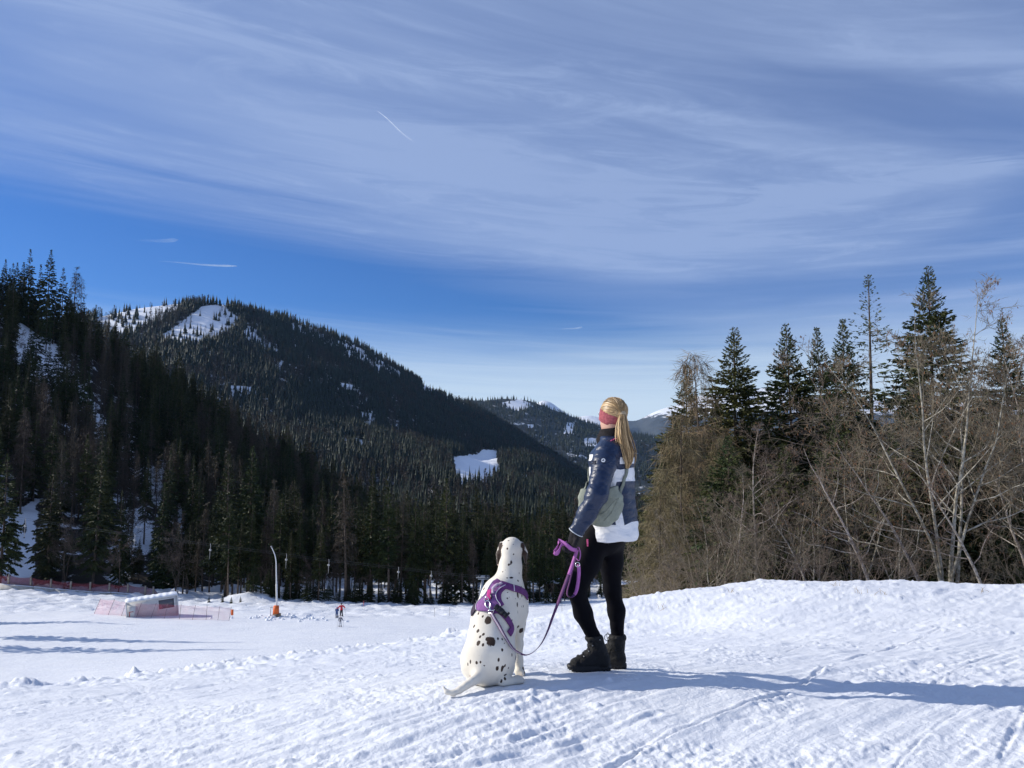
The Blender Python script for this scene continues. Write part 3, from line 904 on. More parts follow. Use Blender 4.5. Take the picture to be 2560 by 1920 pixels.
def make_bare(seed, H, stems, spread, n1=11, n2=6, n3=5, twig_w=0.012, thick=1.0, mat_t=None, mat_b=None, catkins=0, fine=5, lean=(0, 0), low=0.25, arch=0.0):
    """leafless broadleaf tree: stems, boughs, twigs"""
    R = np.random.default_rng(seed)
    mat_t = mat_t or M_TWIG; mat_b = mat_b or M_ALDER
    tg = Geo(); g = Geo()
    ends = []; enddir = []
    def poly(p, d, L, n, wob, upt):
        pts = [p]
        for k in range(n):
            d = norm(d + R.normal(0, wob, 3) + np.array((0, 0, upt)))
            pts.append(pts[-1] + d * L / n)
        return np.array(pts)
    def at(pts, s):
        x = s * (len(pts) - 1); i = min(int(x), len(pts) - 2); f = x - i
        return pts[i] * (1 - f) + pts[i + 1] * f, norm(pts[i + 1] - pts[i])
    def perp(d):
        return norm(np.cross(d, R.normal(size=3)))
    for sidx in range(stems):
        a = 2 * math.pi * sidx / stems + R.uniform(0, 1.2)
        tilt = spread * (R.uniform(0.5, 1.1) if stems > 1 else 1.0)
        d = norm(np.array((math.cos(a) * tilt + lean[0], math.sin(a) * tilt + lean[1], 1.0)))
        Hs = H * R.uniform(0.8, 1.04)
        r0 = 0.011 * Hs * thick * (1.0 if stems < 2 else 0.85)
        st = poly(np.array((math.cos(a), math.sin(a), 0)) * (0.12 * (stems > 1)), d, Hs, 9, 0.085, 0.03 - arch)
        tg.tube(st, r0 * (1 - np.linspace(0, 1, 10) * 0.9), 6)
        for i in range(n1):
            s = low + (1 - low) * (i + R.random()) / n1
            p, td = at(st, min(s, 0.98))
            L1 = Hs * (0.44 * (1 - s) + 0.10) * R.uniform(0.6, 1.15)
            d1 = norm(td * R.uniform(0.35, 0.8) + perp(td) * 1.0 + np.array((0, 0, 0.1)))
            b1 = poly(p, d1, L1, 5, 0.18, 0.07)
            r1 = r0 * (1 - s * 0.9) * 0.42 + 0.003
            g.tube(b1, r1 * (1 - np.linspace(0, 1, 6) * 0.8), 4, 1 if r1 > 0.012 else 0, False)
            for j in range(n2):
                s2 = 0.22 + 0.78 * (j + R.random()) / n2
                p2, td2 = at(b1, min(s2, 0.99))
                L2 = L1 * (0.5 * (1 - s2) + 0.22) * R.uniform(0.7, 1.2)
                d2 = norm(td2 * 0.75 + perp(td2) * 0.85 + np.array((0, 0, 0.12)))
                b2 = poly(p2, d2, L2, 3, 0.22, 0.05)
                g.tube(b2, np.linspace(max(r1 * 0.4, twig_w * 0.55), twig_w * 0.3, 4), 3, 0, False)
                for k in range(n3):
                    s3 = 0.15 + 0.85 * (k + R.random()) / n3
                    p3, td3 = at(b2, min(s3, 0.99))
                    ends.append(p3); enddir.append(norm(td3 * 0.8 + perp(td3) * 0.8 + np.array((0, 0, 0.05))) * L2 * R.uniform(0.3, 0.7))
    E = np.array(ends); D = np.array(enddir)
    rhombs(g, E, D, np.linalg.norm(D, axis=1), twig_w, R, 0, 0.25)
    for f in range(fine):                               # twiglets on the twigs
        s = R.uniform(0.15, 0.95, len(E))
        p = E + D * s[:, None]
        d = norm(D) * 0.7 + R.normal(0, 0.55, D.shape)
        rhombs(g, p, d, np.linalg.norm(D, axis=1) * R.uniform(0.3, 0.65, len(E)), twig_w * 0.8, R, 0, 0.3)
    mats = [mat_t, mat_b]
    if catkins:
        k = R.choice(len(E), min(catkins, len(E)), replace=True)
        p = E[k] + D[k] * R.uniform(0.4, 1.1, len(k))[:, None]
        d = np.array((0, 0, -1.0)) + R.normal(0, 0.25, (len(k), 3))
        rhombs(g, p, d, R.uniform(0.05, 0.10, len(k)), 0.022, R, 2, 0.5)
        mats.append(M_CATKIN)
    return tg.mesh('bare_trunk', mat_b), g.mesh('bare_crown', mats, False)

def far_conifer(name, seed, tiers, spikes, width, m, ragged=0.35):
    """unit-height ragged conifer for the far woods"""
    R = np.random.default_rng(seed)
    g = Geo()
    for k in range(tiers):
        t0 = k / tiers
        zt = 1 - t0 * 0.93; zb = max(0.02, zt - 1.9 / tiers)
        r = width * (t0 + 0.7 / tiers) * R.uniform(0.85, 1.15)
        a = np.arange(spikes) * 2 * math.pi / spikes + R.uniform(0, 6)
        rr = r * np.where(np.arange(spikes) % 2 == 0, 1.0, 1 - ragged) * R.uniform(0.8, 1.2, spikes)
        V = np.stack([rr * np.cos(a), rr * np.sin(a), zb + R.normal(0, 0.25 / tiers, spikes)], 1)
        V = np.vstack([[[R.normal(0, 0.01), R.normal(0, 0.01), zt]], V])
        i = np.arange(spikes)
        g.add(V, np.stack([0 * i, 1 + i, 1 + (i + 1) % spikes], 1))
    g.tube([(0, 0, -0.03), (0, 0, 0.25)], [0.016, 0.012], 4, 0, False)
    return g.mesh(name, m, False)
def far_wispy(name, seed, n, width, m, top=1.0, wid=0.02):
    """unit-height bare larch or broadleaf for the far woods"""
    R = np.random.default_rng(seed)
    g = Geo()
    g.tube([(0, 0, -0.03), (0, 0, 0.95)], [0.014, 0.003], 4, 0, False)
    t = R.uniform(0.12, 0.97, n); a = R.uniform(0, 6.283, n)
    prof = np.sin(np.clip(t, 0, 1) * math.pi) ** 0.7 * 0.55 + (1 - t) * 0.45 if top < 1 else (1 - t) ** 0.8 + 0.05
    r = width * prof
    p = np.stack([0 * t, 0 * t, t], 1)
    d = np.stack([np.cos(a) * r, np.sin(a) * r, (0.5 if top < 1 else -0.06) * r + 0 * t], 1)
    rhombs(g, p, d, np.linalg.norm(d, axis=1), wid, R)
    p2 = p + d * R.uniform(0.3, 0.9, n)[:, None]
    rhombs(g, p2, d + R.normal(0, 0.05, d.shape) + np.array((0, 0, -0.05 if top >= 1 else 0.05)), 0.09, wid * 1.4, R)
    rhombs(g, p2, R.normal(0, 0.06, d.shape) + np.array((0, 0, -0.05 if top >= 1 else 0.05)), 0.07, wid * 1.4, R)
    return g.mesh(name, m, False)

def tree_thing(name, tm, cm, loc, rz, sc, label, cat, group=None):
    o = empty(name, loc, rz, label=label, cat=cat, group=group)
    o.scale = sc if isinstance(sc, tuple) else (sc, sc, sc)
    obj('trunk', tm, o); obj('crown', cm, o)
    return o
# ------------------------------------------------------------------ the far woods: one mass each, geometry-node instances
def proto_collection(name, meshes):
    c = bpy.data.collections.new(name)
    for i, me in enumerate(meshes):
        o = bpy.data.objects.new('%s_%02d' % (name, i), me)
        c.objects.link(o)
    return c
def scatter(name, pts, kind, scl, rot, coll, label):
    me = bpy.data.meshes.new(name)
    me.vertices.add(len(pts))
    me.vertices.foreach_set('co', np.asarray(pts, np.float32).ravel())
    attr(me, 'tree_kind', kind, 'INT')
    attr(me, 'tree_scale', scl, 'FLOAT_VECTOR')
    attr(me, 'tree_turn', rot, 'FLOAT_VECTOR')
    o = obj(name, me, kind='stuff', label=label)
    ng = bpy.data.node_groups.new(name + '_nodes', 'GeometryNodeTree')
    ng.interface.new_socket('Geometry', in_out='INPUT', socket_type='NodeSocketGeometry')
    ng.interface.new_socket('Geometry', in_out='OUTPUT', socket_type='NodeSocketGeometry')
    gi = ng.nodes.new('NodeGroupInput'); go = ng.nodes.new('NodeGroupOutput')
    ci = ng.nodes.new('GeometryNodeCollectionInfo')
    ci.inputs['Collection'].default_value = coll
    ci.inputs['Separate Children'].default_value = True
    ci.inputs['Reset Children'].default_value = True
    ip = ng.nodes.new('GeometryNodeInstanceOnPoints')
    ip.inputs['Pick Instance'].default_value = True
    def na(nm, typ):
        n = ng.nodes.new('GeometryNodeInputNamedAttribute')
        n.data_type = typ
        n.inputs['Name'].default_value = nm
        return n.outputs['Attribute']
    e2r = ng.nodes.new('FunctionNodeEulerToRotation')
    L = ng.links.new
    L(gi.outputs[0], ip.inputs['Points'])
    L(ci.outputs[0], ip.inputs['Instance'])
    L(na('tree_kind', 'INT'), ip.inputs['Instance Index'])
    L(na('tree_turn', 'FLOAT_VECTOR'), e2r.inputs[0]); L(e2r.outputs[0], ip.inputs['Rotation'])
    L(na('tree_scale', 'FLOAT_VECTOR'), ip.inputs['Scale'])
    L(ip.outputs[0], go.inputs[0])
    md = o.modifiers.new('trees', 'NODES')
    md.node_group = ng
    return o
far_coll = proto_collection('far_tree', [far_conifer('far_spruce_%d' % i, 300 + i, 6, 10, w, M_NEEDLE_FAR) for i, w in enumerate((0.19, 0.21, 0.24, 0.17))] +
                            [far_wispy('far_larch_%d' % i, 320 + i, 60, 0.16, M_LARCH_FAR) for i in range(2)] +
                            [far_wispy('far_bare_%d' % i, 330 + i, 60, 0.24, M_BARE_FAR, 0.5, 0.014) for i in range(2)])
def surface_points(G, n, R, rows=None):
    """random points on a lofted hill, even over its plan area"""
    nr, nc = G.shape[:2]
    A = G[:-1, :-1]; B = G[:-1, 1:]; C = G[1:, 1:]; D = G[1:, :-1]
    ar = np.abs((C[..., 0] - A[..., 0]) * (D[..., 1] - B[..., 1]) - (C[..., 1] - A[..., 1]) * (D[..., 0] - B[..., 0])).copy()
    if rows is not None:
        ar[:rows[0]] = 0; ar[rows[1]:] = 0
    p = (ar / ar.sum()).ravel()
    k = R.choice(len(p), n, p=p)
    i, j = np.divmod(k, nc - 1)
    u = R.random(n)[:, None]; v = R.random(n)[:, None]
    return (A[i, j] * (1 - u) + B[i, j] * u) * (1 - v) + (D[i, j] * (1 - u) + C[i, j] * u) * v
def pick_kinds(p, R, sc, larch=0.35, bare=0.2, f=1.0):
    a = fbm(p[:, 0] / (90 * f), p[:, 1] / (90 * f), 4, 401, 0.6); b = fbm(p[:, 0] / (70 * f), p[:, 1] / (70 * f), 4, 441, 0.6)
    a = a + R.normal(0, 0.22, len(p)); b = b + R.normal(0, 0.22, len(p))
    kind = R.integers(0, 4, len(p))
    kind = np.where(a > 0.75 - larch, R.integers(4, 6, len(p)), kind)
    kind = np.where(b > 0.80 - bare, R.integers(6, 8, len(p)), kind)
    h = np.where(kind < 4, R.normal(21, 3.5, len(p)), np.where(kind < 6, R.normal(20, 3, len(p)), R.normal(14, 3, len(p))))
    h = np.clip(h, 7, 32) * sc
    w = h * R.uniform(0.85, 1.2, len(p))
    rot = np.stack([R.normal(0, 0.02, len(p)), R.normal(0, 0.02, len(p)), R.uniform(0, 6.28, len(p))], 1)
    return kind, np.stack([w, w, h], 1), rot
def forest_mountain():
    R = np.random.default_rng(7)
    rows = (8, 40 + 70 + 110 + 5)
    p = surface_points(MT, 88000, R, rows)
    x, y = to_px(p)
    vis = (x > -160) & (x < 1720)
    p, x, y = p[vis], x[vis], y[vis]
    c = mt_clear(x, y)
    keep = R.random(len(p)) > np.where(c > 0.9, c, c * 0.93)
    # thin belts along the summit ridge
    op = fbm(p[:, 0] / 60, p[:, 1] / 60, 4, 461, 0.6)
    keep &= ~((op > 0.52) & (R.random(len(p)) < 0.55))
    p = p[keep]
    kind, s, rot = pick_kinds(p, R, 1.0, 0.36, 0.24)
    scatter('mountain_forest', p, kind, s, rot, far_coll, 'dense conifer forest covering the broad mountain')
def forest_ridge():
    R = np.random.default_rng(8)
    p = surface_points(RD, 26000, R, (10, 92))
    x, y = to_px(p)
    vis = (x > 1100) & (x < 1760)
    p, x, y = p[vis], x[vis], y[vis]
    keep = R.random(len(p)) > rd_clear(x, y) * 0.97
    p = p[keep]
    kind, s, rot = pick_kinds(p, R, 1.25, 0.2, 0.15, 3)
    scatter('ridge_forest', p, kind, s, rot, far_coll, 'far conifer forest on the bluish ridge beyond the valley')
forest_mountain()
forest_ridge()
# ------------------------------------------------------------------ trees one can tell apart
HSV_ = HS.reshape(-1, 3)
def ground_z(x, y):
    """height of the piste or of the hillside behind it"""
    d = (HSV_[:, 0] - x) ** 2 + (HSV_[:, 1] - y) ** 2
    i = int(d.argmin())
    zp = float(piste_z(np.array([x]), np.array([y]))[0])
    if d[i] < 60 and y > 150:
        k = np.argsort(d)[:3]
        w = 1 / (d[k] + 0.5)
        return max(zp, float((HSV_[k, 2] * w).sum() / w.sum())) if y < 160 else float((HSV_[k, 2] * w).sum() / w.sum())
    return zp
H0 = 22.0
MID_SPRUCE = [make_spruce(500 + i, H0, rb, 190, 40, 1.15, 0.34, 0.42, ba, 0.0, 0.3, M_NEEDLE) for i, (rb, ba) in enumerate(((3.8, 0.08), (3.2, 0.26), (4.2, 0.14), (3.0, 0.34), (3.4, 0.03)))]
MID_LARCH = [make_larch(520 + i, H0, rb, 85, 30, 0.9, 0.09, ba, M_LARCH) for i, (rb, ba) in enumerate(((2.9, 0.25), (3.3, 0.15), (2.5, 0.35)))]
MID_BARE = [make_bare(540 + i, 14.0, st, 0.18, 11, 6, 4, 0.05, 0.8, M_TWIG_MID, M_BARK, 0, 3, low=0.3) for i, st in enumerate((1, 2, 3))]
def joined(name, pair):
    """trunk and crown in one mesh, for the mass of the wood"""
    bm = bmesh.new()
    tm, cm = pair
    bm.from_mesh(tm); n = len(bm.faces)
    bm.from_mesh(cm)
    me = bpy.data.meshes.new(name)
    mats = list(tm.materials) + list(cm.materials)
    bm.faces.ensure_lookup_table()
    for i, f in enumerate(bm.faces):
        if i >= n:
            f.material_index += len(tm.materials)
    bm.to_mesh(me); bm.free()
    for m in mats:
        me.materials.append(m)
    return me
mid_coll = proto_collection('wood_tree', [joined('wood_spruce_%d' % i, p) for i, p in enumerate(MID_SPRUCE)] + [joined('wood_larch_%d' % i, p) for i, p in enumerate(MID_LARCH)] + [joined('wood_bare_%d' % i, p) for i, p in enumerate(MID_BARE[:2])])

def put_mid(px, Y, top, kind, R, label, group, base=None, wide=1.0):
    x = P(px, 1400, Y)[0]
    zb = ground_z(x, Y)
    H = P(px, top, Y)[2] - zb
    if H < 3: return
    if kind == 's':
        v = R.integers(0, 5) if base is None else base
        tm, cm = MID_SPRUCE[v]; h0 = H0; nm, cat = 'spruce_tree', 'tree'
    elif kind == 'l':
        v = R.integers(0, 3) if base is None else base
        tm, cm = MID_LARCH[v]; h0 = H0; nm, cat = 'larch_tree', 'tree'
    else:
        v = R.integers(0, 3) if base is None else base
        tm, cm = MID_BARE[v]; h0 = 14.0; nm, cat = 'bare_tree', 'tree'
    s = H / h0
    w = s ** 0.75 * wide * R.uniform(0.9, 1.12)
    tree_thing(nm, tm, cm, (x, Y, zb - 0.25), R.uniform(0, 6.28), (w, w, s), label, cat, group)

def treeline():
    R = np.random.default_rng(21)
    big = [  # px, top, distance, kind, variant, width, label
        (2, 1132, 150, 's', 0, 1.15, 'big spruce cut by the picture edge behind the red net fence'),
        (122, 1162, 153, 's', 0, 1.15, 'broad sunlit-topped spruce behind the first posts of the red net fence'),
        (234, 1128, 153, 's', 2, 1.1, 'tallest spruce standing above the middle of the red net fence'),
        (300, 1224, 155, 's', 4, 0.8, 'short slim spruce just beyond the tallest one over the net fence'),
        (400, 1203, 158, 's', 4, 0.8, 'slim spruce rising above the white container hut'),
        (566, 1132, 149, 's', 2, 1.2, 'broad ragged spruce with a bare lower trunk near the snow lance'),
        (622, 1113, 156, 's', 1, 1.2, 'pointed spruce overtopping its broad neighbour by the snow lance'),
        (682, 1195, 146, 'l', 2, 0.9, 'thin reddish larch directly behind the snow lance'),
        (742, 1232, 148, 's', 0, 0.95, 'bushy green spruce between the snow lance and the tall larch'),
        (866, 1168, 141, 'l', 0, 1.1, 'tall pale brown larch with drooping boughs above the skiers'),
        (930, 1165, 147, 's', 1, 1.05, 'tall spruce beside the tall pale larch'),
        (1000, 1222, 145, 'l', 1, 1.05, 'rounded rust-brown larch in the middle of the treeline'),
        (1036, 1240, 143, 's', 4, 0.8, 'slender spruce beside the rust-brown larch'),
        (1118, 1192, 147, 's', 2, 1.0, 'tall pointed spruce behind the lift pylon'),
        (1152, 1262, 145, 's', 0, 0.95, 'broad spruce right of the lift pylon'),
        (1250, 1285, 158, 'b', 0, 0.8, 'reddish bare tree showing just above the dog'),
        (1312, 1268, 160, 's', 1, 1.0, 'spruce above the right ear of the dog'),
        (1372, 1240, 162, 's', 0, 1.0, 'tall green spruce between the dog and the woman'),
        (1408, 1262, 164, 's', 2, 0.9, 'spruce just left of the hand with the leash'),
        (470, 1290, 150, 'b', 1, 1.0, 'pale bare tree with forked trunk right of the container hut'),
        (445, 1330, 149, 'b', 2, 0.9, 'low bare tree beside the forked bare tree'),
        (300, 1290, 150, 'b', 0, 0.9, 'lichen-grey bare tree in front of the slim spruce'),
        (165, 1270, 151, 'b', 2, 0.8, 'bare tree between the two large spruces over the net fence'),
    ]
    for px, top, Y, k, v, w, lab in big:
        put_mid(px, Y, top, k, R, lab, 'trees of the treeline beyond the piste', v, w)
    prof = np.array([(-400, 1150), (-100, 1230), (100, 1290), (250, 1310), (450, 1290), (560, 1230), (650, 1240), (780, 1260), (900, 1225), (1000, 1265), (1100, 1245), (1200, 1290), (1300, 1305), (1450, 1300), (1560, 1310), (1800, 1320)])
    names = {'s': 'dark spruce packed in the treeline', 'l': 'brown leafless larch packed in the treeline', 'b': 'thin bare tree packed in the treeline'}
    for row, (Y0, dpx, n) in enumerate(((142, 25, 1), (150, 24, 1), (160, 24, 1), (174, 26, 1))):
        px = -160 + 13 * row
        while px < 1760:
            px += dpx * R.uniform(0.6, 1.4)
            if px < 430 and (row == 0 or R.random() < 0.35):
                continue
            if 1600 < px and row > 1: continue
            top = np.interp(px, prof[:, 0], prof[:, 1]) + R.normal(20, 32) + (30 if row == 0 else 0)
            k = R.choice(('s', 'l', 'b'), p=(0.74, 0.16, 0.10) if row else (0.6, 0.16, 0.24))
            if k == 'b': top += 60
            Yt = Y0 + R.uniform(-2, 5) + (9 if px < 560 or px > 1420 else 0)
            spot = [w for lim, w in ((300, 'behind the red net fence'), (500, 'above the white hut'), (660, 'left of the snow lance'), (780, 'right of the snow lance'), (930, 'above the skiers'), (1120, 'left of the lift pylon'), (1240, 'behind the lift pylon'), (1400, 'behind the dog and leash'), (1520, 'behind the woman'), (9999, 'beside the brown brush')) if px < lim][0]
            put_mid(px, Yt, top, k, R, names[k] + ' ' + spot + (' at its front edge' if row == 0 else ''), 'packed treeline: ' + {'s': 'spruces', 'l': 'larches', 'b': 'bare trees'}[k], (int(R.choice((1, 3))) if k == 's' and px > 500 else None))
    # crest of the left hillside
    crest_t = [(10, 655, 's', 'conifer cut by the picture edge on top of the left hillside'), (28, 622, 's', 'slim spruce on the crest of the left hillside'), (78, 622, 's', 'broad dark spruce topping the crest of the left hillside'), (60, 660, 's', 'spruce crowding the broad one on the left crest'),
               (120, 668, 's', 'small spruce between the crest spruce and the crest larch'), (150, 664, 'l', 'bare larch with open crown on the crest of the left hillside'), (172, 690, 'l', 'second open larch standing lower on the left crest'),
               (208, 760, 's', 'first small spruce below the crest larches'), (236, 775, 'l', 'small larch below the crest larches')]
    for px, top, k, lab in crest_t:
        Y = 292 + 12 * R.random() + max(0, px) * 0.06
        put_mid(px, Y, top, k, R, lab, 'trees on the crest of the left hillside', wide=1.05)
treeline()

def hillside_wood():
    R = np.random.default_rng(23)
    p = surface_points(HS, 4300, R, (6, 3 + 26 + 36 + 9))
    x, y = to_px(p)
    gully = in_poly(x, y, [(40, 820), (110, 840), (190, 960), (250, 1060), (285, 1120), (250, 1130), (170, 1040), (80, 930)]) | in_poly(x, y, [(0, 1290), (80, 1260), (90, 1470), (0, 1470)]) | in_poly(x, y, [(315, 1290), (365, 1280), (385, 1380), (325, 1390)])
    keep = ~(gully & (R.random(len(p)) < 0.93))
    keep &= ~((p[:, 1] < 172) & (x > -100) & (R.random(len(p)) < 0.8))
    keep &= x < 1500
    p = p[keep]
    n = len(p)
    a = fbm(p[:, 0] / 40, p[:, 1] / 40, 3, 481) + R.normal(0, 0.2, n)
    up = smooth(330, 380, p[:, 1])
    kind = R.integers(0, 5, n)
    kind = np.where(a + 0.12 * up > 0.30, R.integers(5, 8, n), kind)
    kind = np.where(a < -0.48, R.integers(8, 10, n), kind)
    h = np.clip(R.normal(0.92, 0.15, n), 0.5, 1.3)
    w = h * R.uniform(0.85, 1.1, n)
    q = p.copy(); q[:, 2] -= 0.3
    scatter('hillside_forest', q, kind, np.stack([w, w, h], 1), np.stack([0 * h, 0 * h, R.uniform(0, 6.28, n)], 1), mid_coll, 'dark shaded conifer wood covering the left hillside')
hillside_wood()

def fore_base(px, Y):
    x = P(px, 1450, Y)[0]
    return np.array((x, Y, float(fore(np.array([x]), np.array([Y]))[0]) - 0.08))

def right_stand():
    R = np.random.default_rng(31)
    S = [make_spruce(600, 14, 3.7, 700, 95, 0.62, 0.105, 0.35, 0.04, 0.0, 0.35, M_NEEDLE_N, 0.14),
         make_spruce(601, 14, 3.3, 600, 85, 0.60, 0.105, 0.40, 0.04, 0.0, 0.35, M_NEEDLE_N, 0.14),
         make_spruce(602, 14, 3.4, 330, 66, 0.52, 0.09, 0.22, 0.05, 0.45, 0.2, M_NEEDLE_N, 0.14),
         make_spruce(603, 9, 3.1, 380, 85, 0.55, 0.11, 0.40, 0.02, 0.0, 0.3, M_NEEDLE_N, 0.10)]
    h0 = (14, 14, 14, 9)
    G_ = 'spruces of the stand on the right'
    lst = [(1725, 915, 43, 1, 1.25, 'dark spruce at the left end of the right-hand stand'),
           (1855, 822, 40, 0, 1.32, 'dense pointed spruce, the broadest dark one beside the larches'),
           (1995, 808, 41, 0, 1.15, 'dense spruce standing between the broad dark one and the small one'),
           (2073, 818, 47, 1, 1.05, 'narrow spruce showing behind bare twigs in the middle of the stand'),
           (2186, 695, 38, 2, 1.25, 'spruce with a sparse open top of bare upward shoots'),
           (2125, 800, 37, 1, 1.05, 'olive-green spruce tucked against the open-topped spruce'),
           (2362, 670, 41, 0, 1.15, 'tallest spruce of the stand behind the pale alder clump'),
           (2538, 798, 39, 1, 1.2, 'reddish-green spruce at the right edge of the picture'),
           (2310, 935, 50, 1, 1.0, 'half-hidden spruce between the open-topped and the tallest spruce'),
           (2450, 960, 48, 1, 1.1, 'half-hidden spruce right of the tallest spruce'),
           (1935, 1040, 47, 0, 1.1, 'low spruce filling the gap beneath the snowy peak'),
           (1800, 1000, 46, 1, 1.0, 'spruce crowded behind the tall larch'),
           (2110, 1040, 28, 3, 1.0, 'yellow-green young spruce in front of the open-topped spruce'),
           (2150, 1080, 27, 3, 0.9, 'smaller yellow-green spruce beside the other young one'),
           (1836, 1090, 25, 3, 1.1, 'low dark spruce behind the straight birch'),
           (1965, 1110, 24, 3, 1.1, 'low dark spruce behind the leaning trunk'),
           (2062, 1130, 24, 3, 1.1, 'low bushy spruce left of the leaning alders'),
           (2250, 1080, 24.5, 3, 1.15, 'dark bushy spruce between the leaning alder and the alder clump'),
           (2335, 1040, 25, 3, 1.15, 'dark bushy spruce directly behind the alder clump'),
           (2430, 1050, 24.5, 3, 1.15, 'dark bushy spruce right of the alder clump'),
           (2525, 1020, 24.5, 3, 1.15, 'dark bushy spruce below the one at the picture edge'),
           (2640, 900, 33, 1, 1.1, 'spruce just past the right edge of the picture'),
           (1770, 1180, 33, 3, 1.0, 'low spruce half buried in the larch twigs'),
           (1905, 1190, 22.5, 3, 1.0, 'lowest dark spruce behind the straight birch')]
    for i, px in enumerate(range(1700, 2680, 56)):
        lst.append((px + 12 * math.sin(i * 2.1), 1035 + 45 * math.sin(i * 1.7), 52 + 5 * math.sin(i * 3.3), i % 2, 1.15, 'spruce crowded in the back row of the stand ' + ('behind the larches' if px < 1850 else 'between the larches and the open-topped spruce' if px < 2190 else 'between the open-topped and the tallest spruce' if px < 2370 else 'right of the tallest spruce')))
    for px, top, Y, v, w, lab in lst:
        b = fore_base(px, Y)
        H = P(px, top, Y)[2] - b[2]
        s = H / h0[v]
        tree_thing('spruce_tree', *S[v], tuple(b), R.uniform(0, 6.28), (s ** 0.8 * w, s ** 0.8 * w, s), lab, 'tree', G_)
    Lr = [make_larch(620, 12, 3.2, 135, 120, 0.8, 0.020, 0.05, M_LARCH_N), make_larch(621, 12, 2.8, 120, 115, 0.75, 0.020, 0.06, M_LARCH_N)]
    for px, top, Y, v, w, lab in [(1762, 880, 36, 0, 1.05, 'tall olive-brown larch with hanging twigs next to the woman'),
                                  (1700, 1035, 30, 1, 1.15, 'lower larch with drooping boughs nearest to the woman'),
                                  (1660, 1180, 28, 0, 0.95, 'smallest larch at the left foot of the stand'),
                                  (1815, 1090, 31, 1, 1.0, 'larch in front of the broad dark spruce'),
                                  (1640, 1215, 25, 1, 1.1, 'low larch hiding the foot of the stand beside the woman'),
                                  (2470, 1000, 42, 1, 1.0, 'larch behind the alder clump near the right edge')]:
        b = fore_base(px, Y)
        s = (P(px, top, Y)[2] - b[2]) / 12
        tree_thing('larch_tree', *Lr[v], tuple(b), R.uniform(0, 6.28), (s ** 0.7 * w, s ** 0.7 * w, s), lab, 'tree', 'larches of the stand on the right')
    A = [make_bare(640, 7.0, 5, 0.12, 13, 7, 5, 0.011, 0.78, M_TWIG, M_ALDER, 1600, 6, low=0.25),
         make_bare(641, 6.0, 1, 0.0, 14, 6, 5, 0.010, 1.05, M_TWIG, M_ALDER, 500, 4, lean=(-0.42, 0.0), low=0.22),
         make_bare(642, 6.0, 1, 0.0, 17, 7, 5, 0.009, 0.95, M_TWIG, M_ALDER, 0, 6, lean=(-0.05, 0.0), low=0.15),
         make_bare(643, 5.0, 3, 0.35, 10, 6, 5, 0.009, 0.8, M_TWIG, M_ALDER, 300, 3, low=0.15),
         make_bare(644, 9.0, 1, 0.0, 18, 6, 5, 0.014, 0.9, M_TWIG, M_TWIG, 2500, 3, lean=(0.02, 0), low=0.35)]
    ah = (7.0, 6.0, 6.0, 5.0, 9.0)
    for px, top, Y, v, rz, lab in [(2372, 748, 20.0, 0, 0.4, 'pale multi-stemmed alder clump, the largest bare tree on the right'),
                                   (2468, 1120, 18.6, 1, 0.1, 'pale alder leaning left just right of the alder clump'),
                                   (2318, 1060, 19.6, 1, -0.15, 'crooked alder leaning left from beside the alder clump'),
                                   (2188, 1080, 19.2, 1, 0.25, 'alder leaning left in the middle of the stand'),
                                   (1893, 1040, 21.0, 2, 0.0, 'straight pale birch with thin branches'),
                                   (1830, 1150, 20.6, 2, 2.0, 'forked young birch left of the straight birch'),
                                   (2030, 1180, 20.0, 1, -0.35, 'slanting alder right of the straight birch'),
                                   (2590, 880, 21.0, 0, 2.2, 'alder clump reaching in from the right picture edge'),
                                   (2255, 752, 34.0, 4, 0.0, 'feathery bare birch between the two tallest spruces'),
                                   (2440, 770, 27.0, 4, 1.5, 'bare tree with hanging catkins behind the alder clump'),
                                   (2080, 985, 25.0, 4, 2.5, 'bare tree with reddish catkins in the middle of the stand'),
                                   (2500, 930, 24.0, 4, 4.0, 'bare tree with catkins before the edge spruce'),
                                   (2290, 960, 24.5, 4, 5.0, 'rust-brown bare crown left of the alder clump'),
                                   (2140, 1100, 23.0, 3, 1.0, 'spreading bare bush tree above the leaning alders'),
                                   (1960, 1170, 22.0, 3, 2.4, 'spreading bare bush tree right of the straight birch'),
                                   (1790, 1240, 21.0, 3, 3.3, 'spreading bare bush tree below the larches'),
                                   (2250, 1210, 21.0, 3, 4.4, 'spreading bare bush tree by the crooked alder'),
                                   (2030, 1190, 21.5, 3, 0.3, 'wide bare bush tree in front of the low spruces')]:
        b = fore_base(px, Y)
        s = (P(px, top, Y)[2] - b[2]) / ah[v]
        nm = 'birch_tree' if 'birch' in lab else 'alder_tree' if 'alder' in lab else 'bare_tree'
        w = s if v != 0 else s
        tree_thing(nm, *A[v], tuple(b), rz, (w, w, s), lab, 'tree', 'bare trees of the stand on the right')
    B = [make_bare(660 + i, 2.4, 6, 0.75, 5, 5, 4, 0.008, 0.55, M_TWIG, M_TWIG, 0, 3, low=0.08) for i in range(3)]
    k = 0
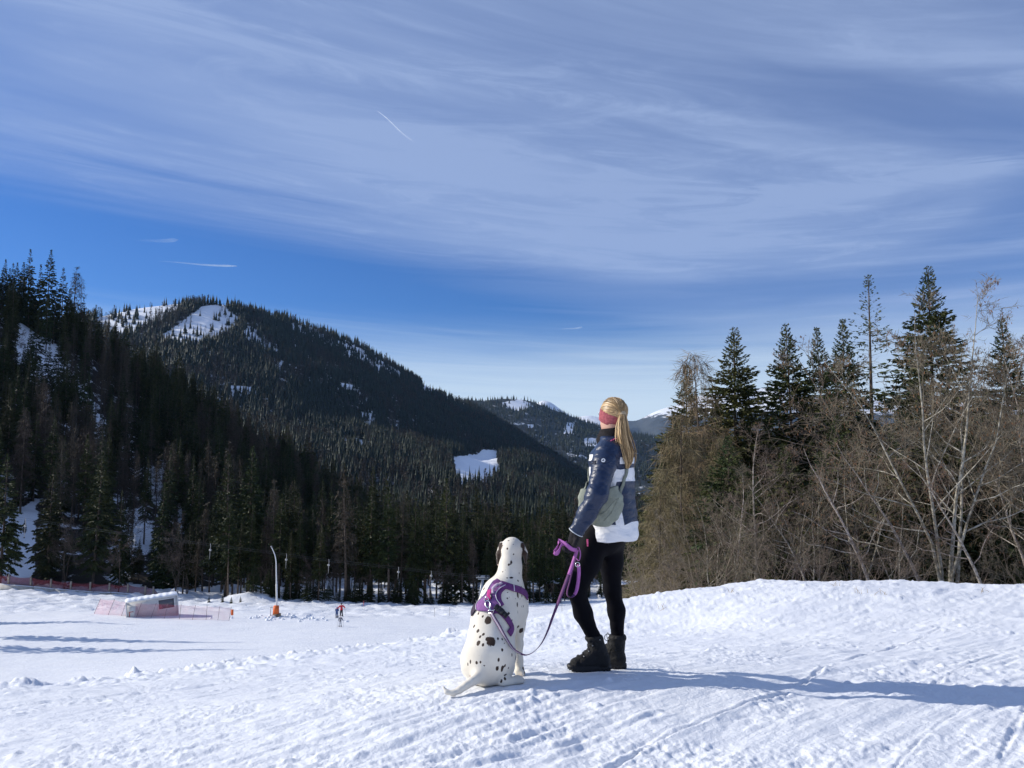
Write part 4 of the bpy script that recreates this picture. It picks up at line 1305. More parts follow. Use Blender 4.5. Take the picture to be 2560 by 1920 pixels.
    for px in (1625, 1668, 1705, 1742, 1790, 1838, 1880, 1925, 1975, 2035, 2090, 2145, 2215, 2270, 2420, 2520, 2575):
        Y = 18.6 + R.uniform(0, 1.6) if px > 1860 else 19.2 + R.uniform(0, 2.5)
        b = fore_base(px, Y)
        h = R.uniform(0.75, 1.15) * (1.25 if px < 1860 else 0.75)
        tm, cm = B[k % 3]
        where = ['at the left foot of the larches', 'under the smallest larch', 'below the lower larch', 'left of the forked young birch', 'under the forked young birch', 'between the forked and the straight birch', 'at the foot of the straight birch', 'right of the straight birch', 'before the slanting alder', 'under the slanting alder', 'left of the leaning alder in mid stand', 'at the foot of the mid-stand leaning alder', 'right of the mid-stand leaning alder', 'before the crooked alder', 'right of the alder clump', 'near the right picture edge', 'on the right picture edge'][k]
        o = empty('bare_shrub', tuple(b), R.uniform(0, 6.28), label='tangled leafless shrub ' + where, cat='shrub', group='shrubs behind the snow crest')
        o.scale = (h, h, h)
        obj('stems', tm, o); obj('twigs', cm, o)
        k += 1
right_stand()

def offside_trees():
    """trees left of the picture whose long shadows cross the piste"""
    R = np.random.default_rng(37)
    for i, (x, y, h) in enumerate(((-79, 107, 18), (-69, 94, 23), (-63, 86, 22))):
        tm, cm = MID_SPRUCE[i % 5]
        z = float(piste_z(np.array([x]), np.array([y]))[0])
        s = h / H0
        tree_thing('spruce_tree', tm, cm, (x, y, z - 0.2), R.uniform(0, 6), (s * 0.7, s * 0.7, s), 'spruce left of the picture throwing its shadow over the piste', 'tree', 'spruces left of the picture')
offside_trees()
# ------------------------------------------------------------------ smooth bodies: blended distance fields, meshed by surface nets
def smin(a, b, k):
    h = np.clip(0.5 + 0.5 * (b - a) / k, 0, 1)
    return b + (a - b) * h - k * h * (1 - h)
def s_cone(p, a, b, ra, rb):
    a = np.asarray(a, float); b = np.asarray(b, float)
    ab = b - a
    t = np.clip(((p - a) @ ab) / (ab @ ab), 0, 1)
    return np.linalg.norm(p - a - t[..., None] * ab, axis=-1) - (ra + (rb - ra) * t)
def s_ell(p, c, r, R=None):
    q = p - np.asarray(c, float)
    if R is not None:
        q = q @ np.asarray(R, float)               # columns of R: the axes
    r = np.asarray(r, float)
    k0 = np.linalg.norm(q / r, axis=-1); k1 = np.linalg.norm(q / (r * r), axis=-1)
    return k0 * (k0 - 1) / (k1 + 1e-9)
def chain(p, pts, rad, k):
    d = None
    for i in range(len(pts) - 1):
        e = s_cone(p, pts[i], pts[i + 1], rad[i], rad[i + 1])
        d = e if d is None else smin(d, e, k)
    return d
def frame(f, up=(0, 0, 1)):
    """axes (forward, left, up) as columns"""
    f = np.asarray(f, float); f = f / np.linalg.norm(f)
    l = np.cross(up, f); l /= np.linalg.norm(l)
    return np.stack([f, l, np.cross(f, l)], 1)
def surface_net(fn, lo, hi, h):
    lo = np.asarray(lo, float); hi = np.asarray(hi, float)
    n = np.ceil((hi - lo) / h).astype(int) + 1
    ax = [lo[i] + h * np.arange(n[i]) for i in range(3)]
    # coarse pass finds the blocks near the surface
    D = np.empty(n)
    B = 10
    rad = B * h * 0.5 * math.sqrt(3) * 1.25 + 0.012
    cs = [[a[i:i + B].mean() for i in range(0, len(a), B)] for a in ax]
    X, Y, Z = np.meshgrid(*cs, indexing='ij')
    C = fn(np.stack([X, Y, Z], -1))
    blocks = np.argwhere(np.abs(C) < rad)
    for i, j, k in np.argwhere(np.abs(C) >= rad):
        D[i * B:i * B + B, j * B:j * B + B, k * B:k * B + B] = C[i, j, k]
    for s0 in range(0, len(blocks), 150):
        pts = []; where = []
        for i, j, k in blocks[s0:s0 + 150]:
            sl = (slice(i * B, min(i * B + B, n[0])), slice(j * B, min(j * B + B, n[1])), slice(k * B, min(k * B + B, n[2])))
            g_ = np.stack(np.meshgrid(ax[0][sl[0]], ax[1][sl[1]], ax[2][sl[2]], indexing='ij'), -1)
            pts.append(g_.reshape(-1, 3)); where.append((sl, g_.shape[:3]))
        v = fn(np.concatenate(pts)); o_ = 0
        for (sl, shp), q in zip(where, pts):
            D[sl] = v[o_:o_ + len(q)].reshape(shp); o_ += len(q)
    S = D < 0
    c = np.zeros((n[0] - 1, n[1] - 1, n[2] - 1), int)
    for dx in (0, 1):
        for dy in (0, 1):
            for dz in (0, 1):
                c += S[dx:n[0] - 1 + dx, dy:n[1] - 1 + dy, dz:n[2] - 1 + dz]
    act = (c > 0) & (c < 8)
    idx = -np.ones(act.shape, int)
    I = np.argwhere(act)
    idx[act] = np.arange(len(I))
    acc = np.zeros((len(I), 3)); cnt = np.zeros(len(I))
    cor = [(a, b, d) for a in (0, 1) for b in (0, 1) for d in (0, 1)]
    for a in cor:
        for ax_ in range(3):
            if a[ax_] == 0:
                b = list(a); b[ax_] = 1
                va = D[I[:, 0] + a[0], I[:, 1] + a[1], I[:, 2] + a[2]]; vb = D[I[:, 0] + b[0], I[:, 1] + b[1], I[:, 2] + b[2]]
                cr = (va < 0) != (vb < 0)
                t = np.where(cr, va / (va - vb + 1e-20), 0)
                q = np.tile(np.array(a, float), (len(I), 1)); q[:, ax_] += t
                acc[cr] += q[cr]; cnt[cr] += 1
    V = lo + h * (I + acc / cnt[:, None])
    F = []
    for ax_ in range(3):
        o = [i for i in range(3) if i != ax_]
        sl0 = [slice(None)] * 3; sl1 = [slice(None)] * 3
        sl0[ax_] = slice(0, n[ax_] - 1); sl1[ax_] = slice(1, n[ax_])
        A = S[tuple(sl0)]; Bm = S[tuple(sl1)]
        E = np.argwhere(A != Bm)
        E = E[(E[:, o[0]] > 0) & (E[:, o[1]] > 0) & (E[:, o[0]] < n[o[0]] - 1) & (E[:, o[1]] < n[o[1]] - 1)]
        def cell(d0, d1):
            e = E.copy(); e[:, o[0]] += d0; e[:, o[1]] += d1
            return idx[e[:, 0], e[:, 1], e[:, 2]]
        q = np.stack([cell(-1, -1), cell(0, -1), cell(0, 0), cell(-1, 0)], 1)
        flip = A[E[:, 0], E[:, 1], E[:, 2]]
        if ax_ == 1:
            flip = ~flip
        q[~flip] = q[~flip][:, ::-1]
        F.append(q)
    F = np.concatenate(F)
    F = F[(F >= 0).all(1)]
    return V, F
def relax(V, F, it=2, lam=0.5):
    e = np.concatenate([F[:, [0, 1]], F[:, [1, 2]], F[:, [2, 3]], F[:, [3, 0]]])
    e = np.concatenate([e, e[:, ::-1]])
    for _ in range(it):
        s = np.zeros_like(V); c = np.zeros(len(V))
        np.add.at(s, e[:, 0], V[e[:, 1]]); np.add.at(c, e[:, 0], 1)
        V = V + lam * (s / np.maximum(c, 1)[:, None] - V)
    return V
def grad(fn, p, e=2e-3):
    g = np.stack([fn(p + np.eye(3)[i] * e) - fn(p - np.eye(3)[i] * e) for i in range(3)], -1)
    return g / (np.linalg.norm(g, axis=-1, keepdims=True) + 1e-9)
def onto(fn, p, level, it=8):
    """move points onto the surface fn = level"""
    p = np.array(p, float)
    for _ in range(it):
        g = grad(fn, p)
        p = p - g * np.clip(fn(p) - level, -0.03, 0.03)[..., None]
    return p
def cast(fn, px, py, Y0=3.6, Y1=5.6):
    """first point of the body seen at the pixel"""
    o = P(px, py, Y0); e = P(px, py, Y1)
    d = (e - o) / np.linalg.norm(e - o); t = 0.0
    for _ in range(90):
        v = float(fn((o + d * t)[None])[0])
        if v < 0.0015: return o + d * t
        t += max(v * 0.8, 0.001)
        if t > np.linalg.norm(e - o): return None
    return o + d * t
def spline(pts, n):
    """smooth curve through points"""
    pts = np.asarray(pts, float); m = len(pts)
    ext = np.vstack([2 * pts[0] - pts[1], pts, 2 * pts[-1] - pts[-2]])
    seg = np.linalg.norm(np.diff(pts, axis=0), axis=1); cum = np.concatenate([[0], np.cumsum(seg)])
    out = []
    for s in np.linspace(0, cum[-1], n):
        i = min(np.searchsorted(cum, s, 'right') - 1, m - 2)
        t = (s - cum[i]) / (seg[i] + 1e-12)
        a, b, c, d = ext[i:i + 4]
        out.append(0.5 * (2 * b + (c - a) * t + (2 * a - 5 * b + 4 * c - d) * t * t + (3 * b - a - 3 * c + d) * t ** 3))
    return np.array(out)
def ribbon(g, pts, wdir, width, thick, mi=0):
    """flat webbing along pts, its breadth along wdir (one per point)"""
    pts = np.asarray(pts, float); n = len(pts)
    d = norm(np.gradient(pts, axis=0))
    w = np.broadcast_to(np.asarray(wdir, float), (n, 3))
    w = norm(w - d * (w * d).sum(1)[:, None])
    nn = np.cross(d, w)
    width = np.broadcast_to(width, (n,))[:, None]
    V = np.stack([pts - w * width / 2 - nn * thick / 2, pts + w * width / 2 - nn * thick / 2, pts + w * width / 2 + nn * thick / 2, pts - w * width / 2 + nn * thick / 2], 1).reshape(-1, 3)
    g.add(V, grid_faces(n, 4, True), mi)
    e = g.n - 4
    b = g.n - 4 * n
    g.Q.append(np.array([[b, b + 3, b + 2, b + 1], [e, e + 1, e + 2, e + 3]])); g.mq.append(np.full(2, mi))
def patch_on(fn, grid_pts, level, thick):
    """a sheet of given thickness lying on a body: grid_pts (nr, nc, 3) pushed onto the surface"""
    nr, nc = grid_pts.shape[:2]
    q = onto(fn, grid_pts.reshape(-1, 3), level)
    nrm = grad(fn, q)
    top = q + nrm * thick
    V = np.vstack([q, top]); n = nr * nc
    f = grid_faces(nr, nc)
    F = [f, f[:, ::-1] + n]
    def rim(a):
        a = np.asarray(a)
        return np.stack([a[:-1], a[1:], a[1:] + n, a[:-1] + n], 1)
    r = np.arange(nr); c = np.arange(nc)
    F += [rim(c)[:, ::-1], rim((nr - 1) * nc + c), rim(r * nc), rim(r * nc + nc - 1)[:, ::-1]]
    return V, np.concatenate(F)
def band_on(fn, ctr, wdir, width, level, thick, nlat=7):
    """strap along ctr lying on a body"""
    ctr = np.asarray(ctr, float); n = len(ctr)
    w = norm(np.broadcast_to(np.asarray(wdir, float), (n, 3)))
    width = np.broadcast_to(width, (n,))
    s = np.linspace(-0.5, 0.5, nlat)
    return patch_on(fn, ctr[:, None] + w[:, None] * (width[:, None] * s)[..., None], level, thick)
def shape_uvmask(name):
    return None
# ------------------------------------------------------------------ the dog
def Z3(x, y):
    """a pixel of the dog's close view"""
    return 1080 + x * 0.26529, 1320 + y * 0.26529
def D3(x, y, Y):
    return P(*Z3(x, y), Y)
M_DOG = bpy.data.materials.new('dalmatian_coat')
def dog_coat():
    m = M_DOG
    m.use_nodes = True
    t = m.node_tree; L = t.links.new
    b = t.nodes['Principled BSDF']
    b.inputs['Roughness'].default_value = 0.62
    b.inputs['Specular IOR Level'].default_value = 0.25
    b.inputs['Sheen Weight'].default_value = 0.12
    tc = N(t, 'ShaderNodeTexCoord')
    at = N(t, 'ShaderNodeAttribute', attribute_name='spot')
    n = N(t, 'ShaderNodeTexNoise', ins={'Scale': 75.0, 'Detail': 4.0, 'Roughness': 0.65})
    L(tc.outputs['Object'], n.inputs[0])
    s = math_node(t, 'ADD', at.outputs['Fac'], math_node(t, 'MULTIPLY_ADD', n.outputs[0], 0.9, -0.45))
    k = sstep(t, s, 0.88, 1.10)
    n2 = N(t, 'ShaderNodeTexNoise', ins={'Scale': 7.0, 'Detail': 4.0})
    L(tc.outputs['Object'], n2.inputs[0])
    w = N(t, 'ShaderNodeMix', data_type='RGBA')
    L(sstep(t, n2.outputs[0], 0.3, 0.7), w.inputs[0])
    w.inputs[6].default_value = (0.80, 0.745, 0.635, 1); w.inputs[7].default_value = (0.70, 0.645, 0.545, 1)
    pk = N(t, 'ShaderNodeAttribute', attribute_name='pink')
    w2 = N(t, 'ShaderNodeMix', data_type='RGBA')
    L(pk.outputs['Fac'], w2.inputs[0]); L(w.outputs[2], w2.inputs[6])
    w2.inputs[7].default_value = (0.46, 0.30, 0.25, 1)
    mx = N(t, 'ShaderNodeMix', data_type='RGBA')
    L(k, mx.inputs[0]); L(w2.outputs[2], mx.inputs[7])
    mx.inputs[6].default_value = (0.040, 0.022, 0.014, 1)
    L(mx.outputs[2], b.inputs['Base Color'])
    mp = N(t, 'ShaderNodeMapping')
    mp.inputs['Scale'].default_value = (1, 1, 0.25)
    L(tc.outputs['Object'], mp.inputs[0])
    n3 = N(t, 'ShaderNodeTexNoise', ins={'Scale': 260.0, 'Detail': 3.0})
    L(mp.outputs[0], n3.inputs[0])
    bp = N(t, 'ShaderNodeBump', ins={'Strength': 0.35, 'Distance': 0.004})
    L(n3.outputs[0], bp.inputs['Height']); L(bp.outputs[0], b.inputs['Normal'])
dog_coat()

dj = dict(
    rump=D3(520, 1300, 4.48), pelvis=D3(545, 1180, 4.50), loin=D3(560, 1010, 4.565), mid=D3(590, 850, 4.63), withers=D3(655, 660, 4.70),
    chest=D3(700, 710, 4.79), brisket=D3(715, 850, 4.80), neck0=D3(720, 520, 4.75), neck1=D3(738, 370, 4.78), nape=D3(748, 235, 4.80), skull=D3(752, 178, 4.83), muzzle=D3(775, 200, 4.99), nose=D3(780, 215, 5.05))
def dog_sdf(p):
    j = dj
    d = chain(p, [j['rump'], j['pelvis'], j['loin'], j['mid'], j['withers']], [0.112, 0.134, 0.122, 0.123, 0.104], 0.05)
    d = smin(d, s_cone(p, j['withers'], j['chest'], 0.105, 0.128), 0.06)
    d = smin(d, s_cone(p, j['mid'], j['brisket'], 0.10, 0.075), 0.06)
    d = smin(d, s_cone(p, j['chest'], j['brisket'], 0.116, 0.070), 0.05)
    # shoulder blades
    d = smin(d, s_ell(p, D3(800, 730, 4.76), (0.052, 0.09, 0.105)), 0.04)
    d = smin(d, s_ell(p, D3(560, 700, 4.78), (0.05, 0.10, 0.13)), 0.05)
    # neck
    d = smin(d, chain(p, [j['withers'], j['neck0'], j['neck1'], j['nape']], [0.100, 0.076, 0.063, 0.059], 0.04), 0.05)
    # head
    h = s_ell(p, j['skull'] + np.array((0, 0, -0.004)), (0.062, 0.085, 0.059))
    h = smin(h, s_cone(p, j['skull'], j['muzzle'], 0.05, 0.036), 0.03)
    h = smin(h, s_cone(p, j['muzzle'], j['nose'], 0.036, 0.024), 0.02)
    d = smin(d, h, 0.035)
    # ears: flaps folded down the sides of the head
    for a, b_, c, sg in ((D3(652, 148, 4.82), D3(630, 245, 4.83), D3(622, 345, 4.85), -1), (D3(848, 150, 4.82), D3(876, 235, 4.82), D3(882, 325, 4.84), 1)):
        e = s_cone(p * np.array((1, 0.55, 1)), a * np.array((1, 0.55, 1)), b_ * np.array((1, 0.55, 1)), 0.013, 0.0165)
        e = smin(e, s_cone(p * np.array((1, 0.55, 1)), b_ * np.array((1, 0.55, 1)), c * np.array((1, 0.55, 1)), 0.0165, 0.008), 0.01)
        d = smin(d, e, 0.009)
    # right foreleg and hidden left one
    fr = [D3(808, 800, 4.765), D3(812, 920, 4.77), D3(812, 1100, 4.77), D3(814, 1240, 4.77), D3(830, 1345, 4.755)]
    d = smin(d, chain(p, fr, [0.062, 0.040, 0.028, 0.025, 0.026], 0.025), 0.022)
    for off in (-0.014, 0.0, 0.014):
        q = D3(845, 1372, 4.735) + np.array((0.004 * 1, off, -abs(off) * 0.15))
        d = smin(d, s_cone(p, D3(820, 1352, 4.748), q, 0.024, 0.0155), 0.012)
    fl = [D3(600, 830, 4.82), D3(600, 950, 4.83), D3(605, 1120, 4.84), D3(612, 1240, 4.84), D3(622, 1330, 4.83)]
    d = smin(d, chain(p, fl, [0.07, 0.047, 0.029, 0.026, 0.03], 0.03), 0.045)
    # thighs
    d = smin(d, s_cone(p, D3(632, 1225, 4.50), D3(668, 1285, 4.61), 0.087, 0.058), 0.04)
    d = smin(d, s_cone(p, D3(410, 1250, 4.52), D3(385, 1310, 4.64), 0.085, 0.070), 0.05)
    # right hind foot: hock under the rump, toes out to the right
    d = smin(d, s_cone(p, D3(700, 1310, 4.56), D3(672, 1455, 4.44), 0.050, 0.028), 0.022)
    d = smin(d, chain(p, [D3(668, 1462, 4.43), D3(740, 1448, 4.45), D3(810, 1432, 4.48)], [0.028, 0.025, 0.024], 0.014), 0.010)
    for off in (-0.012, 0.004, 0.018):
        d = smin(d, s_cone(p, D3(805, 1434, 4.475), D3(845, 1438, 4.475) + np.array((0, off, 0)), 0.022, 0.015), 0.012)
    # left hind foot, mostly hidden
    d = smin(d, chain(p, [D3(400, 1380, 4.55), D3(390, 1440, 4.50), D3(400, 1420, 4.66)], [0.05, 0.028, 0.026], 0.02), 0.03)
    # tail
    tl = spline([D3(480, 1385, 4.42), D3(420, 1418, 4.36), D3(330, 1478, 4.31), D3(245, 1535, 4.28), D3(175, 1560, 4.27), D3(125, 1535, 4.27), D3(103, 1490, 4.28)], 9)
    d = smin(d, chain(p, tl, [0.050, 0.036, 0.027, 0.023, 0.020, 0.018, 0.0155, 0.012, 0.006], 0.012), 0.03)
    return d
def build_dog():
    R = np.random.default_rng(77)
    root = empty('dog', (DOG_SEAT[0], DOG_SEAT[1], DOG_SEAT[2]), label='white dog with brown spots sitting beside the woman, seen from behind', cat='dog')
    V, F = surface_net(dog_sdf, (-0.52, 4.20, -0.12), (0.22, 5.12, 0.95), 0.0072)
    V = relax(V, F, 2, 0.4)
    # never below the snow
    gz = fore_z(V[:, 0], V[:, 1])
    low = V[:, 2] < gz + 0.002
    V[low, 2] = gz[low] + 0.002
    # spots: pixel in the close view, breadth, height
    sp = [(528, 870, 33, 46), (395, 925, 13, 24), (432, 968, 15, 26), (484, 1000, 12, 20), (453, 1023, 12, 18), (437, 1082, 18, 32), (480, 1100, 12, 20), (553, 1065, 42, 44), (520, 1045, 18, 20), (575, 1090, 16, 24), (622, 1042, 10, 24), (662, 1045, 8, 22),
          (442, 1202, 7, 7), (360, 1262, 10, 18), (336, 1284, 8, 18), (420, 1270, 13, 17), (456, 1265, 10, 13), (491, 1298, 10, 9), (663, 1148, 11, 18), (628, 1245, 11, 18), (615, 1325, 17, 22), (663, 1328, 14, 36), (690, 1298, 9, 18), (722, 1322, 7, 16), (755, 1195, 8, 18), (683, 1085, 9, 6),
          (692, 1385, 20, 10), (688, 1420, 14, 16), (655, 1440, 9, 18), (678, 1472, 6, 16), (645, 1450, 5, 14), (437, 802, 10, 22), (477, 832, 10, 20), (565, 1443, 10, 4),
          (720, 118, 11, 7), (708, 195, 11, 12), (770, 248, 9, 11), (765, 152, 7, 7), (747, 322, 11, 28), (724, 345, 10, 13), (702, 372, 5, 8), (690, 397, 5, 5), (665, 412, 10, 6), (770, 102, 9, 5),
          (748, 468, 20, 9), (708, 470, 12, 6), (812, 497, 12, 10), (620, 484, 8, 6), (823, 425, 6, 16), (612, 440, 6, 8), (845, 560, 10, 16), (780, 540, 12, 10),
          (810, 630, 13, 38), (848, 640, 9, 18), (806, 722, 11, 26), (845, 742, 5, 16), (862, 738, 7, 20), (874, 715, 5, 20), (810, 792, 6, 18), (710, 662, 8, 10), (728, 648, 5, 11), (788, 665, 5, 10), (832, 668, 5, 12), (658, 732, 9, 8), (757, 868, 8, 10), (760, 808, 4, 4), (714, 608, 10, 6),
          (790, 1225, 9, 26), (782, 1130, 6, 12), (800, 1180, 5, 8)]
    pts = []; rad = []; asp = []
    for x, y, a, b_ in sp:
        q = cast(dog_sdf, *Z3(x, y))
        if q is not None:
            pts.append(q); rad.append(a * 0.000626); asp.append(b_ / a)
    pts = np.array(pts); rad = np.array(rad); asp = np.array(asp)
    s = np.full(len(V), 3.0)
    for q, r, a in zip(pts, rad, asp):
        dx = np.linalg.norm(V[:, :2] - q[:2], axis=1) / r
        dz = np.abs(V[:, 2] - q[2]) / (r * a)
        s = np.minimum(s, np.sqrt(dx * dx + dz * dz))
    # spots on the sides the camera does not see
    k = R.choice(len(V), 150)
    for i in k:
        q = V[i]
        if q[1] > 4.62 or True:
            if (np.linalg.norm(pts - q, axis=1) < 0.09).any() or q[1] < 4.58:
                continue
            s = np.minimum(s, np.linalg.norm(V - q, axis=1) / R.uniform(0.009, 0.02))
    # dark ears, pale at the edges
    for a, b_ in ((D3(650, 165, 4.815), D3(626, 320, 4.83)), (D3(852, 165, 4.815), D3(884, 320, 4.83))):
        ab = b_ - a
        t = np.clip(((V - a) @ ab) / (ab @ ab), 0, 1)
        dd = np.linalg.norm((V - a - t[:, None] * ab) * np.array((1, 0.4, 1)), axis=1)
        s = np.minimum(s, dd / 0.019 + 0.25 * np.sin(t * 9))
    me = new_mesh('dog_body', V, [F], True, [M_DOG])
    attr(me, 'spot', s)
    pink = np.zeros(len(V))
    for q, r in ((D3(845, 1385, 4.73), 0.028), (D3(850, 1450, 4.47), 0.02), (D3(370, 1410, 4.42), 0.022), (D3(612, 340, 4.84), 0.02)):
        pink = np.maximum(pink, 1 - smooth(0.4, 1.0, np.linalg.norm(V - q, axis=1) / r))
    attr(me, 'pink', pink * 0.8)
    b = obj('body', me, root)
    b.matrix_parent_inverse = Matrix.Translation(-Vector(root.location))
    inv = Matrix.Translation(-Vector(root.location))
    def part(name, me, parent=root):
        o = obj(name, me, parent)
        if parent is root:
            o.matrix_parent_inverse = inv
        return o
    # face: nose and eyes, turned away from the camera
    g = Geo(); g.ball(dj['nose'] + np.array((0.004, 0.016, 0.006)), (0.016, 0.013, 0.012)); part('nose', g.mesh('dog_nose', mat('dog_nose', (0.03, 0.02, 0.018), 0.35, 0.5)))
    for sx in (-1, 1):
        g = Geo(); g.ball(dj['skull'] + np.array((0.036 * sx + 0.01, 0.072, 0.006)), 0.011); part('eye', g.mesh('dog_eye', mat('dog_eye', (0.025, 0.014, 0.008), 0.15, 0.6)))

    # ---------------- harness
    M_P = mat('purple_webbing', (0.175, 0.055, 0.200), 0.75, 0.2, var=0.25, vscale=60, bump=0.25, bscale=400)
    M_P2 = mat('lilac_padding', (0.30, 0.130, 0.345), 0.8, 0.2, var=0.2, vscale=50, bump=0.25, bscale=350)
    M_PK = mat('pink_patch', (0.62, 0.05, 0.28), 0.7, 0.2, var=0.2, vscale=60)
    M_SIL = mat('reflective_piping', (0.62, 0.58, 0.64), 0.4, 0.5)
    M_BLK = mat('black_plastic', (0.015, 0.014, 0.018), 0.35, 0.45)
    M_MET = mat('polished_steel', (0.72, 0.72, 0.74), 0.22, 0.5, metal=1.0)
    har = obj('harness', None, root); har.matrix_parent_inverse = inv
    def hp(name, V, F, m):
        return obj(name, new_mesh('harness_' + name, V, [F], True, [m]), har)
    def onb(pts, n):
        c = [cast(dog_sdf, *Z3(x, y)) for x, y in pts]
        return spline(np.array([q for q in c if q is not None]), n)
    def strap(name, px, width, m, level=0.003, thick=0.006, n=26, wd=None):
        c = onb(px, n)
        d = norm(np.gradient(c, axis=0))
        nr = grad(dog_sdf, c)
        w = np.cross(d, nr)
        V, F = band_on(dog_sdf, c, w, width, level, thick)
        return hp(name, V, F, m), c, w
    # saddle on the back: a patch between two seen edges
    left = onb([(586, 508), (548, 560), (505, 640), (440, 705), (424, 745), (430, 780)], 24)
    right = onb([(690, 545), (640, 575), (605, 625), (610, 685), (640, 742), (570, 790)], 24)
    mid_ = onb([(640, 520), (592, 570), (556, 640), (540, 700), (532, 750), (500, 788)], 24)
    sv = np.linspace(0, 1, 11)[None, :, None]
    G_ = left[:, None] * (1 - sv) ** 2 + 2 * (2 * mid_[:, None] - 0.5 * left[:, None] - 0.5 * right[:, None]) * sv * (1 - sv) + right[:, None] * sv ** 2
    V, F = patch_on(dog_sdf, G_, 0.003, 0.008)
    hp('back_panel', V, F, M_P2)
    for nm, e in (('piping', left), ('piping', right)):
        g = Geo(); c = onto(dog_sdf, e, 0.012); g.tube(c, 0.0026, 6); obj(nm, g.mesh('harness_piping', M_SIL), har)
    # straps
    strap('shoulder_strap', [(640, 530), (700, 548), (760, 568), (820, 585), (870, 615), (893, 655)], 0.040, M_P, 0.004, 0.007)
    strap('neck_strap', [(640, 545), (615, 520), (600, 512), (592, 505)], 0.04, M_P, 0.005, 0.007, 12)
    _, c, w = strap('belly_strap', [(560, 790), (620, 780), (665, 810), (700, 850), (735, 905), (750, 950), (722, 1000)], 0.034, M_P, 0.003, 0.006)
    strap('far_strap', [(400, 800), (392, 770), (398, 745), (415, 720)], 0.05, mat('dark_webbing', (0.03, 0.018, 0.04), 0.7), 0.003, 0.006, 12)
    strap('shoulder_band', [(690, 545), (640, 590), (622, 640), (628, 690), (655, 735)], 0.035, M_P, 0.002, 0.005)
    # piping bar, patch, buckle, handle
    q = onb([(762, 545), (765, 600)], 6); g = Geo(); g.tube(onto(dog_sdf, q, 0.014), 0.003, 6); obj('reflective_bar', g.mesh('harness_bar', M_SIL), har)
    q = onb([(552, 592), (545, 640), (538, 690)], 8); V, F = band_on(dog_sdf, q, np.cross(norm(np.gradient(q, axis=0)), grad(dog_sdf, q)), 0.022, 0.012, 0.004); hp('pink_patch', V, F, M_PK)
    q = onb([(560, 640), (565, 680)], 5); g = Geo(); g.tube(onto(dog_sdf, q, 0.018), 0.005, 6); obj('patch_toggle', g.mesh('harness_toggle', M_BLK), har)
    q = onto(dog_sdf, onb([(660, 530), (620, 555), (585, 590), (580, 630)], 14), 0.016); q[4:10] += grad(dog_sdf, q[4:10]) * 0.010
    g = Geo(); ribbon(g, q, np.cross(norm(np.gradient(q, axis=0)), grad(dog_sdf, q)), 0.016, 0.005); obj('handle', g.mesh('harness_handle', mat('handle_sleeve', (0.45, 0.36, 0.46), 0.6)), har)
    # black side-release buckle on the belly strap
    c = cast(dog_sdf, *Z3(640, 785)); nr = grad(dog_sdf, c[None])[0]
    c2 = cast(dog_sdf, *Z3(690, 830)); dd = (c2 - c) / np.linalg.norm(c2 - c); ss = np.cross(nr, dd)
    Rm = np.stack([dd, ss, nr], 1)
    g2 = Geo(); g2.box(c + nr * 0.014, (0.042, 0.038, 0.011), Rm, 0, 0.85); g2.box(c + dd * 0.030 + nr * 0.014, (0.020, 0.030, 0.009), Rm, 0, 0.9); g2.box(c - dd * 0.030 + nr * 0.013, (0.020, 0.034, 0.009), Rm, 0, 0.9)
    obj('buckle', g2.mesh('harness_buckle', M_BLK, False), har)
    g = Geo(); g.box(cast(dog_sdf, *Z3(702, 832)) + nr * 0.012, (0.012, 0.042, 0.010), Rm); obj('strap_slider', g.mesh('harness_slider', M_BLK, False), har)
    # D ring where the leash is clipped
    c = cast(dog_sdf, *Z3(520, 690)); nr = grad(dog_sdf, c[None])[0]
    g = Geo(); a = np.linspace(0, 2 * math.pi, 15); u = np.cross(nr, (0, 0, 1.0)); u /= np.linalg.norm(u)
    g.tube(c + nr * 0.014 + np.cos(a)[:, None] * u * 0.014 + np.sin(a)[:, None] * np.array((0, 0, 1.0)) * 0.016, 0.0028, 6); obj('lead_ring', g.mesh('harness_ring', M_MET), har)
    return root
build_dog()
# ------------------------------------------------------------------ the woman
def W1(x, y, Y): return P(1340 + x * 0.26529, 960 + y * 0.26529, Y)
def W2(x, y, Y): return P(1340 + x * 0.25316, 1300 + y * 0.25316, Y)
WF = np.array((-0.87, 0.493, 0.0)); WL = np.array((-0.493, -0.87, 0.0)); UP = np.array((0, 0, 1.0))
HF = np.array((-0.62, 0.785, 0.0)); HL = np.array((-0.785, -0.62, 0.0))
Yb = 4.90
tor_rows = [  # row of the close view, centre column, half depth along WF, half breadth along WL
    (1465, 726, 0.150, 0.178), (1430, 728, 0.152, 0.182), (1280, 728, 0.146, 0.178), (1100, 724, 0.136, 0.170), (900, 714, 0.134, 0.174), (760, 716, 0.134, 0.186), (660, 720, 0.126, 0.186), (590, 728, 0.106, 0.158), (530, 742, 0.080, 0.105), (480, 745, 0.062, 0.070)]
_tz = np.array([W1(c, y, Yb)[2] for y, c, a, b in tor_rows])[::-1]
_tc = np.array([W1(c, y, Yb)[0] for y, c, a, b in tor_rows])[::-1]
_ta = np.array([a for _, _, a, _ in tor_rows])[::-1]; _tb = np.array([b for *_, b in tor_rows])[::-1]
_o = np.argsort(_tz); _tz, _tc, _ta, _tb = _tz[_o], _tc[_o], _ta[_o], _tb[_o]
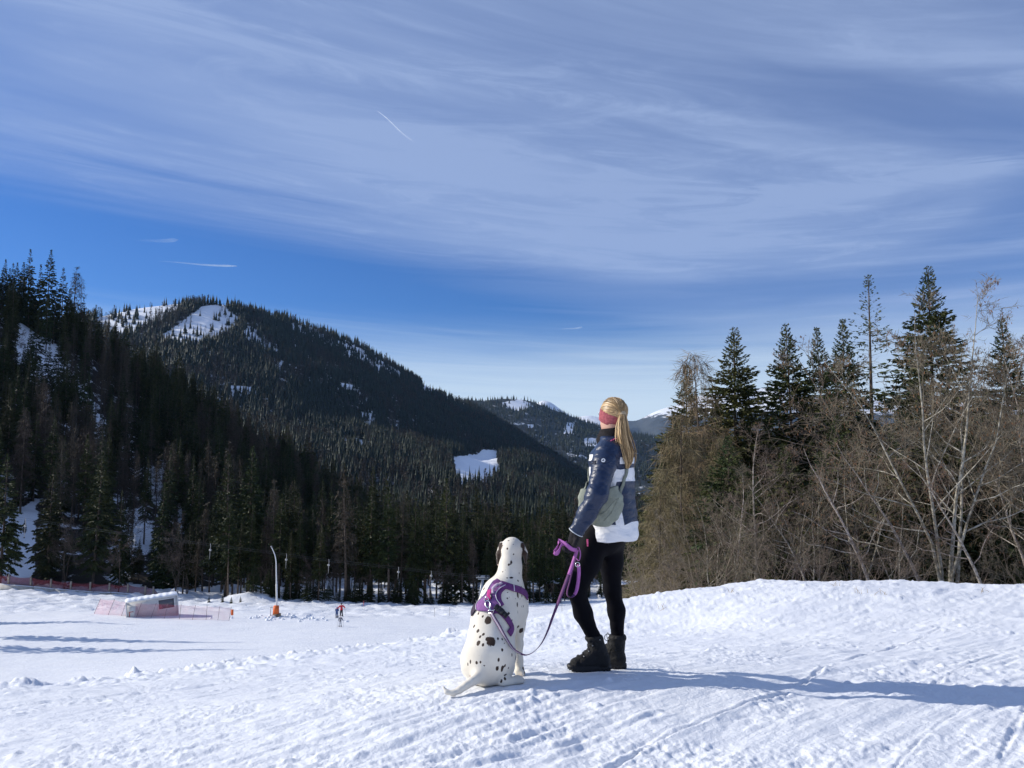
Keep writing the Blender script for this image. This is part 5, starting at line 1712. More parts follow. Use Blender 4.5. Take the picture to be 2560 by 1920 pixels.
def s_torso(p, grow=0.0):
    z = p[..., 2]
    cx = np.interp(z, _tz, _tc); a = np.interp(z, _tz, _ta) + grow; b = np.interp(z, _tz, _tb) + grow
    q = p[..., :2] - np.stack([cx, np.full_like(cx, Yb)], -1)
    u = q @ WF[:2]; v = q @ WL[:2]
    k = np.sqrt((u / a) ** 2 + (v / b) ** 2 + 1e-9)
    d = (k - 1) * np.minimum(a, b) * 0.95
    return np.maximum(d, np.maximum(_tz[0] - grow * 0 - z, z - _tz[-1]))
armL = [W1(680, 640, 4.755), W1(640, 760, 4.705), W1(575, 1045, 4.635), W1(480, 1225, 4.635), W1(378, 1395, 4.655)]
armLr = [0.072, 0.070, 0.060, 0.053, 0.043]
armR = [W1(790, 650, 5.03), W1(800, 800, 5.07), W1(770, 1020, 5.10), W1(660, 1180, 5.12)]
armRr = [0.070, 0.066, 0.056, 0.045]
def arm_len(p, pts):
    """length along the arm of the nearest point"""
    best = None; out = None; acc = 0.0
    for i in range(len(pts) - 1):
        a, b = pts[i], pts[i + 1]; ab = b - a; L = np.linalg.norm(ab)
        t = np.clip(((p - a) @ ab) / (L * L), 0, 1)
        d = np.linalg.norm(p - a - t[..., None] * ab, axis=-1)
        v = acc + t * L
        if best is None: best, out = d, v
        else:
            k = d < best
            best = np.where(k, d, best); out = np.where(k, v, out)
        acc += L
    return out
def jacket_sdf(p):
    d = s_torso(p)
    z = p[..., 2]
    # quilting and creases
    q = 0.0035 * np.abs(np.sin(z * math.pi / 0.062 + 0.6 * perlin(p[..., 0] * 6 + p[..., 1] * 5, z * 4, 3)))
    cr = 0.0045 * perlin(p[..., 0] * 13 + p[..., 1] * 9, z * 16 + p[..., 0] * 9, 5)
    d = d - q - cr
    sL = arm_len(p, armL)
    aL = chain(p, armL, armLr, 0.03)
    aL = aL - 0.0026 * np.abs(np.sin(sL * math.pi / 0.040 + 1.4 * perlin(p[..., 0] * 14, p[..., 2] * 9, 7))) - 0.004 * perlin(p[..., 0] * 24 + p[..., 1] * 11, p[..., 2] * 30 - p[..., 0] * 14, 9)
    wrist = armL[-1]; wd = (armL[-1] - armL[-2]); wd = wd / np.linalg.norm(wd)
    aL = np.maximum(aL, (p - wrist) @ wd - 0.004)
    aR = chain(p, armR, armRr, 0.03)
    wd2 = (armR[-1] - armR[-2]); wd2 = wd2 / np.linalg.norm(wd2)
    aR = np.maximum(aR, (p - armR[-1]) @ wd2 - 0.004)
    d = smin(d, aR, 0.02)
    k = np.interp(z, [armL[1][2] - 0.05, armL[0][2] + 0.02], [0.010, 0.045])
    h = np.clip(0.5 + 0.5 * (aL - d) / k, 0, 1)
    d = aL + (d - aL) * h - k * h * (1 - h)
    # slack hood lying round the neck
    c = W1(745, 560, Yb)
    q2 = p - c
    rad = np.sqrt((q2 @ WF / 1.0) ** 2 + (q2 @ WL / 1.15) ** 2 + 1e-9)
    zz = q2[..., 2] + 0.22 * (q2 @ WF) * -1.0 * 0.0 - 0.0
    back = np.clip(-(q2 @ WF) / 0.1, -1, 1)
    tor = np.sqrt((rad - 0.083 - 0.012 * back) ** 2 + (zz - 0.016 + 0.02 * back) ** 2) - (0.026 + 0.008 * back)
    tor = tor - 0.003 * perlin(p[..., 0] * 30, p[..., 1] * 30 + p[..., 2] * 20, 15)
    return smin(d, tor, 0.012)
def poly_sd(x, y, poly):
    """signed distance to a polygon, positive inside"""
    poly = np.asarray(poly, float)
    best = np.full(np.shape(x), 1e9)
    for i in range(len(poly)):
        a = poly[i]; b = poly[(i + 1) % len(poly)]; ab = b - a
        t = np.clip(((x - a[0]) * ab[0] + (y - a[1]) * ab[1]) / (ab @ ab), 0, 1)
        best = np.minimum(best, np.hypot(x - a[0] - t * ab[0], y - a[1] - t * ab[1]))
    return np.where(in_poly(x, y, poly), best, -best)
def nylon(name, attr_name, c0, c1, thr=0.0, soft=1.5):
    m = bpy.data.materials.new(name)
    m.use_nodes = True
    t = m.node_tree; L = t.links.new
    b = t.nodes['Principled BSDF']
    b.inputs['Roughness'].default_value = 0.4
    b.inputs['Specular IOR Level'].default_value = 0.45
    at = N(t, 'ShaderNodeAttribute', attribute_name=attr_name)
    mx = N(t, 'ShaderNodeMix', data_type='RGBA')
    L(sstep(t, at.outputs['Fac'], thr - soft, thr + soft), mx.inputs[0])
    mx.inputs[6].default_value = (*c0, 1); mx.inputs[7].default_value = (*c1, 1)
    L(mx.outputs[2], b.inputs['Base Color'])
    tc = N(t, 'ShaderNodeTexCoord')
    mp = N(t, 'ShaderNodeMapping'); mp.inputs['Scale'].default_value = (1, 1, 2.0); mp.inputs['Rotation'].default_value = (0.3, 0.5, 0)
    L(tc.outputs['Object'], mp.inputs[0])
    n = N(t, 'ShaderNodeTexNoise', ins={'Scale': 13.0, 'Detail': 2.5, 'Roughness': 0.5, 'Distortion': 1.2})
    L(mp.outputs[0], n.inputs[0])
    bp = N(t, 'ShaderNodeBump', ins={'Strength': 0.45, 'Distance': 0.02})
    L(n.outputs[0], bp.inputs['Height']); L(bp.outputs[0], b.inputs['Normal'])
    return m

def build_woman():
    R = np.random.default_rng(91)
    base = (FOOT_L + FOOT_R) / 2
    root = empty('person', tuple(base), label='woman in navy and white jacket standing in the snow holding a purple leash', cat='person')
    inv = Matrix.Translation(-Vector(root.location))
    def part(name, me, parent=root):
        o = obj(name, me, parent)
        if parent is root:
            o.matrix_parent_inverse = inv
        return o
    M_SKIN = mat('skin', (0.62, 0.37, 0.27), 0.5, 0.35, var=0.12, vscale=12)
    M_BLACK = mat('black_jersey', (0.010, 0.010, 0.014), 0.62, 0.25, var=0.2, vscale=20, bump=0.15, bscale=80)
    M_GLOVE = mat('charcoal_knit', (0.030, 0.027, 0.030), 0.9, 0.15, var=0.3, vscale=40, bump=0.4, bscale=220)
    # -------- legs
    legL = [W2(590, 170, 4.87), W2(500, 420, 4.83), W2(400, 690, 4.80), W2(465, 920, 4.825), W2(572, 1165, 4.86), W2(590, 1260, 4.86)]
    rL = [0.096, 0.083, 0.054, 0.052, 0.037, 0.036]
    legR = [W2(735, 170, 4.97), W2(742, 420, 4.985), W2(752, 690, 4.99), W2(795, 900, 5.0), W2(806, 1165, 5.0), W2(812, 1260, 5.0)]
    rR = [0.090, 0.071, 0.051, 0.050, 0.035, 0.034]
    hipc = W2(690, 110, 4.92)
    Hax = np.stack([WF, WL, UP], 1)
    def legs(p, g=0.0):
        a = chain(p, legL, [r + g for r in rL], 0.03); b = chain(p, legR, [r + g for r in rR], 0.03)
        d = np.minimum(a, b)
        d = smin(a, b, 0.012)
        d = smin(d, s_ell(p, hipc, (0.125 + g, 0.165 + g, 0.15 + g), Hax), 0.03)
        return d
    # -------- head
    hc = W1(723, 296, 4.90)
    Hh = np.stack([HF, HL, UP], 1)
    def head(p, g=0.0):
        d = s_ell(p, hc + HF * -0.008 + UP * 0.012, (0.087 + g, 0.068 + g, 0.095 + g), Hh)
        d = smin(d, s_ell(p, hc + HF * 0.032 - UP * 0.052, (0.058 + g, 0.054 + g, 0.062 + g), Hh), 0.03)
        return d
    def face(p):
        d = smin(head(p), s_cone(p, hc + HF * 0.088 + UP * 0.012, hc + HF * 0.108 - UP * 0.020, 0.008, 0.012), 0.012)     # nose
        d = smin(d, s_ell(p, hc + HF * 0.078 - UP * 0.058, (0.014, 0.022, 0.009), Hh), 0.01)                              # lips
        d = smin(d, s_ell(p, hc + HF * 0.068 - UP * 0.095, (0.022, 0.024, 0.018), Hh), 0.02)                              # chin
        for s in (-1, 1):
            d = smin(d, s_ell(p, hc + HL * 0.066 * s - HF * 0.004 - UP * 0.008, (0.016, 0.006, 0.028), Hh), 0.006)        # ears
            d = -smin(-d, s_ell(p, hc + HF * 0.088 + HL * 0.032 * s + UP * 0.012, (0.012, 0.018, 0.011), Hh), 0.008)      # eye sockets
        return d
    nb = W1(742, 520, Yb)
    def body_sdf(p):
        d = face(p)
        d = smin(d, s_cone(p, hc - UP * 0.06 - HF * 0.012, nb, 0.056, 0.062), 0.03)
        d = smin(d, s_torso(p, -0.045), 0.03)
        d = smin(d, chain(p, armL, [r * 0.6 for r in armLr], 0.02), 0.02)
        d = smin(d, chain(p, armR, [r * 0.6 for r in armRr], 0.02), 0.02)
        return smin(d, legs(p, -0.008), 0.03)
    V, F = surface_net(body_sdf, (0.22, 4.50, 0.05), (0.82, 5.25, 1.80), 0.009)
    part('body', new_mesh('woman_body', relax(V, F, 1, 0.3), [F], True, [M_SKIN]))
    for s in (-1, 1):
        g = Geo(); g.ball(hc + HF * 0.080 + HL * 0.032 * s + UP * 0.012, 0.0125); part('eye', g.mesh('woman_eye', mat('eye', (0.25, 0.3, 0.35), 0.1, 0.6)))
    # -------- leggings
    cut = W2(0, 1215, 4.9)[2]
    def leg_sdf(p):
        d = legs(p, 0.002) - 0.003 * perlin(p[..., 0] * 18 + p[..., 1] * 8, p[..., 2] * 26, 21) * smooth(0.5, 0.25, p[..., 2]) - 0.0018 * np.sin(p[..., 2] * 260) * smooth(0.34, 0.24, p[..., 2])
        return np.maximum(d, cut - p[..., 2])
    V, F = surface_net(leg_sdf, (0.20, 4.62, 0.15), (0.86, 5.20, 1.08), 0.0075)
    part('leggings', new_mesh('leggings', relax(V, F, 1, 0.3), [F], True, [mat('black_leggings', (0.0035, 0.0035, 0.006), 0.7, 0.08, var=0.2, vscale=15, bump=0.1, bscale=60)]))
    # -------- boots
    M_BOOT = mat('black_nubuck', (0.016, 0.016, 0.017), 0.7, 0.25, var=0.4, vscale=25, bump=0.5, bscale=60)
    M_SOLE = mat('black_rubber', (0.011, 0.011, 0.012), 0.55, 0.35, bump=0.3, bscale=50)
    M_LACE = mat('dark_lace', (0.03, 0.03, 0.033), 0.8)
    def boot(leg, heel, toe, foot_z):
        ank = leg[-2]
        fd = toe - heel; fd[2] = 0; Lf = np.linalg.norm(fd); fd = fd / Lf
        sd = np.array((-fd[1], fd[0], 0))
        hz = foot_z + 0.028
        h0 = np.array((heel[0], heel[1], hz)) + fd * 0.045
        def up(p):
            top = ank + np.array((0, 0, 0.0))
            d = s_cone(p, np.array((top[0], top[1], foot_z + 0.20)), h0 + np.array((0, 0, 0.05)) + fd * 0.012, 0.051, 0.046)
            d = smin(d, s_cone(p, h0 + np.array((0, 0, 0.022)), h0 + fd * (Lf - 0.10) + np.array((0, 0, 0.016)), 0.043, 0.041), 0.03)
            d = smin(d, s_cone(p, h0 + fd * 0.04 + np.array((0, 0, 0.095)), h0 + fd * 0.12 + np.array((0, 0, 0.035)), 0.042, 0.036), 0.03)
            d = d - 0.002 * perlin(p[..., 0] * 40, p[..., 2] * 40 + p[..., 1] * 30, 33)
            # padded collar
            d = smin(d, np.sqrt((np.linalg.norm(p[..., :2] - top[:2], axis=-1) - 0.044) ** 2 + (p[..., 2] - foot_z - 0.190) ** 2) - 0.012, 0.01)
            d = np.maximum(d, p[..., 2] - foot_z - 0.212)
            return np.maximum(d, foot_z + 0.022 - p[..., 2])
        lo = np.minimum(heel, toe) - 0.1; hi = np.maximum(heel, toe) + 0.1
        V, F = surface_net(up, (lo[0], lo[1], foot_z - 0.02), (hi[0], hi[1], foot_z + 0.25), 0.006)
        b = part('boot', new_mesh('boot_upper', relax(V, F, 1, 0.3), [F], True, [M_BOOT]))
        # sole with lugs
        t = np.linspace(0, 2 * math.pi, 40, endpoint=False)
        x = np.cos(t); y = np.sin(t)
        lx = (Lf / 2 + 0.004) * np.sign(x) * np.abs(x) ** 0.75
        wid = 0.044 + 0.007 * np.clip(lx / 0.1, -1, 1)
        ly = wid * np.sign(y) * np.abs(y) ** 0.75
        c = (heel + toe) / 2
        ring = lambda sc, z, tip: np.stack([c[0] + fd[0] * lx * sc + sd[0] * ly * sc, c[1] + fd[1] * lx * sc + sd[1] * ly * sc, z + tip * np.maximum(lx - 0.06, 0) ** 2 * 3], 1)
        rows = [ring(0.90, foot_z + 0.004, 1), ring(0.98, foot_z + 0.006, 1), ring(1.0, foot_z + 0.018, 1), ring(0.985, foot_z + 0.034, 0.5), ring(0.92, foot_z + 0.040, 0.5)]
        g = Geo(); g.add(np.vstack(rows), grid_faces(5, 40, True))
        n0 = g.n
        g.add([[c[0], c[1], foot_z + 0.004], [c[0], c[1], foot_z + 0.040]], np.zeros((0, 3), int))
        i = np.arange(40)
        g.T.append(np.stack([np.full(40, n0), (i + 1) % 40, i], 1)); g.mt.append(np.zeros(40, int))
        g.T.append(np.stack([np.full(40, n0 + 1), 160 + i, 160 + (i + 1) % 40], 1)); g.mt.append(np.zeros(40, int))
        obj('sole', g.mesh('boot_sole', M_SOLE), b)
        for k in range(0, 40, 2):                                    # lugs round the edge
            q = rows[1][k]
            gg = Geo(); dv = q - c; dv[2] = 0; a = math.atan2(dv[1], dv[0])
            gg.box((q[0] - dv[0] * 0.06, q[1] - dv[1] * 0.06, q[2] + 0.002), (0.014, 0.011, 0.016), rotz(a))
            obj('lug', gg.mesh('boot_lug', M_SOLE, False), b)
        # laces: crossings up the instep and a bow
        g = Geo()
        pts = []
        for k in range(7):
            q = h0 + fd * (0.155 - 0.017 * k) + np.array((0, 0, 0.045 + 0.020 * k))
            pts.append(q + sd * (0.024 if k % 2 else -0.024))
        pts = onto(up, spline(np.array(pts), 40), 0.003)
        g.tube(pts, 0.0028, 5)
        pts2 = onto(up, spline(np.array(pts[::6]) @ np.eye(3) + sd * 0.0, 8), 0.004)
        q = pts[-1]
        for s in (-1, 1):
            a = np.linspace(0, 2 * math.pi, 14)
            lp = q + fd * 0.008 + (fd * 0.6 + sd * s * 0.8)[None] * (0.022 * (1 - np.cos(a)))[:, None] + np.array((0, 0, 1.0))[None] * (0.02 * np.sin(a))[:, None] - np.array((0, 0, 0.008))
            g.tube(lp, 0.0022, 5)
            g.tube(spline(np.array([q, q + fd * 0.016 + sd * s * 0.012 - UP * 0.012, q + fd * 0.018 + sd * s * 0.016 - UP * 0.045]), 8), 0.0022, 5)
        obj('lace', g.mesh('boot_lace', M_LACE), b)
        for k in range(4):
            q = onto(up, (h0 + fd * (0.13 - 0.03 * k) + np.array((0, 0, 0.065 + 0.032 * k)) - 0.028 * sd * (1 if sd[1] > 0 else -1))[None], 0.002)[0]
            gg = Geo(); gg.ball(q, 0.0045, None, 0, 8, 5); obj('eyelet', gg.mesh('boot_eyelet', mat('dull_metal', (0.35, 0.35, 0.36), 0.35, 0.5, metal=0.9)), b)
        return b
    heelL = W2(735, 1400, 4.87); toeL = W2(312, 1400, 4.825)
    heelR = W2(890, 1400, 4.99); toeR = W2(560, 1400, 5.06)
    zl = float(fore(np.array([FOOT_L[0]]), np.array([FOOT_L[1]]))[0]); zr = float(fore(np.array([FOOT_R[0]]), np.array([FOOT_R[1]]))[0])
    boot(legL, heelL, toeL, zl - 0.004)
    boot(legR, heelR, toeR, zr - 0.004)
    # -------- jacket
    V, F = surface_net(jacket_sdf, (0.18, 4.50, 0.72), (0.92, 5.26, 1.60), 0.0068)
    V = relax(V, F, 1, 0.25)
    px, py = to_px(V)
    x = (px - 1340) / 0.26529; y = (py - 960) / 0.26529
    white = np.full(len(V), -50.0)
    for poly in ([(790, 690), (1100, 690), (1100, 742), (790, 755)], [(742, 800), (800, 808), (860, 795), (950, 782), (1100, 790), (1100, 915), (880, 915), (760, 922), (740, 1000), (700, 1060), (640, 1060), (640, 980), (700, 930)],
                 [(735, 1050), (790, 1110), (805, 1180), (832, 1320), (826, 1500), (750, 1500), (755, 1330), (730, 1200)], [(470, 1330), (640, 1322), (830, 1335), (900, 1300), (1100, 1270), (1100, 1520), (470, 1520)],
                 [(560, 1150), (600, 1150), (560, 1230), (500, 1290), (495, 1250)],
                 [(380, 782), (562, 780), (545, 912), (380, 912)], [(380, 672), (585, 660), (570, 722), (380, 726)]):
        white = np.maximum(white, poly_sd(x, y, poly))
    onarm = chain(V, armL, armLr, 0.03) - 0.006
    tor = s_torso(V) - 0.008
    isarm = (onarm < tor) & (V[:, 1] < 4.95)
    isR = chain(V, armR, armRr, 0.03) - 0.006 < tor
    white = np.where(isarm | isR | (y < 640), -50.0, white)
    me = new_mesh('jacket', V, [F], True, [nylon('quilted_nylon', 'white', (0.010, 0.023, 0.062), (0.82, 0.82, 0.83))])
    attr(me, 'white', white)
    jk = part('jacket', me)
    M_PINK = mat('pink_lining', (0.75, 0.12, 0.30), 0.6)
    def on_j(x, y): return cast(jacket_sdf, 1340 + x * 0.26529, 960 + y * 0.26529, 3.8, 5.6)
    # sleeve badge: white disc with a dark mark
    q = on_j(634, 720); nr = grad(jacket_sdf, q[None])[0]
    u = np.cross(UP, nr); u /= np.linalg.norm(u); w = np.cross(nr, u)
    g = Geo(); a = np.arange(20) * 2 * math.pi / 20
    for r0, dz, mi in ((0.020, 0.002, 1), (0.0125, 0.004, 0)):
        ring = onto(jacket_sdf, q + (np.cos(a)[:, None] * u + np.sin(a)[:, None] * w) * r0, dz)
        c = onto(jacket_sdf, q[None], dz + 0.001)
        g.add(np.vstack([ring, c]), np.stack([np.arange(20), (np.arange(20) + 1) % 20, np.full(20, 20)], 1), mi)
    tr = onto(jacket_sdf, q + u * np.array([[-0.008], [0.0], [0.007], [0.001]]) + w * np.array([[-0.005], [0.006], [-0.001], [-0.004]]), 0.0065)
    g.add(tr, [(0, 3, 2, 1)], 2)
    obj('sleeve_badge', g.mesh('sleeve_badge', [mat('badge_white', (0.75, 0.76, 0.78), 0.5), mat('badge_navy', (0.02, 0.03, 0.06), 0.5), mat('badge_black', (0.012, 0.014, 0.02), 0.5)]), jk)
    # lettering on the chest: dark strokes C and E seen at the edge of the white panel
    g = Geo()
    for x0, strokes in ((520, 'C'), (552, 'E')):
        lines = [[(x0 - 12, 728), (x0 + 12, 726)], [(x0 - 12, 752), (x0 + 12, 750)], [(x0 - 12, 728), (x0 - 12, 752)]] + ([[(x0 - 12, 740), (x0 + 10, 738)]] if strokes == 'E' else [])
        for ln in lines:
            c = [on_j(*k) for k in ln]
            if any(k is None for k in c): continue
            c = onto(jacket_sdf, spline(np.array(c), 6), 0.002)
            ribbon(g, c, np.cross(norm(np.gradient(c, axis=0)), grad(jacket_sdf, c)), 0.006, 0.002)
    if g.n: obj('chest_lettering', g.mesh('chest_lettering', mat('print_navy', (0.015, 0.02, 0.04), 0.5), False), jk)
    # collar lining and side zip
    c = np.array([k for k in (on_j(*q) for q in ((705, 536), (735, 521), (775, 513))) if k is not None])
    g = Geo(); g.tube(onto(jacket_sdf, spline(c, 14), 0.002), 0.0032, 6); obj('hood_lining', g.mesh('hood_lining', M_PINK), jk)
    c = np.array([k for k in (cast(lambda p: s_torso(p) - 0.004, 1340 + x_ * 0.26529, 960 + y_ * 0.26529, 3.8, 5.6) for x_, y_ in ((497, 1345), (497, 1390), (497, 1430))) if k is not None])
    if len(c) > 1:
        g = Geo(); g.tube(onto(jacket_sdf, spline(c, 10), 0.002), 0.0035, 6); obj('side_zip', g.mesh('side_zip', M_PINK), jk)
    q = W1(486, 1462, 4.745)
    g = Geo(); ribbon(g, np.array([q, q + (0, 0, -0.02), q + (0, 0, -0.036)]), np.array((1.0, 0.2, 0)), 0.009, 0.004); g.box(q + (0, 0, -0.039), (0.008, 0.005, 0.008)); obj('zip_pull', g.mesh('zip_pull', M_PINK, False), jk)
    # pale piping along cuff and hem
    wd = norm(armL[-1] - armL[-2]); u = norm(np.cross(wd, UP)); w = np.cross(wd, u); a = np.linspace(0, 2 * math.pi, 26)
    ring = armL[-1] + wd * 0.002 + (np.cos(a)[:, None] * u + np.sin(a)[:, None] * w) * 0.0445
    g = Geo(); g.tube(ring, 0.0032, 6, 0, False); obj('cuff_piping', g.mesh('cuff_piping', mat('pale_piping', (0.62, 0.64, 0.66), 0.5)), jk)
    # -------- neck gaiter
    def gaiter(p):
        a = W1(722, 425, 4.90); b = W1(738, 560, 4.90)
        d = s_cone(p, a, b, 0.069, 0.083)
        d = smin(d, s_cone(p, W1(675, 470, 4.93), W1(640, 540, 4.94), 0.052, 0.048), 0.03)
        d = d - 0.006 * np.abs(perlin(p[..., 0] * 9 + p[..., 1] * 6, p[..., 2] * 34 + p[..., 0] * 16, 37)) * 2
        top = hc - UP * 0.086 + HF * 0.0
        return np.maximum(d, (p - top) @ norm(np.array((-0.10, 0, 1.0))) - 0.006)
    V, F = surface_net(gaiter, (0.32, 4.72, 1.20), (0.68, 5.1, 1.62), 0.0065)
    part('neck_gaiter', new_mesh('neck_gaiter', relax(V, F, 1, 0.3), [F], True, [mat('black_fleece', (0.022, 0.020, 0.022), 0.9, 0.15, var=0.3, vscale=30)]))
    # -------- headband
    def plane(p, A, B):
        n_ = np.cross(HL, B - A); n_ = n_ / np.linalg.norm(n_)
        if n_[2] < 0: n_ = -n_
        return (p - A) @ n_
    A0, B0 = hc + HF * 0.09 + UP * 0.062, hc - HF * 0.09 - UP * 0.020
    A1, B1 = hc + HF * 0.09 - UP * 0.020, hc - HF * 0.085 - UP * 0.098
    def hb(p):
        q = p - hc
        ang = np.arctan2(q @ HL, q @ HF)
        d = head(p, 0.009) - 0.0026 * np.abs(np.sin(ang * 19))
        return np.maximum(d, np.maximum(plane(p, A0, B0), -plane(p, A1, B1)))
    V, F = surface_net(hb, tuple(hc - 0.15), tuple(hc + 0.15), 0.0052)
    part('headband', new_mesh('headband', relax(V, F, 1, 0.25), [F], True, [mat('rose_knit', (0.46, 0.125, 0.145), 0.9, 0.15, var=0.3, vscale=60, bump=0.5, bscale=260)]))
    # -------- hair
    M_HAIR = bpy.data.materials.new('blond_hair')
    M_HAIR.use_nodes = True
    t = M_HAIR.node_tree; L = t.links.new
    b = t.nodes['Principled BSDF']; b.inputs['Roughness'].default_value = 0.42; b.inputs['Specular IOR Level'].default_value = 0.5
    at = N(t, 'ShaderNodeAttribute', attribute_name='strand')
    cr = N(t, 'ShaderNodeValToRGB')
    cr.color_ramp.elements[0].color = (0.10, 0.060, 0.026, 1); cr.color_ramp.elements[1].color = (0.68, 0.47, 0.24, 1)
    e = cr.color_ramp.elements.new(0.5); e.color = (0.38, 0.245, 0.110, 1)
    L(at.outputs['Fac'], cr.inputs[0]); L(cr.outputs[0], b.inputs['Base Color'])
    tie = W1(808, 285, 4.815)
    def cap(p):
        d = head(p, 0.008)
        d = smin(d, s_cone(p, hc - HF * 0.06 + UP * 0.03, tie, 0.05, 0.02), 0.03)
        return np.maximum(np.maximum(d, -(plane(p, A0, B0) + 0.006)), (p - hc) @ norm(HF * 0.9 - UP * 0.35) - 0.062)
    V, F = surface_net(cap, tuple(hc - 0.16), tuple(hc + 0.16), 0.0052)
    V = relax(V, F, 1, 0.3)
    dv = norm(V - tie)
    ax_ = norm(hc - tie)
    ang = np.arctan2(dv @ norm(np.cross(ax_, UP)), dv @ norm(np.cross(ax_, np.cross(ax_, UP))))
    st = 0.5 + 0.55 * fbm(ang * 9, np.linalg.norm(V - tie, axis=1) * 3, 3, 61, 0.7) - 0.25 * smooth(0.05, 0.10, (V - hc) @ UP)
    nrm = grad(cap, V)
    V = V + nrm * (0.0022 * np.sin(ang * 46))[:, None]
    me = new_mesh('hair_cap', V, [F], True, [M_HAIR]); attr(me, 'strand', np.clip(st, 0, 1))
    hair = part('hair', me)
    path = spline([tie + np.array((-0.004, 0.02, 0.004)), tie + np.array((0.004, -0.012, 0.0)), W1(818, 345, 4.785), W1(822, 440, 4.765), W1(838, 545, 4.755), W1(862, 650, 4.75), W1(872, 735, 4.75), W1(862, 790, 4.752)], 16)
    wprof = np.array([0.012, 0.013, 0.022, 0.032, 0.038, 0.042, 0.044, 0.046, 0.047, 0.047, 0.046, 0.043, 0.037, 0.029, 0.019, 0.008])
    g = Geo(); sv = []
    for i in range(210):
        a = R.uniform(0, 2 * math.pi); rr = R.random() ** 0.5
        e = int(R.integers(12, 17)); e = min(e, 16)
        k = np.arange(e)
        wav = 0.006 * np.sin(k * R.uniform(0.4, 0.8) + R.uniform(0, 6)) * k / 15
        off = np.stack([np.cos(a) * rr * wprof[:e] * 0.88 + wav, np.sin(a) * rr * wprof[:e] * 0.55, R.normal(0, 0.003, e)], 1)
        if R.random() < 0.06: off[:, 0] += np.linspace(0, 1, e) ** 2 * R.uniform(-0.03, 0.04)
        n0 = g.n
        g.tube(path[:e] + off, np.interp(k, [0, 2, e - 3, e - 1], [0.003, 0.0045, 0.004, 0.0008]), 4, 0, False)
        sv.append(np.full(g.n - n0, np.clip(R.normal(0.62, 0.26), 0, 1)))
    me = g.mesh('ponytail', M_HAIR); attr(me, 'strand', np.concatenate(sv))
    obj('ponytail', me, hair)
    g = Geo(); sv = []
    for i in range(40):                                  # loose hairs over the crown
        a = R.uniform(-1.2, 1.2); q0 = hc + HF * R.uniform(-0.02, 0.07) + HL * math.sin(a) * 0.07 + UP * 0.10
        pts = onto(cap, spline([q0, (q0 + tie) / 2 + UP * 0.03, tie], 10), R.uniform(0.001, 0.005))
        g.tube(pts, 0.0011, 3, 0, False)
    me = g.mesh('loose_hair', M_HAIR); attr(me, 'strand', np.full(len(me.vertices), 0.7)); obj('loose_strands', me, hair)
    g = Geo(); a = np.linspace(0, 2 * math.pi, 18)
    pd = norm(path[3] - path[1]); u = norm(np.cross(pd, UP + 0.1)); w = np.cross(pd, u)
    for k in (-0.008, 0.0, 0.008):
        g.tube(path[1] + pd * (k + 0.004) + (np.cos(a)[:, None] * u + np.sin(a)[:, None] * w) * 0.0175, 0.0045, 6, 0, False)
    obj('hair_tie', g.mesh('hair_tie', mat('beige_band', (0.45, 0.36, 0.24), 0.6)), hair)
    # -------- left glove: knuckles and five fingers closed round the leash
    wr = armL[-1]; pc = W1(350, 1468, 4.655)
    hd = norm(pc - wr)                                   # down the hand
    acr = norm(np.array((-0.55, 0.80, 0.0)) - hd * np.dot(np.array((-0.55, 0.80, 0.0)), hd))   # across the knuckles
    pn = np.cross(hd, acr)                               # palm faces away from the arm's outside
    if pn[0] > 0: pn = -pn
    def glove(p):
        d = s_cone(p, wr + hd * -0.03, wr + hd * 0.02, 0.035, 0.031)
        d = smin(d, s_ell(p, pc, (0.046, 0.040, 0.021), np.stack([hd, acr, pn], 1)), 0.02)
        for i, (o, L_) in enumerate(((-0.030, 0.030), (-0.010, 0.034), (0.010, 0.032), (0.029, 0.026))):
            k0 = pc + hd * 0.036 + acr * o
            k1 = k0 + hd * L_ + pn * -0.004 * -1
            k2 = k1 + hd * 0.004 + pn * 0.026
            k3 = k2 - hd * 0.022 + pn * 0.006
            f = chain(p, [k0, k1, k2, k3], [0.0115, 0.0105, 0.0098, 0.0085], 0.005)
            d = smin(d, f, 0.006)
        t0 = pc + acr * -0.036 - hd * 0.012 + pn * 0.006
        f = chain(p, [t0, t0 + hd * 0.032 - acr * 0.014 + pn * 0.012, t0 + hd * 0.056 - acr * 0.002 + pn * 0.022], [0.014, 0.0125, 0.0095], 0.006)
        return smin(d, f, 0.010) - 0.0012 * perlin(p[..., 0] * 60, p[..., 2] * 60 + p[..., 1] * 50, 43)
    V, F = surface_net(glove, tuple(pc - 0.16), tuple(pc + 0.16), 0.0042)
    part('glove', new_mesh('glove', V, [F], True, [M_GLOVE]))
    wr2 = armR[-1]; hd2 = norm(armR[-1] - armR[-2])
    def glove2(p):
        d = s_cone(p, wr2 - hd2 * 0.03, wr2 + hd2 * 0.03, 0.033, 0.028)
        d = smin(d, s_ell(p, wr2 + hd2 * 0.06, (0.045, 0.025, 0.035)), 0.02)
        for o in (-0.024, -0.008, 0.008, 0.024):
            d = smin(d, chain(p, [wr2 + hd2 * 0.09 + UP * o, wr2 + hd2 * 0.125 + UP * o, wr2 + hd2 * 0.14 + UP * o - WL * 0.02], [0.011, 0.010, 0.008], 0.005), 0.006)
        return smin(d, s_cone(p, wr2 + hd2 * 0.05 + UP * 0.03, wr2 + hd2 * 0.09 + UP * 0.055, 0.013, 0.009), 0.01)
    V, F = surface_net(glove2, tuple(wr2 - 0.2), tuple(wr2 + 0.2), 0.0065)
    part('glove', new_mesh('glove_hidden', V, [F], True, [M_GLOVE]))

    # ================= shoulder bag (worn, a thing of its own)
    M_SAGE = mat('sage_canvas', (0.30, 0.325, 0.265), 0.72, 0.25, var=0.2, vscale=18, bump=0.3, bscale=160)
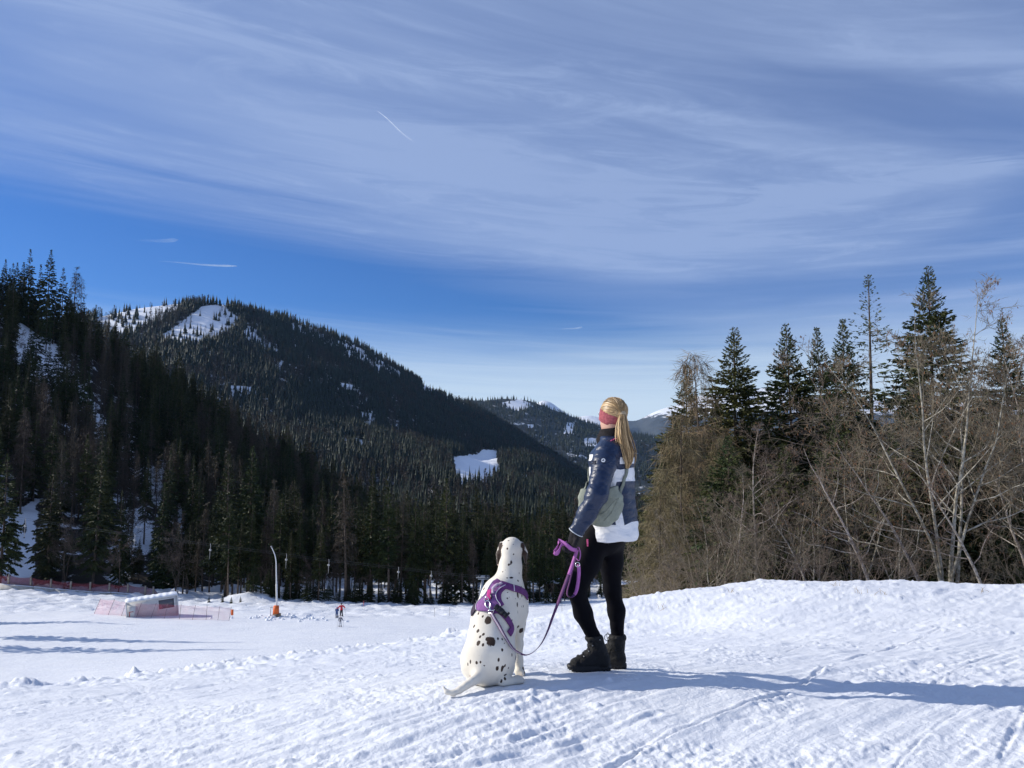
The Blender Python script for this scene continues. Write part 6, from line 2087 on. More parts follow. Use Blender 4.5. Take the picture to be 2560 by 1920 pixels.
    bag = empty('shoulder_bag', tuple(W1(600, 1325, 4.70)), label='sage green half-moon shoulder bag hanging under the arm of the woman', cat='bag')
    binv = Matrix.Translation(-Vector(bag.location))
    bl = W1(395, 1070, 4.785); br = W1(792, 1040, 4.715)
    e1 = norm(br - bl); e2 = norm(UP - e1 * np.dot(UP, e1)); e3 = np.cross(e1, e2)
    bc = W1(600, 1085, 4.716)
    def bagf(p):
        q = p - bc
        u_ = q @ e1; v_ = q @ e2; w_ = q @ e3
        w_ = w_ + 0.9 * u_ * u_                          # hugs the hip
        k = np.sqrt((u_ / 0.140) ** 2 + ((v_ + 0.02) / 0.150) ** 2 + (w_ / 0.040) ** 2 + 1e-9)
        d = (k - 1) * 0.036
        d = smin(d, 0.02 + 0 * d, 0.004)
        top = v_ - 0.045 - 0.30 * np.abs(u_) * 1.0
        d = -smin(-d, -top, 0.012)
        return d - 0.0025 * perlin(u_ * 16, v_ * 22, 47)
    V, F = surface_net(bagf, tuple(bc - 0.22), tuple(bc + 0.22), 0.0065)
    o = obj('pouch', new_mesh('bag_pouch', relax(V, F, 1, 0.3), [F], True, [M_SAGE]), bag); o.matrix_parent_inverse = binv
    def on_b(x, y): return cast(bagf, 1340 + x * 0.26529, 960 + y * 0.26529, 3.8, 5.3)
    for pxs in (((640, 1290), (700, 1230), (745, 1150), (780, 1075)), ((560, 1240), (640, 1215), (700, 1150), (760, 1085))):
        c = np.array([k for k in (on_b(*q) for q in pxs) if k is not None])
        if len(c) > 2:
            g = Geo(); g.tube(onto(bagf, spline(c, 16), 0.001), 0.0026, 6); o = obj('seam', g.mesh('bag_seam', M_SAGE), bag); o.matrix_parent_inverse = binv
    M_STRAP = mat('sage_webbing', (0.245, 0.265, 0.215), 0.8, 0.2, var=0.2, vscale=60)
    c = np.array([k for k in [br + np.array((0, -0.01, 0.01))] + [on_j(*q) for q in ((800, 985), (825, 900), (850, 820), (862, 760), (868, 700), (850, 640))] if k is not None])
    c = spline(c, 30); c[4:] = onto(jacket_sdf, c[4:], 0.006)
    g = Geo(); ribbon(g, c, np.cross(norm(np.gradient(c, axis=0)), grad(jacket_sdf, c)), 0.022, 0.004); o = obj('strap', g.mesh('bag_strap', M_STRAP), bag); o.matrix_parent_inverse = binv
    q1 = W1(470, 960, 4.80); q2 = W1(470, 880, 4.86); q3 = W1(500, 800, 4.93)
    c = spline(np.array([bl + np.array((0.02, 0, 0.02)), q1, q2, q3]), 20); c[8:] = onto(jacket_sdf, c[8:], 0.006)
    g = Geo(); ribbon(g, c, np.cross(norm(np.gradient(c, axis=0)), grad(jacket_sdf, c)), 0.022, 0.004); o = obj('strap', g.mesh('bag_strap_front', M_STRAP), bag); o.matrix_parent_inverse = binv
    g = Geo(); q = W1(800, 1075, 4.70); g.box(q, (0.016, 0.008, 0.026), rotz(0.3)); o = obj('strap_end', g.mesh('strap_end', M_STRAP, False), bag); o.matrix_parent_inverse = binv

    # ================= leash
    M_LP = mat('plum_leash', (0.135, 0.050, 0.150), 0.7, 0.2, var=0.2, vscale=80, bump=0.2, bscale=500)
    M_LPK = mat('mauve_leash', (0.46, 0.155, 0.44), 0.7, 0.2, var=0.15, vscale=80)
    M_LG = mat('silver_stripe', (0.42, 0.36, 0.43), 0.5, 0.4)
    M_MET = MATS['polished_steel']
    ls = empty('leash', tuple(W1(350, 1530, 4.66)), label='purple webbing leash running from the gloved hand to the dog harness', cat='leash')
    linv = Matrix.Translation(-Vector(ls.location))
    def lp(name, g, m, sm=True):
        o = obj(name, g.mesh('leash_' + name, m, sm), ls); o.matrix_parent_inverse = linv
        return o
    side = norm(np.array((1.0, -0.25, 0.0)))
    ring = cast(dog_sdf, *Z3(520, 690)) + np.array((0.0, -0.016, 0))
    # long run
    def off(x, y):
        q = cast(dog_sdf, *Z3(x, y))
        return D3(x, y, q[1] - 0.016)
    a = off(560, 800)
    run = spline([a, off(590, 855), off(630, 920), off(665, 985), off(700, 1045), off(735, 1100), D3(775, 1148, 4.40), D3(850, 1190, 4.44), D3(900, 1195, 4.47), D3(960, 1165, 4.50), D3(1030, 1090, 4.54), D3(1090, 970, 4.57), D3(1135, 845, 4.59), D3(1190, 700, 4.61), D3(1240, 570, 4.62), D3(1290, 440, 4.635)], 70)
    tw = np.linspace(0, 1, 70)
    wd = np.stack([np.interp(tw, [0, 0.45, 0.6, 1], [0.75, 0.1, 0.35, 0.95]), np.interp(tw, [0, 0.45, 0.6, 1], [-0.25, -0.9, -0.8, -0.3]), np.interp(tw, [0, 0.45, 1], [0.35, 0.35, 0.25])], 1)
    g = Geo(); ribbon(g, run, wd, 0.021, 0.003); lp('strap', g, M_LP, False)
    g = Geo(); ribbon(g, run[:24] + norm(np.cross(np.gradient(run, axis=0), wd))[:24] * -0.0022 , wd[:24], 0.011, 0.0015); ribbon(g, run[:24] + norm(np.cross(np.gradient(run, axis=0), wd))[:24] * 0.0022, wd[:24], 0.011, 0.0015); lp('silver_stripe', g, M_LG, False)
    # light part up to the hand and the loops about the fist
    g = Geo(); c = spline([run[-1], D3(1325, 340, 4.64), D3(1358, 235, 4.645), W2(405, 290, 4.645)], 16); ribbon(g, c, np.array((0.95, -0.3, 0.25)), 0.021, 0.003); lp('grip_strap', g, M_LPK, False)
    g = Geo(); c = spline([W2(400, 300, 4.625), W2(350, 285, 4.60), W2(300, 245, 4.60), W2(250, 215, 4.62), W2(222, 205, 4.63), W2(222, 240, 4.625), W2(200, 290, 4.62), W2(178, 315, 4.615), W2(200, 335, 4.61), W2(228, 300, 4.605), W2(250, 250, 4.61), W2(300, 225, 4.66)], 40)
    ribbon(g, c, np.array((0.15, -0.35, 0.9)), 0.024, 0.003); lp('hand_loop', g, M_LPK, False)
    g = Geo(); c = spline([W2(395, 290, 4.64), W2(420, 270, 4.625), W2(438, 330, 4.62), W2(425, 400, 4.62), W2(395, 380, 4.63)], 24); ribbon(g, c, np.array((0.2, -0.9, 0.2)), 0.014, 0.003); lp('wrist_loop', g, M_LPK, False)
    # hanging loop below the hand
    c = spline([W2(420, 440, 4.625), W2(424, 520, 4.625), W2(412, 640, 4.625), W2(390, 720, 4.62), W2(350, 762, 4.62), W2(312, 748, 4.625), W2(308, 700, 4.63), W2(335, 600, 4.635), W2(365, 470, 4.64), W2(385, 380, 4.64)], 44)
    tw = np.linspace(0, 1, 44)
    wd = np.stack([np.interp(tw, [0, 0.35, 0.5, 1], [0.95, 0.8, 0.2, 0.25]), np.interp(tw, [0, 0.4, 0.6, 1], [-0.3, -0.6, -0.95, -0.9]), 0.1 + 0 * tw], 1)
    g = Geo(); ribbon(g, c[:18], wd[:18], 0.021, 0.003); lp('hanging_loop', g, M_LPK, False)
    g = Geo(); ribbon(g, c[17:], wd[17:], 0.021, 0.003); lp('hanging_loop', g, M_LP, False)
    g = Geo(); q = W2(410, 440, 4.62); an = np.linspace(0, 2 * math.pi, 16); g.tube(q + np.stack([0.013 * np.cos(an), 0 * an, 0.013 * np.sin(an)], 1), 0.0025, 6, 0, False); lp('grip_ring', g, M_MET)
    # snap hook
    top = ring; bot = a
    dv = norm(bot - top); u = norm(np.cross(dv, (0, 1.0, 0))); mid_ = (top + bot) / 2
    L_ = np.linalg.norm(bot - top)
    g = Geo()
    g.tube([top + dv * L_ * 0.45, bot - dv * 0.018], [0.0065, 0.0055], 8)
    an = np.linspace(0.2, 2 * math.pi - 0.5, 18)
    g.tube(top + dv * L_ * 0.20 + np.cos(an)[:, None] * dv * -0.026 * -1 + np.sin(an)[:, None] * u * 0.014 + np.array((0, -0.008, 0)), 0.0038, 7)
    g.tube(bot + dv * -0.008 + np.array([(sx * 0.014, 0, sz * 0.008) for sx, sz in ((-1, -1), (1, -1), (1, 1), (-1, 1), (-1, -1))]), 0.003, 6)
    lp('snap_hook', g, M_MET)
build_woman()
# ------------------------------------------------------------------ things on and beside the piste
def pz(x, y): return float(piste_z(np.array([x]), np.array([y]))[0])
def meet(px, py, Y=110.0):
    """where the line of sight meets the piste"""
    for _ in range(60):
        p = P(px, py, Y); z = pz(p[0], Y)
        g_ = (CAM_Z - z) / (CAM_Z - p[2])
        Y = Y + (Y * g_ - Y) * 0.5
    return P(px, py, Y)
def z4(x, y): return x * 0.28933, 1340 + y * 0.28933
def z5(x, y): return 600 + x * 0.28933, 1320 + y * 0.28933
def frm(o, name, me): return obj(name, me, o)
M_WHITEP = mat('white_panel', (0.72, 0.70, 0.66), 0.55, 0.35, var=0.1, vscale=2)
M_FRAME = mat('white_frame', (0.78, 0.77, 0.74), 0.5)
M_GLASS = mat('dark_window', (0.10, 0.10, 0.115), 0.15, 0.6)
M_WOOD = mat('weathered_wood', (0.26, 0.20, 0.145), 0.85, 0.15, var=0.4, vscale=4)
M_STEEL = mat('galvanised_steel', (0.42, 0.44, 0.47), 0.45, 0.4, metal=0.6, var=0.2, vscale=3)
M_DARK = mat('dark_paint', (0.03, 0.035, 0.045), 0.5)
M_ORANGE = mat('orange_padding', (0.80, 0.16, 0.035), 0.6, 0.3, var=0.15, vscale=3)
M_RED = mat('red_paint', (0.55, 0.04, 0.035), 0.55)

def netting(name, col, alpha):
    m = bpy.data.materials.new(name)
    m.use_nodes = True
    t = m.node_tree; L = t.links.new
    b = t.nodes['Principled BSDF']
    b.inputs['Base Color'].default_value = (*col, 1); b.inputs['Roughness'].default_value = 0.7
    tr = N(t, 'ShaderNodeBsdfTransparent'); mx = N(t, 'ShaderNodeMixShader')
    tc = N(t, 'ShaderNodeTexCoord')
    n = N(t, 'ShaderNodeTexNoise', ins={'Scale': 1.3, 'Detail': 3.0})
    L(tc.outputs['Object'], n.inputs[0])
    L(math_node(t, 'MULTIPLY_ADD', n.outputs[0], 0.2, alpha - 0.1), mx.inputs[0])
    L(tr.outputs[0], mx.inputs[1]); L(b.outputs[0], mx.inputs[2])
    L(mx.outputs[0], t.nodes['Material Output'].inputs[0])
    return m
M_NETP = netting('pink_safety_net', (0.72, 0.10, 0.16), 0.20)
M_NETR = netting('red_crash_net', (0.19, 0.026, 0.036), 0.68)

def hut():
    c = meet(372, 1541, 108)
    yaw = math.radians(27)
    root = empty('container_hut', (c[0], c[1] + 1.2, c[2] - 0.45), label='small white container hut with snow on its roof behind the pink net', cat='hut')
    root.rotation_euler = (0, math.radians(-5.0), yaw)
    Lx, Ly, Hz = 6.4, 2.4, 2.75
    g = Geo(); g.box((0, 0, Hz / 2), (Lx, Ly, Hz)); frm(root, 'wall', g.mesh('hut_wall', M_WHITEP, False))
    for x in (-Lx / 2, Lx / 2):
        g = Geo()
        for y in (-Ly / 2, Ly / 2):
            g.box((x, y, Hz / 2 + 0.05), (0.14, 0.14, Hz + 0.1))
        frm(root, 'corner_post', g.mesh('hut_corner_post', M_FRAME, False))
    g = Geo(); g.box((0, 0, Hz + 0.05), (Lx + 0.12, Ly + 0.12, 0.14)); frm(root, 'roof', g.mesh('hut_roof', M_FRAME, False))
    # snow on the roof, uneven
    nx, ny = 34, 14
    X, Y = np.meshgrid(np.linspace(-1, 1, nx), np.linspace(-1, 1, ny), indexing='ij')
    e = np.minimum(1 - np.abs(X) ** 24, 1 - np.abs(Y) ** 16)
    Z = Hz + 0.12 + np.maximum(e, 0) ** 0.5 * (0.17 + 0.06 * fbm(X * 6, Y * 3, 3, 3)) + 0.03 * np.sign(np.sin(X * 26)) * e
    g = Geo(); g.add(np.stack([X * (Lx / 2 + 0.03), Y * (Ly / 2 + 0.03), Z], -1).reshape(-1, 3), grid_faces(nx, ny)); frm(root, 'snow_cover', g.mesh('hut_snow', M_DRIFT))
    w = obj('window', None, root)
    g = Geo(); g.box((1.75, -Ly / 2 - 0.02, 1.85), (1.95, 0.05, 1.25)); obj('pane', g.mesh('hut_pane', M_GLASS, False), w)
    g = Geo()
    for dx, dz, sx, sz in ((0, 0.66, 2.1, 0.09), (0, -0.66, 2.1, 0.09), (-1.01, 0, 0.09, 1.24), (1.01, 0, 0.09, 1.24)):
        g.box((1.75 + dx, -Ly / 2 - 0.035, 1.85 + dz), (sx, 0.09, sz))
    obj('window_frame', g.mesh('hut_window_frame', M_FRAME, False), w)
    d = obj('door', None, root)
    g = Geo(); g.box((-2.35, -Ly / 2 - 0.015, 1.15), (0.95, 0.05, 2.0)); obj('door_leaf', g.mesh('hut_door', M_WHITEP, False), d)
    g = Geo(); g.box((-2.62, -Ly / 2 - 0.05, 1.5), (0.55, 0.05, 0.07)); g.box((-2.85, -Ly / 2 - 0.05, 1.2), (0.07, 0.05, 0.65)); obj('red_bar', g.mesh('hut_bar', M_RED, False), d)
    g = Geo(); g.box((-Lx / 2 - 0.02, 0.1, 1.5), (0.05, 1.1, 1.0)); frm(root, 'end_window', g.mesh('hut_end_window', mat('pale_window', (0.45, 0.47, 0.5), 0.2, 0.5), False))
hut()

def pink_net():
    tops = [(870, 540), (990, 546), (1092, 566), (1222, 580), (1350, 580), (1452, 584), (1566, 590), (1690, 596), (1790, 600), (1900, 606), (2000, 612)]
    feet = [(808, 672), (930, 682), (1045, 690), (1175, 703), (1300, 708), (1416, 714), (1548, 718), (1660, 724), (1780, 726), (1880, 728), (1976, 732)]
    base = [meet(*z4(*f), 104.5) for f in feet]
    root = empty('safety_net_fence', tuple(base[5]), label='pink see-through safety net on slanting poles around the white hut', cat='fence')
    inv = Matrix.Translation(-Vector(root.location))
    pt = []
    for b, t_ in zip(base, tops):
        q = P(*z4(*t_), b[1])
        b = b + np.array((0, 0, -0.2))
        g = Geo(); g.tube([b, q], 0.024, 6); o = obj('pole', g.mesh('net_pole', mat('grey_pole', (0.16, 0.13, 0.14), 0.6)), root); o.matrix_parent_inverse = inv
        pt.append((b, q))
    for (b0, q0), (b1, q1) in zip(pt[:-1], pt[1:]):
        s = np.linspace(0, 1, 9)[:, None, None]; v = np.linspace(0.04, 0.97, 6)[None, :, None]
        G_ = (b0 * (1 - v) + q0 * v) * (1 - s) + (b1 * (1 - v) + q1 * v) * s
        G_[..., 2] -= 0.10 * (4 * s[..., 0] * (1 - s[..., 0])) * v[..., 0]
        G_[..., 1] += 0.05 * np.sin(s[..., 0] * 9)
        o = obj('netting', new_mesh('net_panel', G_.reshape(-1, 3), [grid_faces(9, 6)], True, [M_NETP]), root); o.matrix_parent_inverse = inv
    # red-orange end marker
    c = meet(580, 1545, 104)
    r = empty('marker_board', tuple(c), label='small orange marker board at the right end of the pink net', cat='sign')
    g = Geo(); g.box((0, 0, 0.75), (0.34, 0.06, 0.75)); frm(r, 'board', g.mesh('marker_board', M_ORANGE, False))
    g = Geo(); g.tube([(0, 0.05, -0.2), (0, 0.05, 1.1)], 0.025, 6); frm(r, 'post', g.mesh('marker_post', M_WOOD))
pink_net()

def crash_fence():
    px = [(75, 330, 420), (265, 350, 437), (440, 370, 456), (612, 390, 470), (780, 397, 484), (945, 406, 490), (1105, 412, 496), (1255, 430, 505), (1325, 437, 512)]
    Y0 = 146.5
    root = empty('crash_fence', tuple(P(*z4(780, 484), Y0)), label='dark red net fence on wooden posts along the upper piste edge', cat='fence')
    inv = Matrix.Translation(-Vector(root.location))
    ends = []
    for i, (x, t_, b_) in enumerate(px):
        top = P(*z4(x, t_), Y0); bot = P(*z4(x, b_), Y0); bot[2] -= 0.5
        g = Geo(); g.box((top + bot) / 2, (0.26, 0.2, top[2] - bot[2])); o = obj('post', g.mesh('fence_post', mat('pale_post', (0.40, 0.34, 0.27), 0.8, var=0.3, vscale=3), False), root); o.matrix_parent_inverse = inv
        ends.append((bot, top))
    xs = [P(*z4(-60, 318), Y0), P(*z4(-60, 408), Y0)]
    ends = [(xs[1] - np.array((0, 0, 0.5)), xs[0])] + ends + [(P(*z4(1385, 512), Y0) - np.array((0, 0, 0.5)), P(*z4(1380, 496), Y0))]
    for (b0, q0), (b1, q1) in zip(ends[:-1], ends[1:]):
        s = np.linspace(0, 1, 11)[:, None, None]; v = np.linspace(0.0, 0.93, 5)[None, :, None]
        G_ = (b0 * (1 - v) + q0 * v) * (1 - s) + (b1 * (1 - v) + q1 * v) * s
        G_[..., 2] -= 0.32 * (4 * s[..., 0] * (1 - s[..., 0])) * v[..., 0]
        G_[..., 1] += 0.12
        o = obj('netting', new_mesh('crash_net', G_.reshape(-1, 3), [grid_faces(11, 5)], True, [M_NETR]), root); o.matrix_parent_inverse = inv
    # low boarded wall under the fence
    M_CON = mat('pale_boarding', (0.50, 0.48, 0.44), 0.85, 0.2, var=0.2, vscale=1.5)
    wl = empty('boarded_wall', tuple(P(*z4(600, 490), Y0 - 0.6)), label='low pale boarded wall under the red net fence', cat='wall')
    winv = Matrix.Translation(-Vector(wl.location))
    top = [(-60, 412), (290, 440), (470, 458), (660, 474), (810, 486), (960, 490), (1140, 500)]
    for (x0, y0), (x1, y1) in zip(top[:-1], top[1:]):
        a = P(*z4(x0, y0), Y0 - 0.6); b = P(*z4(x1 - 6, y1), Y0 - 0.6)
        g = Geo()
        for off, h in ((0.0, 1.7),):
            V = np.array([a, b, b - (0, 0, h), a - (0, 0, h)]); V2 = V + np.array((0, 0.25, 0))
            g.add(np.vstack([V, V2]), [(0, 1, 2, 3), (5, 4, 7, 6), (4, 5, 1, 0), (3, 2, 6, 7), (4, 0, 3, 7), (1, 5, 6, 2)])
        o = obj('panel', g.mesh('wall_panel', M_CON, False), wl); o.matrix_parent_inverse = winv
        g = Geo(); m_ = (a + b) / 2
        nx = 12; X = np.linspace(0, 1, nx)
        ln = a[None] * (1 - X[:, None]) + b[None] * X[:, None]
        h = 0.10 + 0.06 * fbm(X * 4 + x0, X * 0, 2, 9)
        V = np.stack([ln + np.array((0, -0.04, 0.0)), ln + np.stack([0 * X, 0 * X + 0.1, h], 1), ln + np.array((0, 0.3, 0.0))], 1).reshape(-1, 3)
        g.add(V, grid_faces(nx, 3)); o = obj('snow_cap', g.mesh('wall_snow', M_DRIFT), wl); o.matrix_parent_inverse = winv
crash_fence()

def snow_lance():
    b = meet(691, 1541, 111)
    Y0 = b[1]
    root = empty('snow_lance', tuple(b), label='tall thin snow lance with bent top and orange padded foot', cat='snow lance')
    inv = Matrix.Translation(-Vector(root.location))
    q = [P(x, y, Y0) for x, y in ((692, 1535), (691.5, 1459))]
    g = Geo(); g.tube(q, 0.13, 8); o = obj('mast', g.mesh('lance_mast', mat('white_pole', (0.70, 0.70, 0.69), 0.5))); o.parent = root; o.matrix_parent_inverse = inv
    q = spline([P(x, y, Y0) for x, y in ((691.3, 1462), (690.5, 1420), (690, 1404), (687, 1387), (678.5, 1367))], 16)
    g = Geo(); g.tube(q, np.linspace(0.10, 0.06, 16), 8); o = obj('lance', g.mesh('lance_tube', mat('white_pole', (0.70, 0.70, 0.69), 0.5)), root); o.matrix_parent_inverse = inv
    g = Geo(); g.tube([P(678.9, 1368, Y0), P(677.6, 1365.2, Y0)], [0.11, 0.09], 8); o = obj('nozzle_head', g.mesh('lance_head', M_STEEL), root); o.matrix_parent_inverse = inv
    t_, bt = P(691.8, 1514, Y0), P(690.5, 1537, Y0)
    g = Geo(); R_ = np.eye(3); g.box((t_ + bt) / 2 + np.array((-0.04, -0.05, 0)), (0.72, 0.62, t_[2] - bt[2]), None, 0, 0.88); o = obj('padding', g.mesh('lance_padding', M_ORANGE, False), root); o.matrix_parent_inverse = inv
    g = Geo(); g.box(P(692.5, 1541, Y0) + np.array((0, 0, 0.1)), (0.85, 0.8, 0.55)); o = obj('wooden_plinth', g.mesh('lance_plinth', M_WOOD, False), root); o.matrix_parent_inverse = inv
    p = meet(676, 1541, 111)
    r = empty('hydrant_post', tuple(p), label='short grey hydrant post beside the snow lance', cat='post')
    g = Geo(); g.tube([(0, 0, -0.2), (0, 0, 1.25)], 0.05, 7); frm(r, 'post', g.mesh('hydrant_post', M_STEEL)); g = Geo(); g.box((0.1, 0, 1.25), (0.34, 0.1, 0.1)); frm(r, 'arm', g.mesh('hydrant_arm', M_STEEL, False))
    # clods of ploughed snow round it
    R = np.random.default_rng(3)
    g = Geo()
    for i in range(60):
        x = b[0] + R.normal(1.5, 4.5); y = b[1] + R.normal(-1.5, 1.2); r_ = R.uniform(0.06, 0.24)
        g.ball((x, y, pz(x, y) + r_ * 0.2), (r_ * R.uniform(0.9, 1.6), r_, r_ * 0.8), rotz(R.uniform(0, 3)), 0, 8, 5)
    for V in g.V:
        V += 0.05 * np.stack([perlin(V[:, 0] * 3, V[:, 2] * 3, 5), perlin(V[:, 1] * 3, V[:, 2] * 3, 6), perlin(V[:, 0] * 3, V[:, 1] * 3, 7)], 1)
    obj('snow_clods', g.mesh('snow_clods', M_DRIFT), kind='stuff', label='heap of ploughed snow clods round the foot of the snow lance')
snow_lance()

def skier(name_label, px, py, h, jacket, pants, helmet, face_dir, stance=0.18, arms=0.35, poles=True, skis=True, Y=110):
    b = meet(px, py, Y)
    root = empty('person', tuple(b), face_dir, label=name_label, cat='person', group='skiers on the piste')
    k = h / 1.75
    A = np.array
    hip = A((0, 0, 0.93)); kn = lambda s: A((0.06, s * 0.12, 0.50)); an = lambda s: A((-0.02, s * stance * 0.8, 0.10))
    sh = lambda s: A((0.05, s * 0.19, 1.42)); el = lambda s: A((0.12, s * (0.22 + arms * 0.35), 1.16)); ha = lambda s: A((0.32, s * (0.22 + arms * 0.55), 1.05))
    def body(p, g=0.0):
        d = chain(p, [hip, A((0.02, 0, 1.15)), A((0.05, 0, 1.36))], [0.13 + g, 0.13 + g, 0.14 + g], 0.05)
        for s in (-1, 1):
            d = smin(d, chain(p, [hip + A((0, s * 0.08, 0)), kn(s), an(s)], [0.10 + g, 0.07 + g, 0.06 + g], 0.04), 0.04)
            d = smin(d, chain(p, [sh(s), el(s), ha(s)], [0.075 + g, 0.06 + g, 0.045 + g], 0.03), 0.04)
        d = smin(d, s_cone(p, A((0.05, 0, 1.40)), A((0.06, 0, 1.55)), 0.06, 0.06), 0.03)
        d = smin(d, s_ell(p, A((0.08, 0, 1.64)), (0.10, 0.08, 0.115)), 0.02)
        return smin(d, s_cone(p, A((0.17, 0, 1.64)), A((0.19, 0, 1.615)), 0.012, 0.014), 0.012)
    bx = ((-0.3, -0.75, 0.0), (0.6, 0.75, 1.85))
    def shell(nm, fn, m, hh=0.03):
        V, F = surface_net(fn, *bx, hh)
        o = obj(nm, new_mesh(nm, V * k, [F], True, [m]), root)
    shell('body', body, mat('skin', (0.62, 0.37, 0.27)), 0.032)
    shell('jacket', lambda p: np.maximum(body(p, 0.022), np.maximum(0.86 - p[..., 2], p[..., 2] - 1.50)), jacket)
    shell('trousers', lambda p: np.maximum(body(p, 0.016), np.maximum(0.14 - p[..., 2], p[..., 2] - 0.90)), pants)
    shell('helmet', lambda p: np.maximum(s_ell(p, A((0.07, 0, 1.665)), (0.135, 0.112, 0.125)), np.maximum(1.61 - p[..., 2], (p[..., 0] - 0.17))), helmet, 0.025)
    for s in (-1, 1):
        q = an(s)
        g = Geo(); g.box((q[0] + 0.04, q[1], 0.12), (0.30, 0.11, 0.16), None, 0, 0.8); bt = obj('boot', g.mesh('ski_boot', M_DARK, False), root); bt.scale = (k, k, k)
        g = Geo(); g.tube([q + A((-0.05, 0, 0.0)), q + A((0, 0, 0.16))], 0.075, 7); c = obj('cuff', g.mesh('boot_cuff', M_DARK), bt)
        if skis:
            x = np.linspace(-0.72, 0.88, 13); z = 0.02 + 0.5 * np.maximum(x - 0.70, 0) ** 1.2
            g = Geo(); ribbon(g, np.stack([x, 0 * x + q[1], z], 1), A((0, 1.0, 0)), 0.085, 0.02); o = obj('ski', g.mesh('ski', mat('ski_top', (0.25, 0.26, 0.30), 0.4), False), root); o.scale = (k, k, k)
        if poles:
            hnd = ha(s)
            g = Geo(); g.tube([hnd + A((0, 0, 0.08)), A((hnd[0] + 0.10, hnd[1] + s * 0.10, 0.0))], 0.014, 5); o = obj('ski_pole', g.mesh('ski_pole', M_DARK), root); o.scale = (k, k, k)
c_red = mat('red_ski_jacket', (0.62, 0.025, 0.045), 0.6); c_blk = mat('black_ski_trousers', (0.015, 0.015, 0.02), 0.7)
c_blu = mat('blue_ski_suit', (0.035, 0.075, 0.20), 0.6); c_wht = mat('white_ski_trousers', (0.62, 0.62, 0.64), 0.6); c_gry = mat('grey_camouflage_jacket', (0.10, 0.10, 0.12), 0.7, col2=(0.42, 0.42, 0.45), vscale=6)
skier('skier in red jacket and dark trousers with spread arms and poles', 853.5, 1541, 1.80, c_red, c_blk, c_blk, 2.2, 0.18, 0.75)
skier('smaller skier in blue standing beside the one in red', 842, 1544, 1.42, c_blu, c_blu, mat('blue_helmet', (0.05, 0.10, 0.28), 0.4), 1.6, 0.14, 0.10, False)
skier('child in grey jacket and white trousers skiing nearest of the three', 850.5, 1567, 1.32, c_gry, c_wht, mat('white_helmet', (0.6, 0.6, 0.62), 0.4), -1.2, 0.2, 0.3, True, True, 97)

def drag_lift():
    Y0 = 134.0
    line = [(-160, 1262), (0, 1286), (140, 1307), (275, 1327), (514, 1358), (690, 1381), (800, 1396), (960, 1414), (1080, 1428), (1206, 1441)]
    M_CAB = mat('steel_cable', (0.10, 0.105, 0.115), 0.6)
    for dy, lab in ((0, 'upper'), (4.5, 'lower')):
        pts = spline([P(x, y + dy, Y0 + (0.8 if dy else 0)) for x, y in line], 60)
        g = Geo(); g.tube(pts, 0.010, 4, 0, False)
        obj('lift_cable', g.mesh('lift_cable', M_CAB), label='%s steel cable of the drag lift crossing before the treeline' % lab, cat='cable', group='cables of the drag lift')
    M_HANG = mat('pale_hanger', (0.36, 0.36, 0.35), 0.6)
    lx = np.array([q[0] for q in line]); ly = np.array([q[1] for q in line])
    for px, L_, where in ((64, 50, 'before the spruces at the left picture edge'), (337, 40, 'above the white hut'), (526, 39, 'between the hut and the snow lance'), (716, 37, 'just right of the snow lance'), (822, 36, 'above the skiers'), (996, 30, 'before the rust-brown larch'), (1078, 29, 'next to the lift pylon')):
        t_ = P(px, np.interp(px, lx, ly), Y0)
        root = empty('drag_lift_hanger', tuple(t_), label='pale drag lift hanger hanging ' + where, cat='lift hanger', group='hangers of the drag lift')
        h = L_ / F_PX * Y0
        g = Geo(); g.tube([(0, 0, 0.05), (0.05, 0, -h * 0.1), (0.03, 0, -h * 0.33)], 0.045, 6); frm(root, 'grip_arm', g.mesh('hanger_arm', M_HANG))
        g = Geo(); g.ball((0, 0, -h * 0.38), (0.22, 0.14, 0.20), None, 0, 10, 7); frm(root, 'spring_box', g.mesh('hanger_box', M_HANG))
        g = Geo(); g.tube([(0, 0, -h * 0.42), (-0.04, 0, -h * 0.93)], 0.035, 6); frm(root, 'rod', g.mesh('hanger_rod', M_HANG))
        g = Geo(); g.tube([(-0.04, 0, -h * 0.93), (-0.05, 0, -h * 0.96)], 0.13, 10); frm(root, 'platter', g.mesh('hanger_platter', M_DARK))
    # pylon
    px = 1205
    base = meet(1196, 1500, 150); base = np.array((P(1196, 1500, Y0 + 1)[0], Y0 + 1, pz(P(1196, 1500, Y0 + 1)[0], Y0 + 1)))
    root = empty('lift_pylon', tuple(base), label='grey lift pylon with a crosshead of wheels left of the dog', cat='pylon')
    inv = Matrix.Translation(-Vector(root.location))
    top = P(1207, 1447, Y0 + 1)
    g = Geo(); g.tube([base - np.array((0, 0, 0.5)), top], [0.30, 0.24], 10); o = obj('mast', g.mesh('pylon_mast', M_STEEL), root); o.matrix_parent_inverse = inv
    g = Geo(); g.box(top + np.array((0, 0, 0.35)), (2.3, 0.35, 0.42), rotz(0.15)); o = obj('crosshead', g.mesh('pylon_crosshead', M_STEEL, False), root); o.matrix_parent_inverse = inv
    g = Geo(); g.box(top + np.array((0.1, -0.1, -0.02)), (1.9, 0.25, 0.14), rotz(0.15)); o = obj('catwalk', g.mesh('pylon_catwalk', M_STEEL, False), root); o.matrix_parent_inverse = inv
    for dx in (-1.0, -0.55, 0.6, 1.05):
        c = top + np.array((dx, -0.3, 0.45 + 0.1 * (dx < 0)))
        g = Geo(); g.tube([c + np.array((0, -0.06, 0)), c + np.array((0, 0.06, 0))], 0.22, 12); o = obj('sheave', g.mesh('pylon_sheave', M_DARK), root); o.matrix_parent_inverse = inv
drag_lift()

